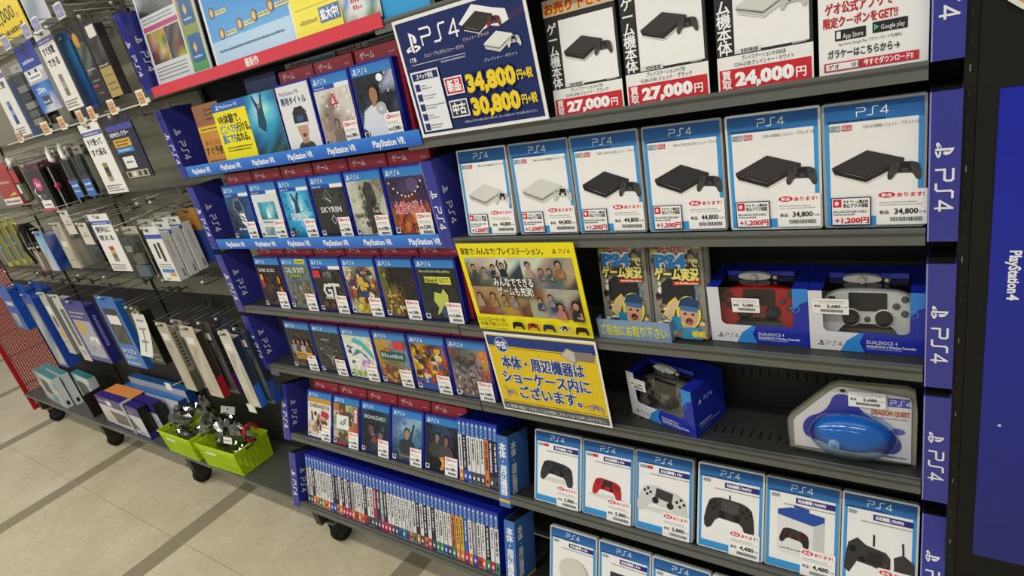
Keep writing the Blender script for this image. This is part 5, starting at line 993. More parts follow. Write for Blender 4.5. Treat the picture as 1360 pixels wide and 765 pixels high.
# --- tall leaflets on the top shelf
def leaf(name, lab, x, w, h, art, d=.010, lean=6, frame='#d5d8d6'):
    t = thing(name, lab, 'leaflet', place('L0', x, d, .0016), (rotx('L0', lean), 0, 0))
    mb = MB(); mb.box(0, w, 0, .003, 0, h, frame, 'gloss'); mb.build('frame', t); a = MB(); a.y = -.0004; art(a, w, h); a.build('printed_sheet', t)
def mag_art(a, w, h):
    a.rect(.004, .004, w - .004, h - .004, '#d2d4d8', 'gloss'); a.up(); xs = w * .70
    a.grad(xs, .012, w - .008, h - .01, '#3a9a58', '#e08a30', 'gloss'); a.mosaic(w * .03, h * .53, xs - .006, h * .82, ['kkggg', 'kkwgg', 'wkkgg', 'kkkgg'], {'k': '#2c3134', 'g': '#5c5e56', 'w': '#8a9498'}, 'gloss', .15, 2)
    a.rect(w * .03, h * .86, xs - .006, h * .885, '#c46a90', 'gloss'); a.rect(w * .03, h * .42, xs - .006, h * .455, '#b8557e', 'gloss')
    a.mosaic(w * .05, h * .18, w * .38, h * .41, ['kyyo', 'rwyk', 'krwy', 'kkry'], {'k': '#3c3430', 'y': '#b09a3a', 'o': '#c98a3c', 'r': '#7a4a42', 'w': '#b5ac98'}, 'gloss', .3, 5); a.mosaic(w * .39, h * .18, xs - .008, h * .41, ['kgkg', 'gkgk', 'kgrk', 'kgyy'], {'k': '#33342f', 'g': '#6a685c', 'r': '#7a3a34', 'y': '#a5a032'}, 'gloss', .3, 6); a.up()
    for z in (.50, .475, .14, .115, .09, .06, .9): a.scrib(w * .05, xs - .02, h * z, .004, '#8f9298', int(z * 100), 'gloss')
    for z in (.62, .36, .10): a.poly(rr(xs + .012, h * z, w - .014, h * (z + .19), .006), '#2b5f9a', 'gloss'); a.up(.5); a.poly([(xs + w * .13, h * (z + .14)), (xs + w * .16, h * (z + .10)), (xs + w * .13, h * (z + .06)), (xs + w * .10, h * (z + .10))], '#e0b83c', 'gloss'); a.scrib(xs + .02, w - .022, h * (z + .03), .005, '#cfe0ee', 3, 'gloss'); a.up(.5)
leaf('leaflet', 'grey magazine-style leaflet with orange and green side strip, beside the navy sleeve', -.852, .272, .330, mag_art, frame='#c4c7c8')
def bluel_art(a, w, h):
    a.grad(.010, .010, w - .010, h - .006, '#b5d4ea', '#2f86cc', 'gloss'); a.up(); a.grad(.010, .06, w - .010, h - .006, '#4a9cdc', '#2f86cc', 'gloss'); a.up()
    for (x, z) in ((.12, .60), (.55, .66), (.12, .40), (.58, .46), (.18, .24), (.42, .26), (.60, .28), (.80, .30), (.12, .82), (.56, .86)):
        a.disc(w * x, h * z, .012, .013, '#7a5a34', 'gloss', 12); a.up(.4); a.disc(w * x, h * z, .007, .009, '#d9b87a', 'gloss', 10); a.rect(w * x + .014, h * z - .008, w * x + .060, h * z + .001, '#e2d98a', 'gloss'); a.up(.4); a.scrib(w * x + .016, w * x + .058, h * z - .005, .005, '#4a5a7a', int(x * 50), 'gloss')
    for z in (.52, .72, .115): a.scrib(w * .1, w * .88, h * z, .0045, '#274a78' if z < .2 else '#dbe9f4', int(z * 40), 'gloss')
leaf('leaflet', 'light blue framed leaflet with small yellow blocks, second on the top shelf', -.560, .325, .30, bluel_art, frame='#d9dddc')
def yel_art(a, w, h):
    a.rect(0, 0, w, h, '#efe01a', 'gloss'); a.up()
    for k in range(7): a.scrib(w * .12, w * (.7 + .02 * k % .2), h * (.90 - .06 * k), .005, '#8a8018', k, 'gloss')
    for x in (.13, .40): a.poly(rr(w * x, h * .36, w * (x + .17), h * .50, .003), '#2d5ca0', 'gloss'); a.up(.5); a.disc(w * (x + .085), h * .45, .006, .006, '#d9e4ee', 'gloss', 8); a.scrib(w * (x + .2), w * (x + .3), h * .44, .004, '#7a7018', 2, 'gloss')
    for k in range(4): a.scrib(w * .62, w * .95, h * (.55 - .035 * k), .004, '#8a8018', k + 20, 'gloss')
    a.rect(w * .62, h * .585, w * .98, h * .61, '#2d4f8a', 'gloss'); a.rect(w * .55, h * .10, w * .98, h * .22, '#2b5f9c', 'gloss'); a.up(); a.text('拡大中!', w * .58, h * .125, .016, '#f4f6f2', w=w * .36, bold=.04, fin='gloss'); a.scrib(w * .12, w * .5, h * .13, .008, '#a59a1c', 5, 'gloss'); a.rect(w * .06, h * .25, w * .95, h * .253, '#a59a1c', 'gloss')
leaf('leaflet', 'bright yellow leaflet with small blue card pictures', -.234, .148, .24, yel_art, .008, 6, '#e8da1c')
def photo_art(a, w, h):
    a.mosaic(0, 0, w, h, ['kgkggk', 'gkgkgg', 'kgggkg', 'bbwwbb', 'gbwwbg', 'ggwwgg', 'ggggww'], {'k': '#33343a', 'g': '#6a6c6a', 'b': '#3a86c8', 'w': '#d9dedd'}, 'gloss', .2, 8); a.up()
    a.mosaic(0, 0, w, h * .42, ['bbbbbb', 'wbwwbb', 'gwwwgw', 'ggwggg'], {'b': '#2f7fca', 'w': '#cfd9da', 'g': '#5c7a52'}, 'gloss', .1, 4); a.up(); a.disc(w * .42, h * .24, w * .2, h * .16, '#d9dcd6', 'gloss'); a.up(); a.text('みんなで', w * .26, h * .22, .010, '#c4343c', w=w * .32, bold=.05, fin='gloss'); a.scrib(w * .3, w * .58, h * .15, .008, '#c4343c', 4, 'gloss')
leaf('leaflet', 'photo leaflet with sky blue lower half at the right end of the red strip', -.084, .105, .18, photo_art, .008, 6, '#3a3d3f')

# ------------------------------------------------------------------ accessory wall
def hook(x, z, ytip, lab, tagart=None, dark=False, tip=True):
    """double wire display hook: x, height above lens level, y of the tip"""
    t = thing('display_hook', lab, 'hook', (x, BACK, z + CZ), (0, 0, 0), 'wire hooks of the accessory wall')
    L = BACK - ytip; c = '#55544e' if dark else '#9d9b91'
    mb = MB(); mb.box(-.012, .012, -.038, -.0345, -.012, .016, '#8a8980' if not dark else '#4a4943', 'metal'); mb.box(-.003, .003, -.0345, -.0006, -.003, .003, '#6a6962', 'metal'); mb.build('bracket', t)
    mb = MB(); mb.tube([(0, -.037, 0), (0, -L + .012, 0), (0, -L + .003, .003), (0, -L, .010)], .0019, c, 'chrome'); mb.build('wire', t)
    mb = MB(); mb.tube([(0, -.037, .012), (0, -.06, .026), (0, -L - .006, .026)], .0016, c, 'chrome'); mb.build('tag_wire', t)
    if tip:
        mb = MB(); mb.lathe([(.001, -.005), (.0045, -.003), (.0045, .003), (.001, .005)], 'y', (0, -L + .001, .011), '#e4e3db', 'plastic', 10); mb.build('tip_cap', t)
    if tagart:
        mb = MB(); mb.box(-.010, .010, -.003, .001, -.004, .008, '#e6e5dd', 'plastic'); mb.M = None; mb.build('tag_holder', t, (0, -L - .006, .026))
        w, h, col, tx, tc = tagart
        mb = MB(); mb.box(-w / 2, w / 2, -.0012, 0, -h, 0, '#ece9de', 'paper'); mb.y = -.0015; mb.rect(-w / 2 + .003, -h + .003, w / 2 - .003, -.003, col); mb.up()
        if tx == 'ps4': ps4_word(mb, 0, -h * .55, h * .24, tc, 0, .14, .8)
        else: mb.scrib(-w * .36, w * .36, -h * .4, h * .09, tc, 2); mb.scrib(-w * .3, w * .3, -h * .62, h * .14, tc, 3); mb.scrib(-w * .36, w * .36, -h * .82, h * .08, tc, 4)
        mb.build('price_tag', t, (0, -L - .0095, .030 + (.0 if tx != 'ps4' else .002)))
    return t
def tab(mb, w, top, col, ht=.024, y0=0, y1=.001, fin='gloss', hw=.022, cx=None):
    """hanging tab with a real slot for the hook, above height top"""
    c = cx or w / 2; a, b = c - hw / 2, c + hw / 2
    mb.box(0, a, y0, y1, top, top + ht, col, fin); mb.box(b, w, y0, y1, top, top + ht, col, fin)
    mb.box(a, b, y0, y1, top, top + ht * .30, col, fin); mb.box(a, b, y0, y1, top + ht * .66, top + ht, col, fin)
def hung_item(name, lab, cat, x0, x1, zt, zb, yf, th, art, body='#e3e2dc', fin='gloss', tabcol=None, group=None, ht=.024, tilt=0, hookx=None, yaw=0, clear=False, inner=None, side=None, top=None):
    """hanging pack: front face at yf, body th deep, zt/zb heights above lens level"""
    w, h = x1 - x0, zt - zb
    t = thing(name, lab, cat, (x0, yf, zb + CZ), (R(tilt), 0, R(yaw)), group)
    if clear:
        mb = MB(); mb.box(0, w, th - .0008, th, 0, h, body, fin); tab(mb, w, h, body, ht, th - .0008, th, fin, cx=hookx); mb.build('backing_card', t)
        if inner: m2 = MB(); inner(m2, w, h, th); m2.build('contents', t)
        mb = MB(); mb.rbox(.003, w - .003, .0004, th - .0012, .004, h * .98, .006, '#ccd0cf', 'clear'); mb.build('clear_shell', t)
    else:
        mb = MB(); mb.rbox(0, w, 0, th, 0, h, min(.002, th * .4), body, fin); tab(mb, w, h, tabcol or body, ht, min(.0005, th / 4), max(.0012, min(.0018, th)), fin, cx=hookx); mb.y = -.0005
        if art: art(mb, w, h, th)
        if side: mb.M = Matrix.Translation((w, 0, 0)) @ Matrix.Rotation(R(90), 4, 'Z'); mb.y = -.0005; side(mb, th, h); mb.M = None
        if top: mb.box(.001, w - .001, .001, th - .001, h, h + .0006, top, 'gloss')
        mb.build('pack', t); art = None
    if art: a = MB(); a.y = -.0005; art(a, w, h, th); a.build('label_sheet', t)
    return t
def strokes(a, x0, x1, z0, z1, n, col, seed):
    r = random.Random(seed); hh = (z1 - z0) / n
    for k in range(n): a.scrib(x0, x1 - (x1 - x0) * r.uniform(0, .3), z1 - hh * (k + .8), hh * .6, col, seed + k)

# stock tag cards: white card with big writing and a small picture strip
def stock_card(lines, strip, seed, hcol='#6a68a8'):
    def f(a, w, h, th):
        a.rect(0, h * .93, w, h, hcol, 'gloss'); a.up(); a.scrib(w * .12, w * .85, h * .95, h * .025, '#d9d9ea', seed, 'gloss')
        for k, l in enumerate(lines): a.text(l, w * .12, h * (.79 - .16 * k), h * .085, '#2b2b2d', w=w * .70, bold=.02)
        cols = strip; n = len(cols); z1 = h * .58 if len(lines) < 2 else h * .50; z0 = h * .20
        for k, c in enumerate(cols): a.rect(w * .36, z1 - (z1 - z0) * (k + 1) / n, w * .58, z1 - (z1 - z0) * k / n, c)
        strokes(a, w * .08, w * .9, h * .03, h * .15, 3, '#8b8b89', seed)
    return f
# --- upper row
HZ1 = .318
hung_item('stock_card', 'tall white hanging card with purple top in the upper row, beside the blue cable pack', 'hanging card', -1.302, -1.188, .312, .112, -.05, .0022, stock_card(('すぐ充電', 'できる'), ('#8a8272', '#a59c84', '#7d7462'), 3), '#ece9e2')
def m20(a, w, h, th):
    a.rect(0, h * .74, w, h, '#31439c', 'gloss'); a.rect(0, h * .66, w, h * .74, '#d8dadc', 'gloss'); a.rect(0, h * .48, w, h * .66, '#b9bcc0', 'gloss'); a.mosaic(0, 0, w, h * .50, ['bbcb', 'bccb', 'bcwp', 'bwww'], {'b': '#2a5fb8', 'c': '#4a8ad0', 'w': '#c9cdd8', 'p': '#8a86c0'}, 'gloss', .06, 3); a.up()
    a.scrib(w * .15, w * .8, h * .84, h * .06, '#c9d2ea', 3, 'gloss'); a.rect(w * .1, h * .55, w * .78, h * .66, '#e9e8e2'); a.rect(w * .28, h * .12, w * .68, h * .27, '#3c4450', 'gloss'); a.up(); a.text('20m', w * .22, h * .33, h * .095, '#eef2f8', w=w * .42, bold=.02, fin='gloss'); a.scrib(w * .3, w * .66, h * .15, h * .05, '#cfd6de', 4, 'gloss'); a.scrib(w * .18, w * .7, h * .59, h * .04, '#55575a', 5); a.rect(w * .2, h * .66, w * .3, h * .72, '#2a2a2c'); a.rect(w * .55, h * .66, w * .65, h * .72, '#2a2a2c')
hung_item('cable_pack', 'blue and white hanging cable pack marked 20m with navy top', 'cable pack', -1.500, -1.345, .303, .128, -.045, .010, m20, '#c5c9d0', tabcol='#31439c')
for k in range(2):
    hung_item('cable_pack', ('clear hanging pack with stacked pale labels left of the blue 20m cable pack', 'clear hanging pack half hidden behind the pale labelled pack')[k], 'cable pack', -1.64 + .02 * k, -1.53 + .02 * k, .27, .095, -.045 + .03 * k, .018, None, '#b9bcb8', clear=True,
              inner=lambda m, w, h, th: [m.box(w * .15, w * .85, th * .3, th * .8, h * (.05 + .15 * q), h * (.16 + .15 * q), ('#d9d5c8', '#8f949a', '#dcd9d0', '#5a5c66', '#c9cdd2')[q], 'paper') for q in range(5)])
hung_item('stock_card', 'white hanging card with a blue picture strip at the left edge of the picture', 'hanging card', -1.79, -1.655, .285, .085, -.05, .0022, stock_card(('すぐ使',), ('#6a86a8', '#4a6a9a', '#8aa0b8', '#3a5a9a', '#2f468a'), 5), '#ece9e2')
hung_item('cable_pack', 'plain blue hanging pack hidden behind the blue striped white card', 'cable pack', -1.80, -1.66, .25, .07, .0, .02, None, '#1f5a9c')
hung_item('cable_pack', 'flat blue pack hanging behind the white card with purple top', 'cable pack', -1.275, -1.165, .29, .100, -.02, .006, lambda a, w, h, th: (a.mosaic(0, 0, w, h, ['bc', 'cb', 'bd'], {'b': '#2a5f9c', 'c': '#3f84b8', 'd': '#26407a'}, 'gloss'),), '#2a5f9c')
def earp(a, w, h, th):
    a.rect(0, 0, w, h, '#24221f', 'gloss'); a.up(); a.mosaic(w * .08, h * .40, w * .9, h * .85, ['kgk', 'gkg', 'kgk', 'gkk'], {'k': '#2b2a28', 'g': '#6a675f'}, 'gloss', .3, 3); a.up(); a.disc(w * .28, h * .90, w * .22, h * .10, '#c9962f', 'gloss'); a.scrib(w * .15, w * .8, h * .46, h * .025, '#c9c6be', 2, 'gloss'); a.scrib(w * .2, w * .8, h * .30, h * .025, '#a5a29a', 3, 'gloss'); a.rect(w * .1, h * .22, w * .5, h * .26, '#a8304a', 'gloss'); a.scrib(w * .3, w * .7, h * .12, h * .025, '#8f8c86', 5, 'gloss')
hung_item('earphone_pack', 'black hanging earphone pack with a round amber badge', 'earphone pack', -1.080, -1.005, .288, .105, -.05, .022, earp, '#24221f')
def goldp(a, w, h, th):
    a.rect(0, 0, w, h, '#2a2723', 'gloss'); a.up(); a.mosaic(w * .06, h * .5, w * .94, h * .95, ['kgk', 'kkg', 'gkk'], {'k': '#2b2926', 'g': '#56534c'}, 'gloss', .3, 4); a.rect(w * .05, 0, w * .95, h * .42, '#b0985a', 'gloss'); a.rect(w * .3, h * .84, w * .9, h, '#dcd8d0'); a.up(); a.scrib(w * .2, w * .85, h * .3, h * .02, '#6a5a30', 3, 'gloss'); a.scrib(w * .15, w * .85, h * .18, h * .03, '#6a5a30', 4, 'gloss'); a.scrib(w * .15, w * .85, h * .1, h * .02, '#6a5a30', 5, 'gloss'); a.scrib(w * .1, w * .85, h * .44, h * .03, '#c9c6be', 6, 'gloss')
hung_item('earphone_pack', 'hanging earphone pack with a gold lower half', 'earphone pack', -1.002, -.925, .288, .108, -.05, .022, goldp, '#2a2723')
def dataP(a, w, h, th):
    a.rect(0, 0, w, h, '#211f1b', 'gloss'); a.up(); a.scrib(w * .1, w * .9, h * .86, h * .05, '#b9b4a8', 3, 'gloss'); a.scrib(w * .1, w * .8, h * .76, h * .035, '#8a7f6a', 4, 'gloss'); a.scrib(w * .2, w * .75, h * .55, h * .03, '#6a6050', 5, 'gloss'); a.scrib(w * .2, w * .85, h * .40, h * .05, '#c9c4b4', 6, 'gloss'); a.rect(w * .25, h * .17, w * .72, h * .33, '#dcd7cc'); a.rect(w * .6, h * .06, w * .98, h * .14, '#e2dfd6'); a.disc(w * .7, h * .36, w * .12, h * .06, '#7a8a3a', 'gloss'); a.up(); a.scrib(w * .32, w * .66, h * .23, h * .03, '#555', 3)
hung_item('cable_pack', 'black hanging pack with small pale lettering between the gold pack and the navy sleeve', 'cable pack', -1.030, -.940, .318, .128, .055, .008, dataP, '#211f1b')
for x, lab in ((-1.003, 'hook with purple tag above the black earphone pack'), (-1.167, 'hook with purple tag above the gap beside the grey leaflet'), (-1.246, 'hook with purple tag above the tall white card'), (-1.42, 'hook with purple tag above the blue 20m cable pack'), (-1.56, 'hook with purple tag above the clear labelled pack')):
    hook(x, HZ1 + .004, -.072, lab, (.050, .036, '#8f8fb4', 'ps4', '#d9d9e8'))
for x, lab in ((-.964, 'plain hook of the gold earphone pack'), (-.985, 'plain hook of the black lettered pack')): hook(x, .3005 if x > -.97 else .3305, -.06 if x > -.97 else .044, lab)
# yellow price sign and grey poster at the top left
def up_sign(a, w, h):
    a.rect(0, 0, w, h, '#f2d52c', 'gloss'); a.up()
    for z, t in ((.112, '3,000'), (.046, '4,000')): a.text(t, w - .215, z, .036, '#38300f', w=.158, fin='gloss', bold=.01); a.text('UP', w - .050, z - .004, .013, '#6a5a2a', fin='gloss')
    a.scrib(w * .2, w - .03, .012, .018, '#5a4c18', 3, 'gloss')
t = hung('price_sign', 'bright yellow price sign at the top left corner', 'sign', -1.70, -1.322, .352, .60, up_sign, '#e6cc2a', 0, -.04)
t = hung('grey_poster', 'grey white-edged poster beside the yellow price sign', 'poster', -1.312, -1.168, .352, .62, lambda a, w, h: (a.mosaic(.004, .004, w - .006, h, ['gwgw', 'wwgg', 'gwwg', 'wggw', 'ggww'], {'g': '#8a98a4', 'w': '#c4cbd0'}, 'gloss', .1, 3),), '#e4e6e6', 0, -.036)
for xx in (-1.60, -1.40, -1.24): hook(xx, .43, -.034, 'long bare hook that carries the %s' % {-1.60: 'yellow sign, far side', -1.40: 'yellow sign, near side', -1.24: 'grey poster'}[xx], None, False, False)

# --- brown tags on the rail and the second row
for x, wd, lab in ((-1.765, .038, 'brown price tag at the far end of the rail'), (-1.515, .060, 'wide brown price tag on the rail'), (-1.377, .042, 'brown price tag below the blue 20m cable pack'), (-1.233, .038, 'brown price tag under the tall white card'),
                   (-1.152, .038, 'brown price tag right of the tag under the tall white card'), (-1.014, .040, 'brown price tag under the black earphone pack'), (-.838, .040, 'brown price tag next to the navy sleeve')):
    t = thing('price_tag', lab, 'price tag', (x, -.0535, .066 + CZ), (0, 0, 0), 'brown tags on the rail')
    mb = MB(); mb.box(-wd / 2, wd / 2, -.0012, 0, 0, .040, '#efe6d2', 'paper'); mb.y = -.0015; mb.rect(-wd / 2 + .004, .005, wd / 2 - .004, .035, '#cfa273'); mb.up(); mb.scrib(-wd * .36, wd * .36, .026, .003, '#a87846', 2); mb.scrib(-wd * .34, wd * .34, .015, .006, '#9a6a3c', 3); mb.scrib(-wd * .34, wd * .3, .008, .003, '#a87846', 4); mb.build('paper', t)
    mb = MB(); mb.box(wd / 2, wd / 2 + .018, -.002, .0005, .004, .016, '#d9d8cf', 'plastic'); mb.build('clip', t)
hung_item('stock_card', 'white hanging card with purple top below the rail, left of the black connector pack', 'hanging card', -1.296, -1.155, .042, -.150, -.05, .0022, stock_card(('すぐ使って', 'すぐ返る'), ('#8a8a3c', '#3c3a36', '#5a584a', '#a59a7a'), 8, '#5f60ac'), '#efeee8')
def hdmi(a, w, h, th):
    a.rect(0, 0, w, h, '#23233a', 'gloss'); a.rect(0, h * .90, w, h, '#4a4aa0', 'gloss'); a.rect(0, 0, w, h * .18, '#2a2826', 'gloss'); a.up(); a.text('HDMIセレクター', w * .06, h * .80, h * .075, '#eef0f4', w=w * .72, bold=.03, fin='gloss'); a.rect(w * .08, h * .60, w * .72, h * .75, '#d9ab38', 'gloss'); a.rect(w * .08, h * .50, w * .72, h * .585, '#3f8ac8', 'gloss')
    a.rect(w * .08, h * .18, w * .62, h * .46, '#1b1b1d', 'gloss'); a.rect(w * .16, h * .20, w * .58, h * .42, '#e6e4de'); a.rect(w * .06, h * .02, w * .88, h * .15, '#b9ae9a', 'gloss'); a.up(); a.scrib(w * .14, w * .66, h * .69, h * .035, '#4a3a10', 3, 'gloss'); a.scrib(w * .14, w * .6, h * .63, h * .035, '#4a3a10', 4, 'gloss'); a.scrib(w * .24, w * .52, h * .30, h * .04, '#444', 5); a.scrib(w * .14, w * .6, h * .53, h * .03, '#d9e8f4', 6, 'gloss')
    for k in range(4): a.rect(w * (.10 + .2 * k), h * .04, w * (.22 + .2 * k), h * .13, ('#26262a', '#e2e0da', '#5a4a3a', '#26262a')[k], 'gloss')
    for k in range(4): a.disc(w * .70, h * (.44 - .055 * k), w * .02, h * .015, '#6a6a70', 'gloss', 8)
hung_item('connector_pack', 'black and purple hanging connector pack with an orange band', 'connector pack', -1.128, -.962, .040, -.115, -.048, .004, hdmi, '#23233a')
hook(-1.2255, .0545, -.062, 'hook of the white card below the rail', None); hook(-1.045, .0525, -.06, 'hook of the black connector pack', None)
def lan(a, w, h, th):
    a.rect(0, 0, w, h, '#1e1c1d', 'gloss'); a.up(); a.disc(w * .5, h * .66, w * .23, h * .16, '#cf2f72', 'gloss'); a.text('LAN', w * .10, h * .50, h * .14, '#e8e6e2', w=w * .52, rot=-52, bold=.04, fin='gloss'); a.rect(w * .22, h * .07, w * .82, h * .26, '#e9e6df'); a.rect(0, 0, w, h * .06, '#c23a6a', 'gloss'); a.up(); a.text('2m', w * .5, h * .61, h * .11, '#f4e6ec', w=w * .26, al='c', bold=.03, fin='gloss'); a.scrib(w * .34, w * .74, h * .13, h * .05, '#4a4a4a', 3); a.rect(w * .45, h * .32, w * .7, h * .42, '#5a585a', 'gloss')
hung_item('cable_pack', 'black hanging network cable pack with a pink disc and white price label', 'cable pack', -1.905, -1.745, -.032, -.182, -.052, .012, lan, '#1e1c1d', tabcol='#5a2a3a')
for k in range(3):
    t = hung_item('cable_pack', 'black hanging cable pack with pale edge and pink dot, %s behind the pink disc pack' % ordn(k), 'cable pack', -1.895 + .045 * k, -1.735 + .045 * k, -.032 + .004 * k, -.182 + .004 * k, -.030 + .032 * k, .018, None, '#1d1b1c', tabcol='#4a2530', hookx=.115)
    mb = MB(); mb.box(.1602, .1612, -.0004, .004, .0, .15, '#c9c6c0', 'gloss'); mb.build('pale_edge', t); mb = MB(); mb.lathe([(.0115, 0), (.0115, .0012)], 'x', (.1602, .006, .08), '#cf3d74', 'gloss', 14); mb.build('pink_dot', t)
hook(-1.825, -.0195, -.07, 'hook of the black network cable pack', None)
for k in range(3): hook(-1.780 + .045 * k, -.0195 + .004 * k, -.042 + .032 * k + .004, 'short hook of the %s pink dotted cable pack' % ordn(k), None, True, False)
for k in range(2):
    hung_item('cable_pack', ('slim clear hanging pack with blue lower label', 'slim clear hanging pack with blue lower label, nearer the white card')[k], 'cable pack', -1.565 + .105 * k, -1.495 + .105 * k, -.010, -.150, -.045, .014, lambda a, w, h, th: (a.rect(w * .05, 0, w * .95, h * .42, '#3468b4', 'gloss'), a.up(), a.scrib(w * .15, w * .85, h * .27, h * .06, '#e6ecf2', 3, 'gloss'), a.scrib(w * .15, w * .85, h * .14, h * .05, '#cdd8e6', 4, 'gloss')), '#8f8e86', clear=True,
              inner=lambda m, w, h, th: m.tube([(w * .35, th * .5, h * .9), (w * .3, th * .5, h * .5), (w * .6, th * .5, h * .47), (w * .65, th * .5, h * .88)], .004, '#3a3a3a', 'rubber'))
    hook(-1.53 + .105 * k, .0022, -.062, ('hook with white guard of the slim blue pack', 'hook with white guard nearer the white card')[k])
    t = thing('hook_guard', ('white plastic hook guard above the slim blue pack', 'white plastic hook guard nearer the white card')[k], 'hook guard', (-1.53 + .105 * k, -.066, .010 + CZ))
    mb = MB(); mb.tube([(-.010, 0, .022), (-.012, -.006, .0), (-.004, -.010, -.022), (.010, -.008, -.024)], .0075, '#dddcd4', 'plastic', 10); mb.build('plastic_arm', t)
t = thing('hook_guard', 'white plastic hook guard above the red packs', 'hook guard', (-1.845, -.090, .012 + CZ))
mb = MB(); mb.tube([(-.02, 0, -.006), (-.004, -.004, .012), (.016, -.008, .002), (.012, -.012, -.022)], .008, '#dddcd4', 'plastic', 10); mb.build('plastic_arm', t)
hook(-1.84, .010, -.085, 'hook with white guard above the red packs')
def redp(a, w, h, th):
    a.rect(0, 0, w, h, '#a82420', 'gloss'); a.up(); a.rect(0, h * .02, w * .95, h * .20, '#e2ded4'); a.scrib(w * .2, w * .8, h * .6, h * .08, '#d9b0a4', 3, 'gloss'); a.poly([(w * .4, h * .25), (w * .9, h * .28), (w * .8, h * .36)], '#e0c030', 'gloss'); a.up(); a.scrib(w * .06, w * .9, h * .07, h * .08, '#4a4844', 5)
hung_item('media_pack', 'red hanging pack with a white foot label at the left edge', 'media pack', -2.26, -2.06, .00, -.145, -.05, .03, redp, '#a82420', tabcol='#b8342c')
hung_item('media_pack', 'red and clear hanging pack between the red pack and the network cable', 'media pack', -2.055, -1.985, .0, -.14, -.05, .020, lambda a, w, h, th: (a.rect(w * .1, h * .55, w * .9, h * .9, '#b02a24', 'gloss'), a.rect(w * .15, h * .25, w * .6, h * .5, '#d8d6ce', 'gloss')), '#8a7f6a', clear=True, inner=lambda m, w, h, th: m.box(w * .2, w * .8, .004, th * .8, h * .05, h * .5, '#a8a070', 'paper'))
hung_item('media_pack', 'small olive and yellow hanging pack behind the network cable pack', 'media pack', -1.975, -1.915, -.01, -.155, -.03, .02, lambda a, w, h, th: (a.mosaic(0, 0, w, h, ['gy', 'kg', 'wk', 'yw'], {'g': '#7a8a3a', 'y': '#b0a84a', 'k': '#4a3a34', 'w': '#b9b4a4'}, 'gloss', .1, 3),), '#6a6a44')
for x, z, y, l in ((-2.16, .012, -.07, 'hook of the red pack with white foot'), (-2.02, .012, -.07, 'hook of the red and clear pack'), (-1.945, .0022, -.05, 'hook of the olive pack')): hook(x, z, y, l)

# --- third row
HZ3 = -.225
hung_item('stock_card', 'white hanging card with blue top in the third row, by the round dark blister', 'hanging card', -1.545, -1.388, -.235, -.420, -.05, .0022, stock_card(('便利に', '使える'), ('#a5503c', '#c9a84a', '#5a6a5c', '#8a8478'), 12, '#3f56a8'), '#ecebe5')
hook(-1.4665, -.2225, -.062, 'hook of the white card with blue top')
def clearin(m, w, h, th):
    r = random.Random(int(w * 1e5)); m.box(w * .1, w * .9, th * .4, th * .8, h * .05, h * .30, '#8fa0b0', 'paper'); m.box(w * .15, w * .55, .003, .004, h * .62, h * .76, '#dcd8cc', 'paper'); m.box(w * .3, w * .9, th * .3, th * .7, h * .34, h * .58, '#a89a80', 'plastic'); m.tube([(w * .3, th * .5, h * .5), (w * .5, th * .3, h * .6), (w * .7, th * .5, h * .8)], .004, '#7a4a40', 'rubber')
for k in range(3):
    hung_item('cable_pack', 'clear hanging pack with cream labels, %s from the white card with blue top' % ordn(k), 'cable pack', -1.385 + .052 * k, -1.270 + .052 * k, -.290 + .01 * k, -.448 + .01 * k, -.052 + .036 * k, .024, None, '#b5b1a2', clear=True, inner=clearin)
    hook(-1.3275 + .052 * k, -.2775 + .01 * k, -.064 + .036 * k, 'hook of the %s clear cream labelled pack' % ordn(k), None, False, k == 0)
def adapter(first):
    def f(a, w, h, th):
        a.rect(0, 0, w, h, '#e6e5e0', 'gloss'); a.up()
        a.rect(0, h * .90, w, h * .99, '#3c55a8', 'gloss'); a.rect(w * .3, h * .48, w * .44, h * .80, '#2c2c30', 'gloss'); a.rect(w * .55, h * .42, w * .72, h * .82, '#3a3a3e', 'gloss'); a.rect(w * .15, h * .18, w * .9, h * .26, '#4a86c0', 'gloss'); a.rect(w * .55, h * .10, w * .9, h * .17, '#d9924a', 'gloss'); a.up(); a.scrib(w * .12, w * .88, h * .34, h * .03, '#8a8c90', 3, 'gloss'); a.scrib(w * .12, w * .88, h * .29, h * .025, '#8a8c90', 4, 'gloss'); a.scrib(w * .2, w * .5, h * .03, h * .03, '#5a5c60', 5, 'gloss')
    return f
def hori_side(s, d, h):
    s.rect(.002, .002, .026, .157, '#d9d8d2', 'gloss'); s.up(); s.text('HORI', .016, .035, .0085, '#3a3a3e', rot=-90, bold=.03, w=.026, fin='gloss'); s.scrib(.008, .018, .13, .004, '#9a9a98', 3, 'gloss')
    for q in range(12): s.rect(.010, .075 + q * .005, .0145, .078 + q * .005, '#a9a9a6', 'gloss')
def hdmi_side(s, d, h):
    s.rect(.002, .002, .024, .160, '#27448c', 'gloss'); s.up(); s.rect(.002, .115, .024, .150, '#b0823a', 'gloss'); s.text('HDMI', .010, .095, .010, '#eef2f6', rot=-90, w=.038, bold=.04, fin='gloss'); s.rect(.006, .012, .02, .026, '#d9dde4', 'gloss')
def disc_side(s, d, h): s.mosaic(.001, .001, .059, .145, ['pqb', 'pbb', 'bbn', 'bnn', 'bcn'], {'p': '#8a86b8', 'q': '#6a7ab8', 'b': '#2f4a9c', 'n': '#1f2f6e', 'c': '#2f7a9a'}, 'gloss', .1, 4)
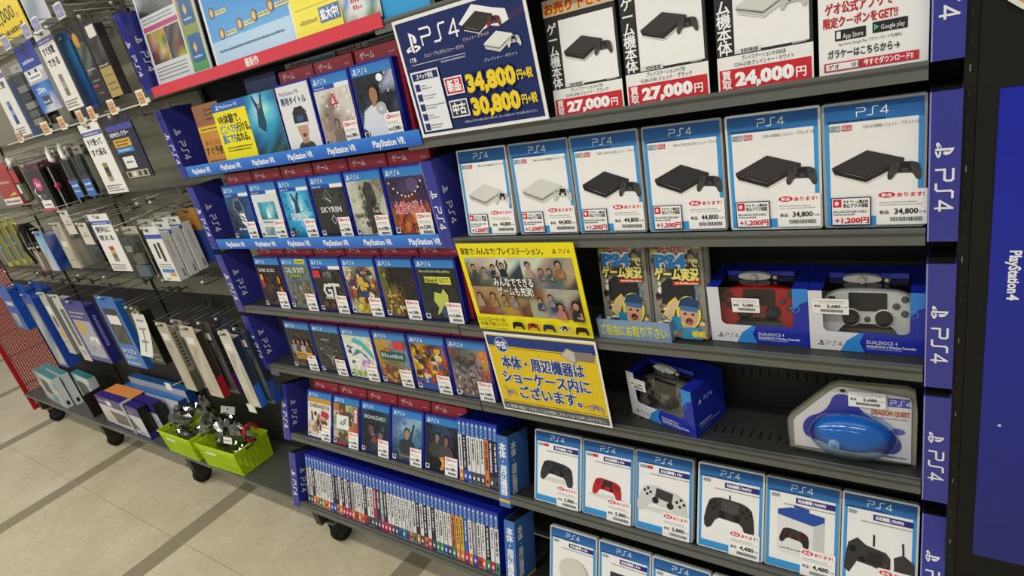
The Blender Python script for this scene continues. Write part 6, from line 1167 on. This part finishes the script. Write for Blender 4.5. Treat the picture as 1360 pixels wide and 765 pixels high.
for k in range(3):
    lab = ('white cable carton with blue band, front of the three hung together', 'white cable carton, middle of the three hung together', 'white cable carton, rearmost of the three hung together')[k]
    t = hung_item('cable_carton', lab, 'cable carton', -1.183 + .006 * k, -1.077 + .006 * k, -.288 + .004 * k, -.447 + .004 * k, -.052 + .033 * k, .028, adapter(k == 0), '#dddcd6', group='white cable cartons', hookx=.028 + .021 * k, side=hori_side)
    hook(-1.155 + .027 * k, -.2755 + .004 * k, -.064 + .033 * k, 'hook of the white cable cartons, %s' % ('front', 'middle', 'rear')[k], None, False, k == 0)
t = hung_item('cable_carton', 'blue cable carton with orange top behind the white cartons', 'cable carton', -1.150, -1.035, -.268, -.430, .058, .026, lambda a, w, h, th: (a.rect(0, 0, w, h * .7, '#27448c', 'gloss'), a.rect(0, h * .7, w, h, '#a87a34', 'gloss')), '#27448c', tabcol='#a87a34', side=hdmi_side)
hook(-1.0925, -.2555, .046, 'short hook of the blue cable carton', None, True, False)
# box with light blue top, cream pack, blister
t = hung_item('disc_carton', 'hanging carton with pale blue top and deep blue picture side', 'carton', -2.118, -2.030, -.282, -.428, -.056, .060, lambda a, w, h, th: (a.mosaic(0, 0, w, h, ['bbb', 'wbb', 'ywb', 'wwb'], {'b': '#7fb0d4', 'w': '#b9bfc0', 'y': '#b08f4a'}, 'gloss', .1, 3),), '#6f9cc8', side=disc_side, top='#7fb4d8')
hook(-2.074, -.2695, -.068, 'hook of the carton with pale blue top')
hung_item('cable_pack', 'cream hanging pack right of the blue picture carton', 'cable pack', -1.925, -1.832, -.254, -.418, -.045, .010, lambda a, w, h, th: (a.mosaic(0, 0, w, h, ['cgc', 'gcc', 'ccg', 'ccc'], {'c': '#b9b29a', 'g': '#8f8c86'}, 'gloss', .08, 5), a.up(), a.rect(w * .2, h * .55, w * .7, h * .68, '#d9d5c8'), a.scrib(w * .2, w * .8, h * .2, h * .03, '#6a6656', 3, 'gloss')), '#b5ae98')
hook(-1.8785, -.2415, -.06, 'hook of the cream pack')
hung_item('mouse_pack', 'pale backing card with a round dark glossy blister', 'mouse pack', -1.715, -1.585, -.245, -.415, -.045, .045, lambda a, w, h, th: None, '#a5a49c', clear=True,
          inner=lambda m, w, h, th: (m.lathe([(.001, -.026), (.018, -.022), (.032, -.010), (.037, .004), (.032, .014)], 'y', (w * .42, th * .6, h * .30), '#1b1b1c', 'gloss', 22), m.box(w * .1, w * .8, th - .004, th - .002, h * .56, h * .75, '#6fa0c4', 'paper'), m.box(w * .02, w * .14, th - .005, th - .003, h * .45, h * .68, '#a83a44', 'paper'), m.box(w * .4, w * .7, th - .006, th - .005, h * .6, h * .8, '#e2ddd2', 'paper')))
hook(-1.65, -.2325, -.066, 'hook of the round dark blister')
for k in range(2):
    hung_item('price_card', ('cream paper card with a hole above the round blister', 'cream paper card beside the round blister')[k], 'price card', -1.745 + .105 * k, -1.665 + .105 * k, -.205 - .05 * k, -.275 - .04 * k, -.060, .001, lambda a, w, h, th: (a.scrib(w * .15, w * .8, h * .5, h * .1, '#9a9080', 3), a.disc(w * .5, h * .7, w * .05, h * .05, '#4a443c')), '#cfc8b8', 'paper', ht=.02)
    hook(-1.705 + .105 * k, -.195 - .05 * k, -.072, 'hook of the cream paper card, %s' % ('upper', 'lower')[k])
for k in range(4):
    hung_item('pen_pack', 'slim blue and yellow-green hanging pack, %s from the left edge' % ordn(k), 'pen pack', -2.66 + .062 * k, -2.608 + .062 * k, -.235 + .004 * k, -.42 + .004 * k, -.05 + .012 * k, .010, lambda a, w, h, th: (a.rect(0, 0, w, h, '#a8a84a', 'gloss'), a.up(), a.rect(w * .2, h * .12, w * .95, h * .75, '#2f4a78', 'gloss'), a.rect(w * .2, h * .76, w * .95, h * .96, '#4a3426', 'gloss'), a.up(), a.scrib(w * .3, w * .85, h * .5, h * .05, '#9ab0c8', 3, 'gloss')), '#a8a84a')
    hook(-2.634 + .062 * k, -.2225 + .004 * k, -.062 + .012 * k, 'hook of the %s slim blue and yellow-green pack' % ordn(k))
t = thing('cable_bundle', 'bunch of dark cables hanging between the slim packs and the blue picture carton', 'cables', (-2.30, -.02, -.245 + CZ))
r = random.Random(6)
for k in range(14):
    mb = MB(); a0 = r.uniform(-.05, .05); b0 = r.uniform(-.03, .03); l = r.uniform(.10, .165)
    mb.tube([(a0 * .4, b0 * .3, .012), (a0 * .7, b0, -.02), (a0, b0, -l * .6), (a0 + r.uniform(-.02, .02), b0 + .01, -l)], r.uniform(.004, .007), r.choice(['#232322', '#2f2e2c', '#1a1a1a', '#3c3a36']), 'rubber', 7); mb.build('cable', t)
hook(-2.30, -.234, -.045, 'hook of the dark cable bunch', None, True)
for k in range(3):
    hung_item('adapter_pack', 'small red and white hanging adapter pack, %s beside the dark cables' % ordn(k), 'adapter pack', -2.245 + .052 * k, -2.200 + .052 * k, -.35, -.435, -.052 + .014 * k, .016, lambda a, w, h, th: (a.mosaic(0, 0, w, h, ['rw', 'kw', 'rk'], {'r': '#a5342e', 'w': '#c9c4b8', 'k': '#2a2826'}, 'gloss', .1, 3),), '#9a9488')
    hook(-2.2225 + .052 * k, -.3375, -.064 + .014 * k, 'hook of the %s red and white adapter pack' % ordn(k), None, True)

# --- fourth row
def carton(lab, x0, x1, zt, zb, yf, th, front, side, col, tabc=None, art=None, sart=None, name='skin_carton', group=None, hk=True):
    def sd(m, d, h):
        m.rect(.001, .001, d - .001, h - .001, side, 'gloss'); m.up()
        if sart: sart(m, d, h)
    t = hung_item(name, lab, 'carton', x0, x1, zt, zb, yf, th, art or (lambda a, w, h, tt: a.rect(0, 0, w, h, front, 'gloss')), col, tabcol=tabc, group=group, side=sd)
    if hk: hook((x0 + x1) / 2, zt + .0125, yf - .013, 'dark hook of the ' + lab.replace(', ', ' '), None, True)
    return t
windowed = lambda c, d, e: (lambda a, w, h, th: (a.rect(0, 0, w, h, c, 'gloss'), a.up(), a.rect(w * .1, h * .08, w * .9, h * .74, d, 'gloss'), a.up(), a.rect(w * .14, h * .5, w * .5, h * .7, '#c9a84a', 'gloss'), a.rect(w * .5, h * .34, w * .9, h * .46, '#e2e0d8'), a.blobs(w * .15, h * .1, w * .85, h * .45, 8, [e, '#b9bcc4', '#9a9aa4'], w * .06, w * .16, 3, 'gloss'), a.scrib(w * .1, w * .85, h * .86, h * .03, '#d0d2e2', 4, 'gloss'), a.scrib(w * .1, w * .7, h * .79, h * .025, '#d0d2e2', 5, 'gloss')))
carton('purple carton with clear window, largest of the fourth row', -2.235, -2.015, -.592, -.865, -.05, .040, '#3a3a8c', '#2a2a78', '#34348a', art=windowed('#3c3a86', '#a8abb8', '#8a8ea0'), sart=lambda s, w, h: [s.rect(w * .3, h * (.3 + .045 * q), w * .6, h * (.33 + .045 * q), '#8f90c4', 'gloss') for q in range(12)])
def blackwin(a, w, h, th):
    a.rect(0, 0, w, h, '#2f6cba', 'gloss'); a.up(); a.rect(w * .14, h * .36, w * .86, h * .90, '#1d1e20', 'gloss'); a.up(); a.rect(w * .2, h * .66, w * .80, h * .80, '#e2e0d8'); a.mosaic(w * .2, h * .38, w * .8, h * .64, ['kgk', 'gkg', 'kkg'], {'k': '#232426', 'g': '#4a4b4a'}, 'gloss', .2, 3); a.up(); a.text('シリコン', w * .12, h * .22, h * .06, '#eaf0f6', w=w * .7, bold=.04, fin='gloss'); a.text('カバー', w * .12, h * .12, h * .06, '#eaf0f6', w=w * .55, bold=.04, fin='gloss'); a.scrib(w * .1, w * .8, h * .04, h * .04, '#cfe0f0', 4, 'gloss')
carton('blue framed carton with black window', -1.852, -1.680, -.556, -.848, -.05, .034, '#2f6cba', '#2a63b0', '#2f6cba', art=blackwin)
carton('white slim carton left of the purple windowed carton', -2.350, -2.262, -.575, -.885, -.045, .04, '#d0d0cc', '#2b2b80', '#c9c9c6', art=lambda a, w, h, th: (a.rect(0, 0, w, h, '#c9c9c6', 'gloss'), a.up(), a.rect(w * .3, h * .25, w * .8, h * .85, '#5a5c60', 'gloss'), a.rect(w * .2, h * .1, w * .8, h * .18, '#a9aab0', 'gloss')))
carton('white and orange slim carton, second left of the purple windowed carton', -2.500, -2.420, -.570, -.865, -.045, .03, '#c9c8c0', '#8a8a88', '#c4c3bb', art=lambda a, w, h, th: (a.rect(0, 0, w, h, '#bdbcb4', 'gloss'), a.up(), a.rect(w * .2, h * .3, w * .8, h * .42, '#d9a45a', 'gloss'), a.rect(w * .2, h * .7, w * .8, h * .85, '#e2e0d8'), a.scrib(w * .15, w * .85, h * .2, h * .03, '#7a7a76', 3, 'gloss'), a.rect(w * .3, h * .48, w * .7, h * .66, '#6a6a68', 'gloss')))
carton('blue carton with grey picture front, third left of the purple carton', -2.740, -2.610, -.585, -.96, -.05, .055, '#9aa0b0', '#1f49a8', '#2450b0', art=lambda a, w, h, th: (a.rect(0, 0, w, h, '#2c50a4', 'gloss'), a.up(), a.mosaic(w * .1, h * .04, w * .9, h * .92, ['pgb', 'gwg', 'wgb', 'ggw', 'owg'], {'p': '#5a68a8', 'g': '#8f949c', 'w': '#b9bbc0', 'b': '#4a6aa8', 'o': '#b09a7a'}, 'gloss', .1, 3)))
for k in range(3):
    carton('bright blue carton in the far cluster, %s' % ('nearest the left edge', 'middle', 'rear')[k], -3.06 + .10 * k, -2.90 + .10 * k, -.55 - .006 * k, -.775 - .006 * k, -.05 + .040 * k, .034, '#2456ae', '#1d4da6', '#2456ae', art=lambda a, w, h, th: (a.rect(0, 0, w, h, '#2456ae', 'gloss'), a.up(), a.mosaic(w * .08, h * .05, w * .6, h * .4, ['gw', 'bg'], {'g': '#8a94a4', 'w': '#c9ccd0', 'b': '#4a6a9c'}, 'gloss', .1, 3), a.rect(w * .2, h * .6, w * .8, h * .7, '#d0d4da', 'gloss')), group='bright blue cartons')
hung_item('strap_pack', 'black hanging pack under the curled white paper', 'pack', -1.640, -1.520, -.590, -.815, -.040, .034, lambda a, w, h, th: (a.rect(0, 0, w, h, '#242422', 'gloss'), a.up(), a.poly(rr(w * .3, h * .34, w * .8, h * .52, .004), '#6a6a66', 'gloss'), a.up(), a.poly(rr(w * .34, h * .36, w * .76, h * .50, .003), '#2b2b29', 'gloss'), a.scrib(w * .4, w * .9, h * .16, h * .05, '#a9a8a2', 3, 'gloss'), a.scrib(w * .45, w * .9, h * .07, h * .04, '#a9a8a2', 4, 'gloss')), '#242422')
hook(-1.58, -.5775, -.058, 'dark hook of the black pack with curled paper', None, True)
t = thing('curled_paper', 'curled white paper slip hanging in front of the black pack', 'paper slip', (-1.562, -.060, -.748 + CZ))
mb = MB(); n = 10; w, h = .098, .160
cur = lambda k: (-.034 * (1 - k / n) ** 2 + .004, h * k / n)
for k in range(n):
    (y0, z0), (y1, z1) = cur(k), cur(k + 1); mb.face([(0, y0, z0), (w, y0, z0), (w, y1, z1), (0, y1, z1)], '#d6d4cc', 'paper', True)
    if k in (3, 6, 8): mb.face([(w * .2, y0 - .0006, z0), (w * .75, y0 - .0006, z0), (w * .75, (y0 + y1) / 2 - .0006, (z0 + z1) / 2), (w * .2, (y0 + y1) / 2 - .0006, (z0 + z1) / 2)], '#8f8e88', 'paper')
    if k in (1, 2, 3, 4, 5): mb.face([(w * .45, y0 - .0006, z0), (w * .52, y0 - .0006, z0), (w * .52, y1 - .0006, z1), (w * .45, y1 - .0006, z1)], '#77766f', 'paper')
mb.build('paper', t)
t2 = MB(); t2.tube([(.02, 0, .158), (.049, .004, .178), (.078, 0, .158)], .0022, '#c9c8c0', 'plastic'); t2.build('hanging_loop', t)
hook(-1.513, -.5735, -.066, 'dark hook of the curled white paper', None, True)
PK = [(-1.410, -1.330, '#b5ae9c', '#8f8a78', '#5a5a4a', 'beige slim pack with a row of dark keys on its edge'), (-1.36, -1.28, '#8f8b7c', '#26251f', '#26251f', 'grey slim pack behind the beige keyed pack'),
      (-1.238, -1.150, '#c4b8a8', '#3a2f2a', '#a8242a', 'cream slim pack with red lower edge'), (-1.196, -1.112, '#4a4440', '#2a2226', '#5a2470', 'dark slim pack with purple lower edge'), (-1.150, -1.062, '#2c3444', '#1f2a3a', '#1f4fae', 'navy slim pack with blue lower edge'),
      (-.992, -.925, '#c9c6b4', '#22344e', '#1f62c8', 'cream slim pack with bright blue lower edge'), (-.962, -.890, '#2f3a48', '#1f2a3a', '#1f4a9a', 'steel blue slim pack with grey picture card')]
for k, (x0, x1, f, s, lo, lab) in enumerate(PK):
    yy = (-.052, -.022, -.052, -.014, .024, -.052, -.020)[k]
    def sa(sm, w, h, lo=lo, k=k):
        sm.rect(0, 0, w, h * .32, lo, 'gloss')
        if k < 2:
            for q in range(10): sm.rect(w * .25, h * (.4 + .055 * q), w * .75, h * (.435 + .055 * q), '#4a4a44', 'gloss')
    carton(lab, x0, x1, -.640, -.897, yy, .026, f, s, f, art=lambda a, w, h, th, f=f, k=k: (a.rect(0, 0, w, h, f, 'gloss'), a.up(), a.rect(w * .15, h * .82, w * .7, h * .92, '#e0ddd2'), a.mosaic(w * .1, h * .05, w * .9, h * .78, ['aba', 'bab', 'aab', 'baa'], {'a': f, 'b': '#a39c8c' if k in (0, 2, 5) else '#6a6a68'}, 'gloss', .08, k)), sart=sa, name='slim_pack')
hung_item('picture_card', 'grey-blue picture card with small photos beside the navy sleeve', 'card', -1.015, -.925, -.672, -.838, .050, .004, lambda a, w, h, th: (a.rect(0, 0, w, h, '#7d8f9c', 'gloss'), a.up(), [a.rect(w * .16, h * (.72 - .16 * q), w * .44, h * (.84 - .16 * q), ('#4a6a8a', '#5a6a70', '#2f3a44', '#3f4f5c')[q], 'gloss') for q in range(4)], a.rect(w * .52, h * .2, w * .74, h * .94, '#2b3136', 'gloss'), a.rect(w * .78, h * .05, w * .96, h * .9, '#b9b4aa', 'gloss'), a.rect(w * .1, h * .86, w * .5, h * 1.0, '#ddd3bc')), '#7d8f9c', tabcol='#d8d9dc')
hook(-.97, -.6595, .038, 'dark hook of the grey-blue picture card', None, True)
for k, x in enumerate((-2.9, -2.46, -2.0, -1.75, -1.28, -1.02)): hook(x, -.475, -.02, 'bare dark hook above the %s' % ('far blue cluster', 'orange banded carton', 'purple windowed carton', 'black windowed carton', 'beige keyed pack', 'bright blue edged pack')[k], None, True)
for k, x in enumerate((-1.19, -1.10)): hook(x, -.205, -.03, 'bare hook above the white cable cartons, %s' % ('farther', 'nearer')[k])

# ------------------------------------------------------------------ base shelf
def slab_box(name, lab, cat, x, y, w, d, h, yaw, body, front, top=None, side=None, group=None, z=BASEZ, pitch=0):
    t = thing(name, lab, cat, (x, y, z + .0006), (R(pitch), 0, R(yaw)), group)
    mb = MB(); mb.rbox(0, w, 0, d, 0, h, .0015, body, 'gloss'); mb.y = -.0005
    if front: front(mb, w, h)
    if side: mb.M = Matrix.Translation((w, 0, 0)) @ Matrix.Rotation(R(90), 4, 'Z'); mb.y = -.0005; side(mb, d, h); mb.M = None
    if top: mb.box(.001, w - .001, .001, d - .001, h, h + .0006, top, 'gloss')
    mb.build('carton', t)
    return t
def teal(a, w, h):
    a.mosaic(0, 0, w, h, ['twww', 'twwt', 'wwww', 'wwtw', 'wwww'], {'t': '#3a9aa4', 'w': '#d3d6d4'}, 'gloss', .05, 3); a.up(); a.poly(rr(w * .22, h * .32, w * .62, h * .80, .008), '#4a4c4b', 'gloss'); a.up(); a.scrib(w * .5, w * .8, h * .12, h * .04, '#6a6c6c', 3, 'gloss')
def teal_side(s, d, h): s.rect(0, 0, d, h, '#cfd3d2', 'gloss'); s.up(); s.rect(d * .3, h * .08, d * .7, h * .22, '#26282a', 'gloss')
slab_box('router_carton', 'white and teal carton standing farthest along the base shelf', 'carton', -3.37, -.028, .36, .035, .185, -4, '#d6d8d6', teal, '#2f8f98', teal_side)
slab_box('router_carton', 'white and teal carton tucked behind the front teal carton', 'carton', -3.34, .012, .36, .035, .192, -4, '#c9cfce', teal, '#2f8f98', teal_side)
slab_box('router_carton', 'teal carton with dark picture, middle of the base shelf', 'carton', -2.97, .03, .26, .035, .185, -3, '#c9cfce', lambda a, w, h: (teal(a, w, h), a.poly(rr(w * .1, h * .25, w * .7, h * .75, .01), '#1f2b30', 'gloss')), '#2f8f98', teal_side)
mb = MB(); mb.box(0, .11, 0, .002, 0, .13, '#2c211e', 'matte'); tag(mb.build('shelf_divider', None, (-2.690, .06, BASEZ + .001), (0, 0, R(-78))), 'dark brown divider plate between the teal and purple cartons', 'divider')
mb = MB(); mb.box(0, .12, 0, .002, 0, .14, '#33231f', 'matte'); tag(mb.build('shelf_divider', None, (-3.57, .09, BASEZ + .001), (0, 0, R(-10))), 'dark brown divider plate by the red mesh panel', 'divider')
def purp(a, w, h):
    a.rect(0, 0, w, h, '#cfcdd2', 'gloss'); a.rect(0, h * .70, w, h, '#37297c', 'gloss'); a.rect(0, 0, w, h * .06, '#3a2c80', 'gloss'); a.up(); a.poly([(w * .22, h * .56), (w * .74, h * .56), (w * .84, h * .20), (w * .30, h * .16)], '#5a5b55', 'gloss'); a.rect(w * .24, h * .74, w * .36, h * .9, '#e2e0da'); a.up(); a.scrib(w * .04, w * .28, h * .82, h * .06, '#b9b4da', 3, 'gloss'); a.scrib(w * .62, w * .85, h * .78, h * .05, '#b9b4da', 4, 'gloss'); a.scrib(w * .8, w * .95, h * .12, h * .06, '#8f86c0', 5, 'gloss'); a.rect(w * .06, h * .2, w * .2, h * .36, '#d9b9a8', 'gloss')
def pside(s, d, h): s.rect(0, 0, d, h, '#1b1820', 'gloss'); s.rect(0, 0, d, h * .2, '#2f2670', 'gloss')
slab_box('charger_carton', 'white and purple carton with grey picture at the front of the base shelf', 'carton', -2.510, -.040, .475, .040, .165, -1, '#37297c', purp, '#33287a', pside)
slab_box('charger_carton', 'white and purple carton directly behind the front purple carton', 'carton', -2.450, .006, .475, .040, .168, -1, '#37297c', purp, '#33287a', pside)
mb = MB(); mb.box(0, .032, -.0015, -.0003, 0, .166, '#a9a9ac', 'gloss'); mb.box(0, .032, -.0015, .06, .1665, .168, '#a9a9ac', 'gloss'); tag(mb.build('clear_strap', None, (-2.205, -.0475, BASEZ + .001), (0, 0, R(-1))), 'grey translucent strap around the front purple carton', 'strap')
t = thing('orange_card', 'orange triangular card lying on the purple cartons', 'card', (-2.47, .012, BASEZ + .1715)); mb = MB(); mb.prism([(0, 0), (.30, .0), (.12, .0022)], -.02, .045, '#d98a44', 'paper'); mb.build('card_sheet', t)
def bwf(a, w, h): a.rect(0, 0, w, h, '#cfd0d8', 'gloss'); a.up(); a.scrib(w * .8, w * .93, h * .6, h * .08, '#6a6a70', 3, 'gloss'); a.poly([(w * .5, h * .0), (w * .8, h * .25), (w * .95, h * .0)], '#26282c', 'gloss')
for k in range(2):
    slab_box('tray_carton', ('long white carton with blue top behind the purple cartons', 'long white carton with blue top, rearmost against the panel')[k], 'carton', -2.42 + .008 * k, .056 + .042 * k, .56, .036, .165 + .03 * k, 0, '#d0d1d8', bwf, '#2670b8', lambda s, d, h: s.rect(0, 0, d, h, '#1f56a4', 'gloss'))

# lime baskets
LIME = '#b4d416'
def basket(lab, x, y, yaw, w=.262, d=.150, h=.108):
    t = thing('lime_basket', lab, 'basket', (x, y, BASEZ + .0006), (0, 0, R(yaw)), 'lime plastic baskets')
    mb = MB(); fl = .007     # flare
    def wall(p0, p1, q0, q1, handle, nx):
        """lattice wall from bottom edge p0-p1 to top edge q0-q1"""
        P0, P1, Q0, Q1 = map(Vector, (p0, p1, q0, q1)); nv = ((P1 - P0).cross(Q0 - P0)).normalized() * .0018
        at = lambda u, v: (P0.lerp(P1, u)).lerp(Q0.lerp(Q1, u), v)
        def cell(u0, u1, v0, v1):
            a = [at(u0, v0), at(u1, v0), at(u1, v1), at(u0, v1)]; b = [p + nv for p in a]
            mb.face(a, LIME); mb.face(b, LIME)
            for i in range(4): mb.face([a[i], a[(i + 1) % 4], b[(i + 1) % 4], b[i]], LIME)
        nz = 8; us = []
        for k in range(nx): us.append((k / nx, (k + .5) / nx))
        cell(0, 1, 0, .07); cell(0, 1, .78, 1) if not handle else None
        if handle: cell(0, .33, .76, 1); cell(.67, 1, .76, 1); cell(.33, .67, .93, 1); cell(.33, .67, .76, .80)
        z0, z1 = .07, .78
        for j in range(nz):
            v = z0 + (z1 - z0) * (j + .55) / nz; cell(0, 1, v, v + (z1 - z0) / nz * .45)
        for k in range(nx + 1): u = k / nx; cell(max(0, u - .22 / nx), min(1, u + .22 / nx), z0, z1)
    b = [(fl, fl, 0), (w - fl, fl, 0), (w - fl, d - fl, 0), (fl, d - fl, 0)]; q = [(0, 0, h), (w, 0, h), (w, d, h), (0, d, h)]
    for i, (hd, nx) in enumerate(((False, 17), (True, 8), (False, 17), (True, 8))): j = (i + 1) % 4; wall(b[i], b[j], q[i], q[j], hd, nx)
    mb.face(b, LIME); mb.build('lattice', t)
    r = MB(); rw = .004
    r.box(-rw, w + rw, -rw, 0, h - .006, h, '#bedc20'); r.box(-rw, w + rw, d, d + rw, h - .006, h, '#bedc20'); r.box(-rw, 0, 0, d, h - .006, h, '#bedc20'); r.box(w, w + rw, 0, d, h - .006, h, '#bedc20'); r.build('rim', t)
    l = MB(); l.box(0, .075, -.001, 0, 0, .026, '#e3e0d8', 'paper'); l.y = -.0012; l.scrib(.01, .06, .009, .008, '#8a8a90', 3); l.build('paper_label', t, (w * .18, .0005, h * .64), (R(-6.5), 0, 0))
    return t
basket('lime perforated basket farther left, in front of the white cartons', -1.845, -.068, 0)
basket('lime perforated basket nearest the game shelves', -1.530, -.068, 2)
def bag(lab, x, y, z, rx, ry, rz, seed, header=False):
    t = thing('cable_bag', lab, 'cable bag', (x, y, z), (0, 0, R(seed * 47 % 360)), 'clear bags of black cables')
    rnd = random.Random(seed); n, m = 12, 8
    def shell(sx, sy, sz, amp, col, fin):
        mb = MB(); vs = []; fs = []
        ph = [rnd.uniform(0, 6.28) for _ in range(6)]
        for i in range(m + 1):
            th = math.pi * i / m
            for j in range(n):
                f = 2 * math.pi * j / n; k = 1 + amp * (math.sin(3 * f + ph[0]) * math.sin(4 * th + ph[1]) + .6 * math.sin(5 * f + ph[2] + 3 * th) + rnd.uniform(-.5, .5))
                k = min(k, 1.3)
                vs.append((sx * math.sin(th) * math.cos(f) * k, sy * math.sin(th) * math.sin(f) * k, max(-sz, sz * math.cos(th) * k)))
        for i in range(m):
            for j in range(n): fs.append((i * n + j, i * n + (j + 1) % n, (i + 1) * n + (j + 1) % n, (i + 1) * n + j))
        mb.mesh(vs, fs, col, fin); return mb
    shell(rx, ry, rz, .20, '#c9cccb', 'bag').build('clear_bag', t)
    coil = MB()
    for q in range(5):
        a0 = rnd.uniform(0, 6.28); rr_ = rx * rnd.uniform(.35, .62); zz = rnd.uniform(-.45, .45) * rz
        coil.tube([(rr_ * math.cos(a0 + .6 * k), rr_ * .8 * ry / rx * math.sin(a0 + .6 * k), zz + rz * .18 * math.sin(k * 1.3 + q)) for k in range(11)], .0055, '#191918', 'rubber', 6)
    coil.build('cable_coil', t)
    if header: hdm = MB(); hdm.box(-rx * .9, rx * .9, -.001, .001, rz * .9, rz * .9 + .03, '#b9b9b2', 'gloss'); hdm.y = -.0014; hdm.disc(0, rz * .9 + .02, .004, .004, '#2a2a2a'); hdm.build('header_card', t); t.rotation_euler = (R(-28), 0, R(8))
    return t
B0 = BASEZ
for k, (x, y, z, rx, ry, rz, hd, lab) in enumerate((
    (-1.775, .007, .062, .040, .038, .040, 0, 'crinkled clear bag low in the farther lime basket, left side'), (-1.665, .007, .062, .040, .038, .040, 0, 'crinkled clear bag low in the farther lime basket, right side'), (-1.715, .007, .158, .060, .050, .046, 0, 'crinkled bag of black cable heaped on top of the farther lime basket'),
    (-1.465, .012, .062, .040, .038, .040, 0, 'crinkled clear bag low in the nearer lime basket, left side'), (-1.345, .016, .062, .040, .038, .040, 0, 'crinkled clear bag low in the nearer lime basket, right side'), (-1.495, .006, .160, .046, .046, .044, 0, 'crinkled bag of cable on the left of the nearer lime basket'),
    (-1.390, .016, .165, .046, .044, .046, 1, 'crinkled bag with grey header card in the nearer lime basket'), (-1.296, .012, .155, .027, .042, .042, 0, 'crinkled bag of cable at the right end of the nearer lime basket'), (-1.592, .05, .190, .042, .036, .050, 0, 'dark crinkled bag between the two lime baskets'))):
    bag(lab, x, y, B0 + z, rx, ry, rz, k + 3, hd)
t = thing('red_cable', 'red cable loop at the right end of the nearer lime basket', 'cable', (-1.262, .03, B0 + .145)); mb = MB(); mb.tube([(.0, .028 * math.cos(k * .7), .035 * math.sin(k * .7)) for k in range(8)], .007, '#a81f2c', 'rubber', 8); mb.build('loop', t)
mb = MB(); mb.box(0, .05, -.0008, 0, 0, .026, '#e4e1d8', 'paper'); mb.y = -.001; mb.scrib(.006, .044, .010, .006, '#555', 3); tag(mb.build('price_label', None, (-1.350, -.040, B0 + .128), (R(-20), 0, R(6))), 'white price label on the bag at the right of the nearer lime basket', 'price label')
for k, x in enumerate((-1.60, -1.02)):
    t = thing('tag_arm', ('slanting white tag holder above the farther lime basket', 'slanting white tag holder by the lowest navy sleeves')[k], 'tag holder', (x, BACK - .002, -.93 + CZ)); mb = MB(); mb.tube([(0, 0, 0), (0, -.12, -.004), (0, -.185, .004)], .0024, '#b9b8ae', 'metal'); mb.build('arm', t); mb = MB(); mb.box(-.022, .022, -.188, -.186, -.010, .022, '#e2e0d8', 'paper'); mb.build('tag', t)

# a thing that is one mesh carries its own name and label
for e in [o for o in bpy.data.objects if o.type == 'EMPTY' and 'label' in o]:
    ch = list(e.children)
    if len(ch) == 1 and ch[0].type == 'MESH' and ch[0].location.length < 1e-6 and Vector(ch[0].rotation_euler).length < 1e-6:
        c, nm = ch[0], e.name; props = {k: e[k] for k in ('label', 'category', 'group') if k in e}; loc, rot = e.location.copy(), e.rotation_euler.copy()
        c.parent = None; bpy.data.objects.remove(e); c.location = loc; c.rotation_euler = rot; c.name = nm; c.data.name = nm
        for k, v in props.items(): c[k] = v
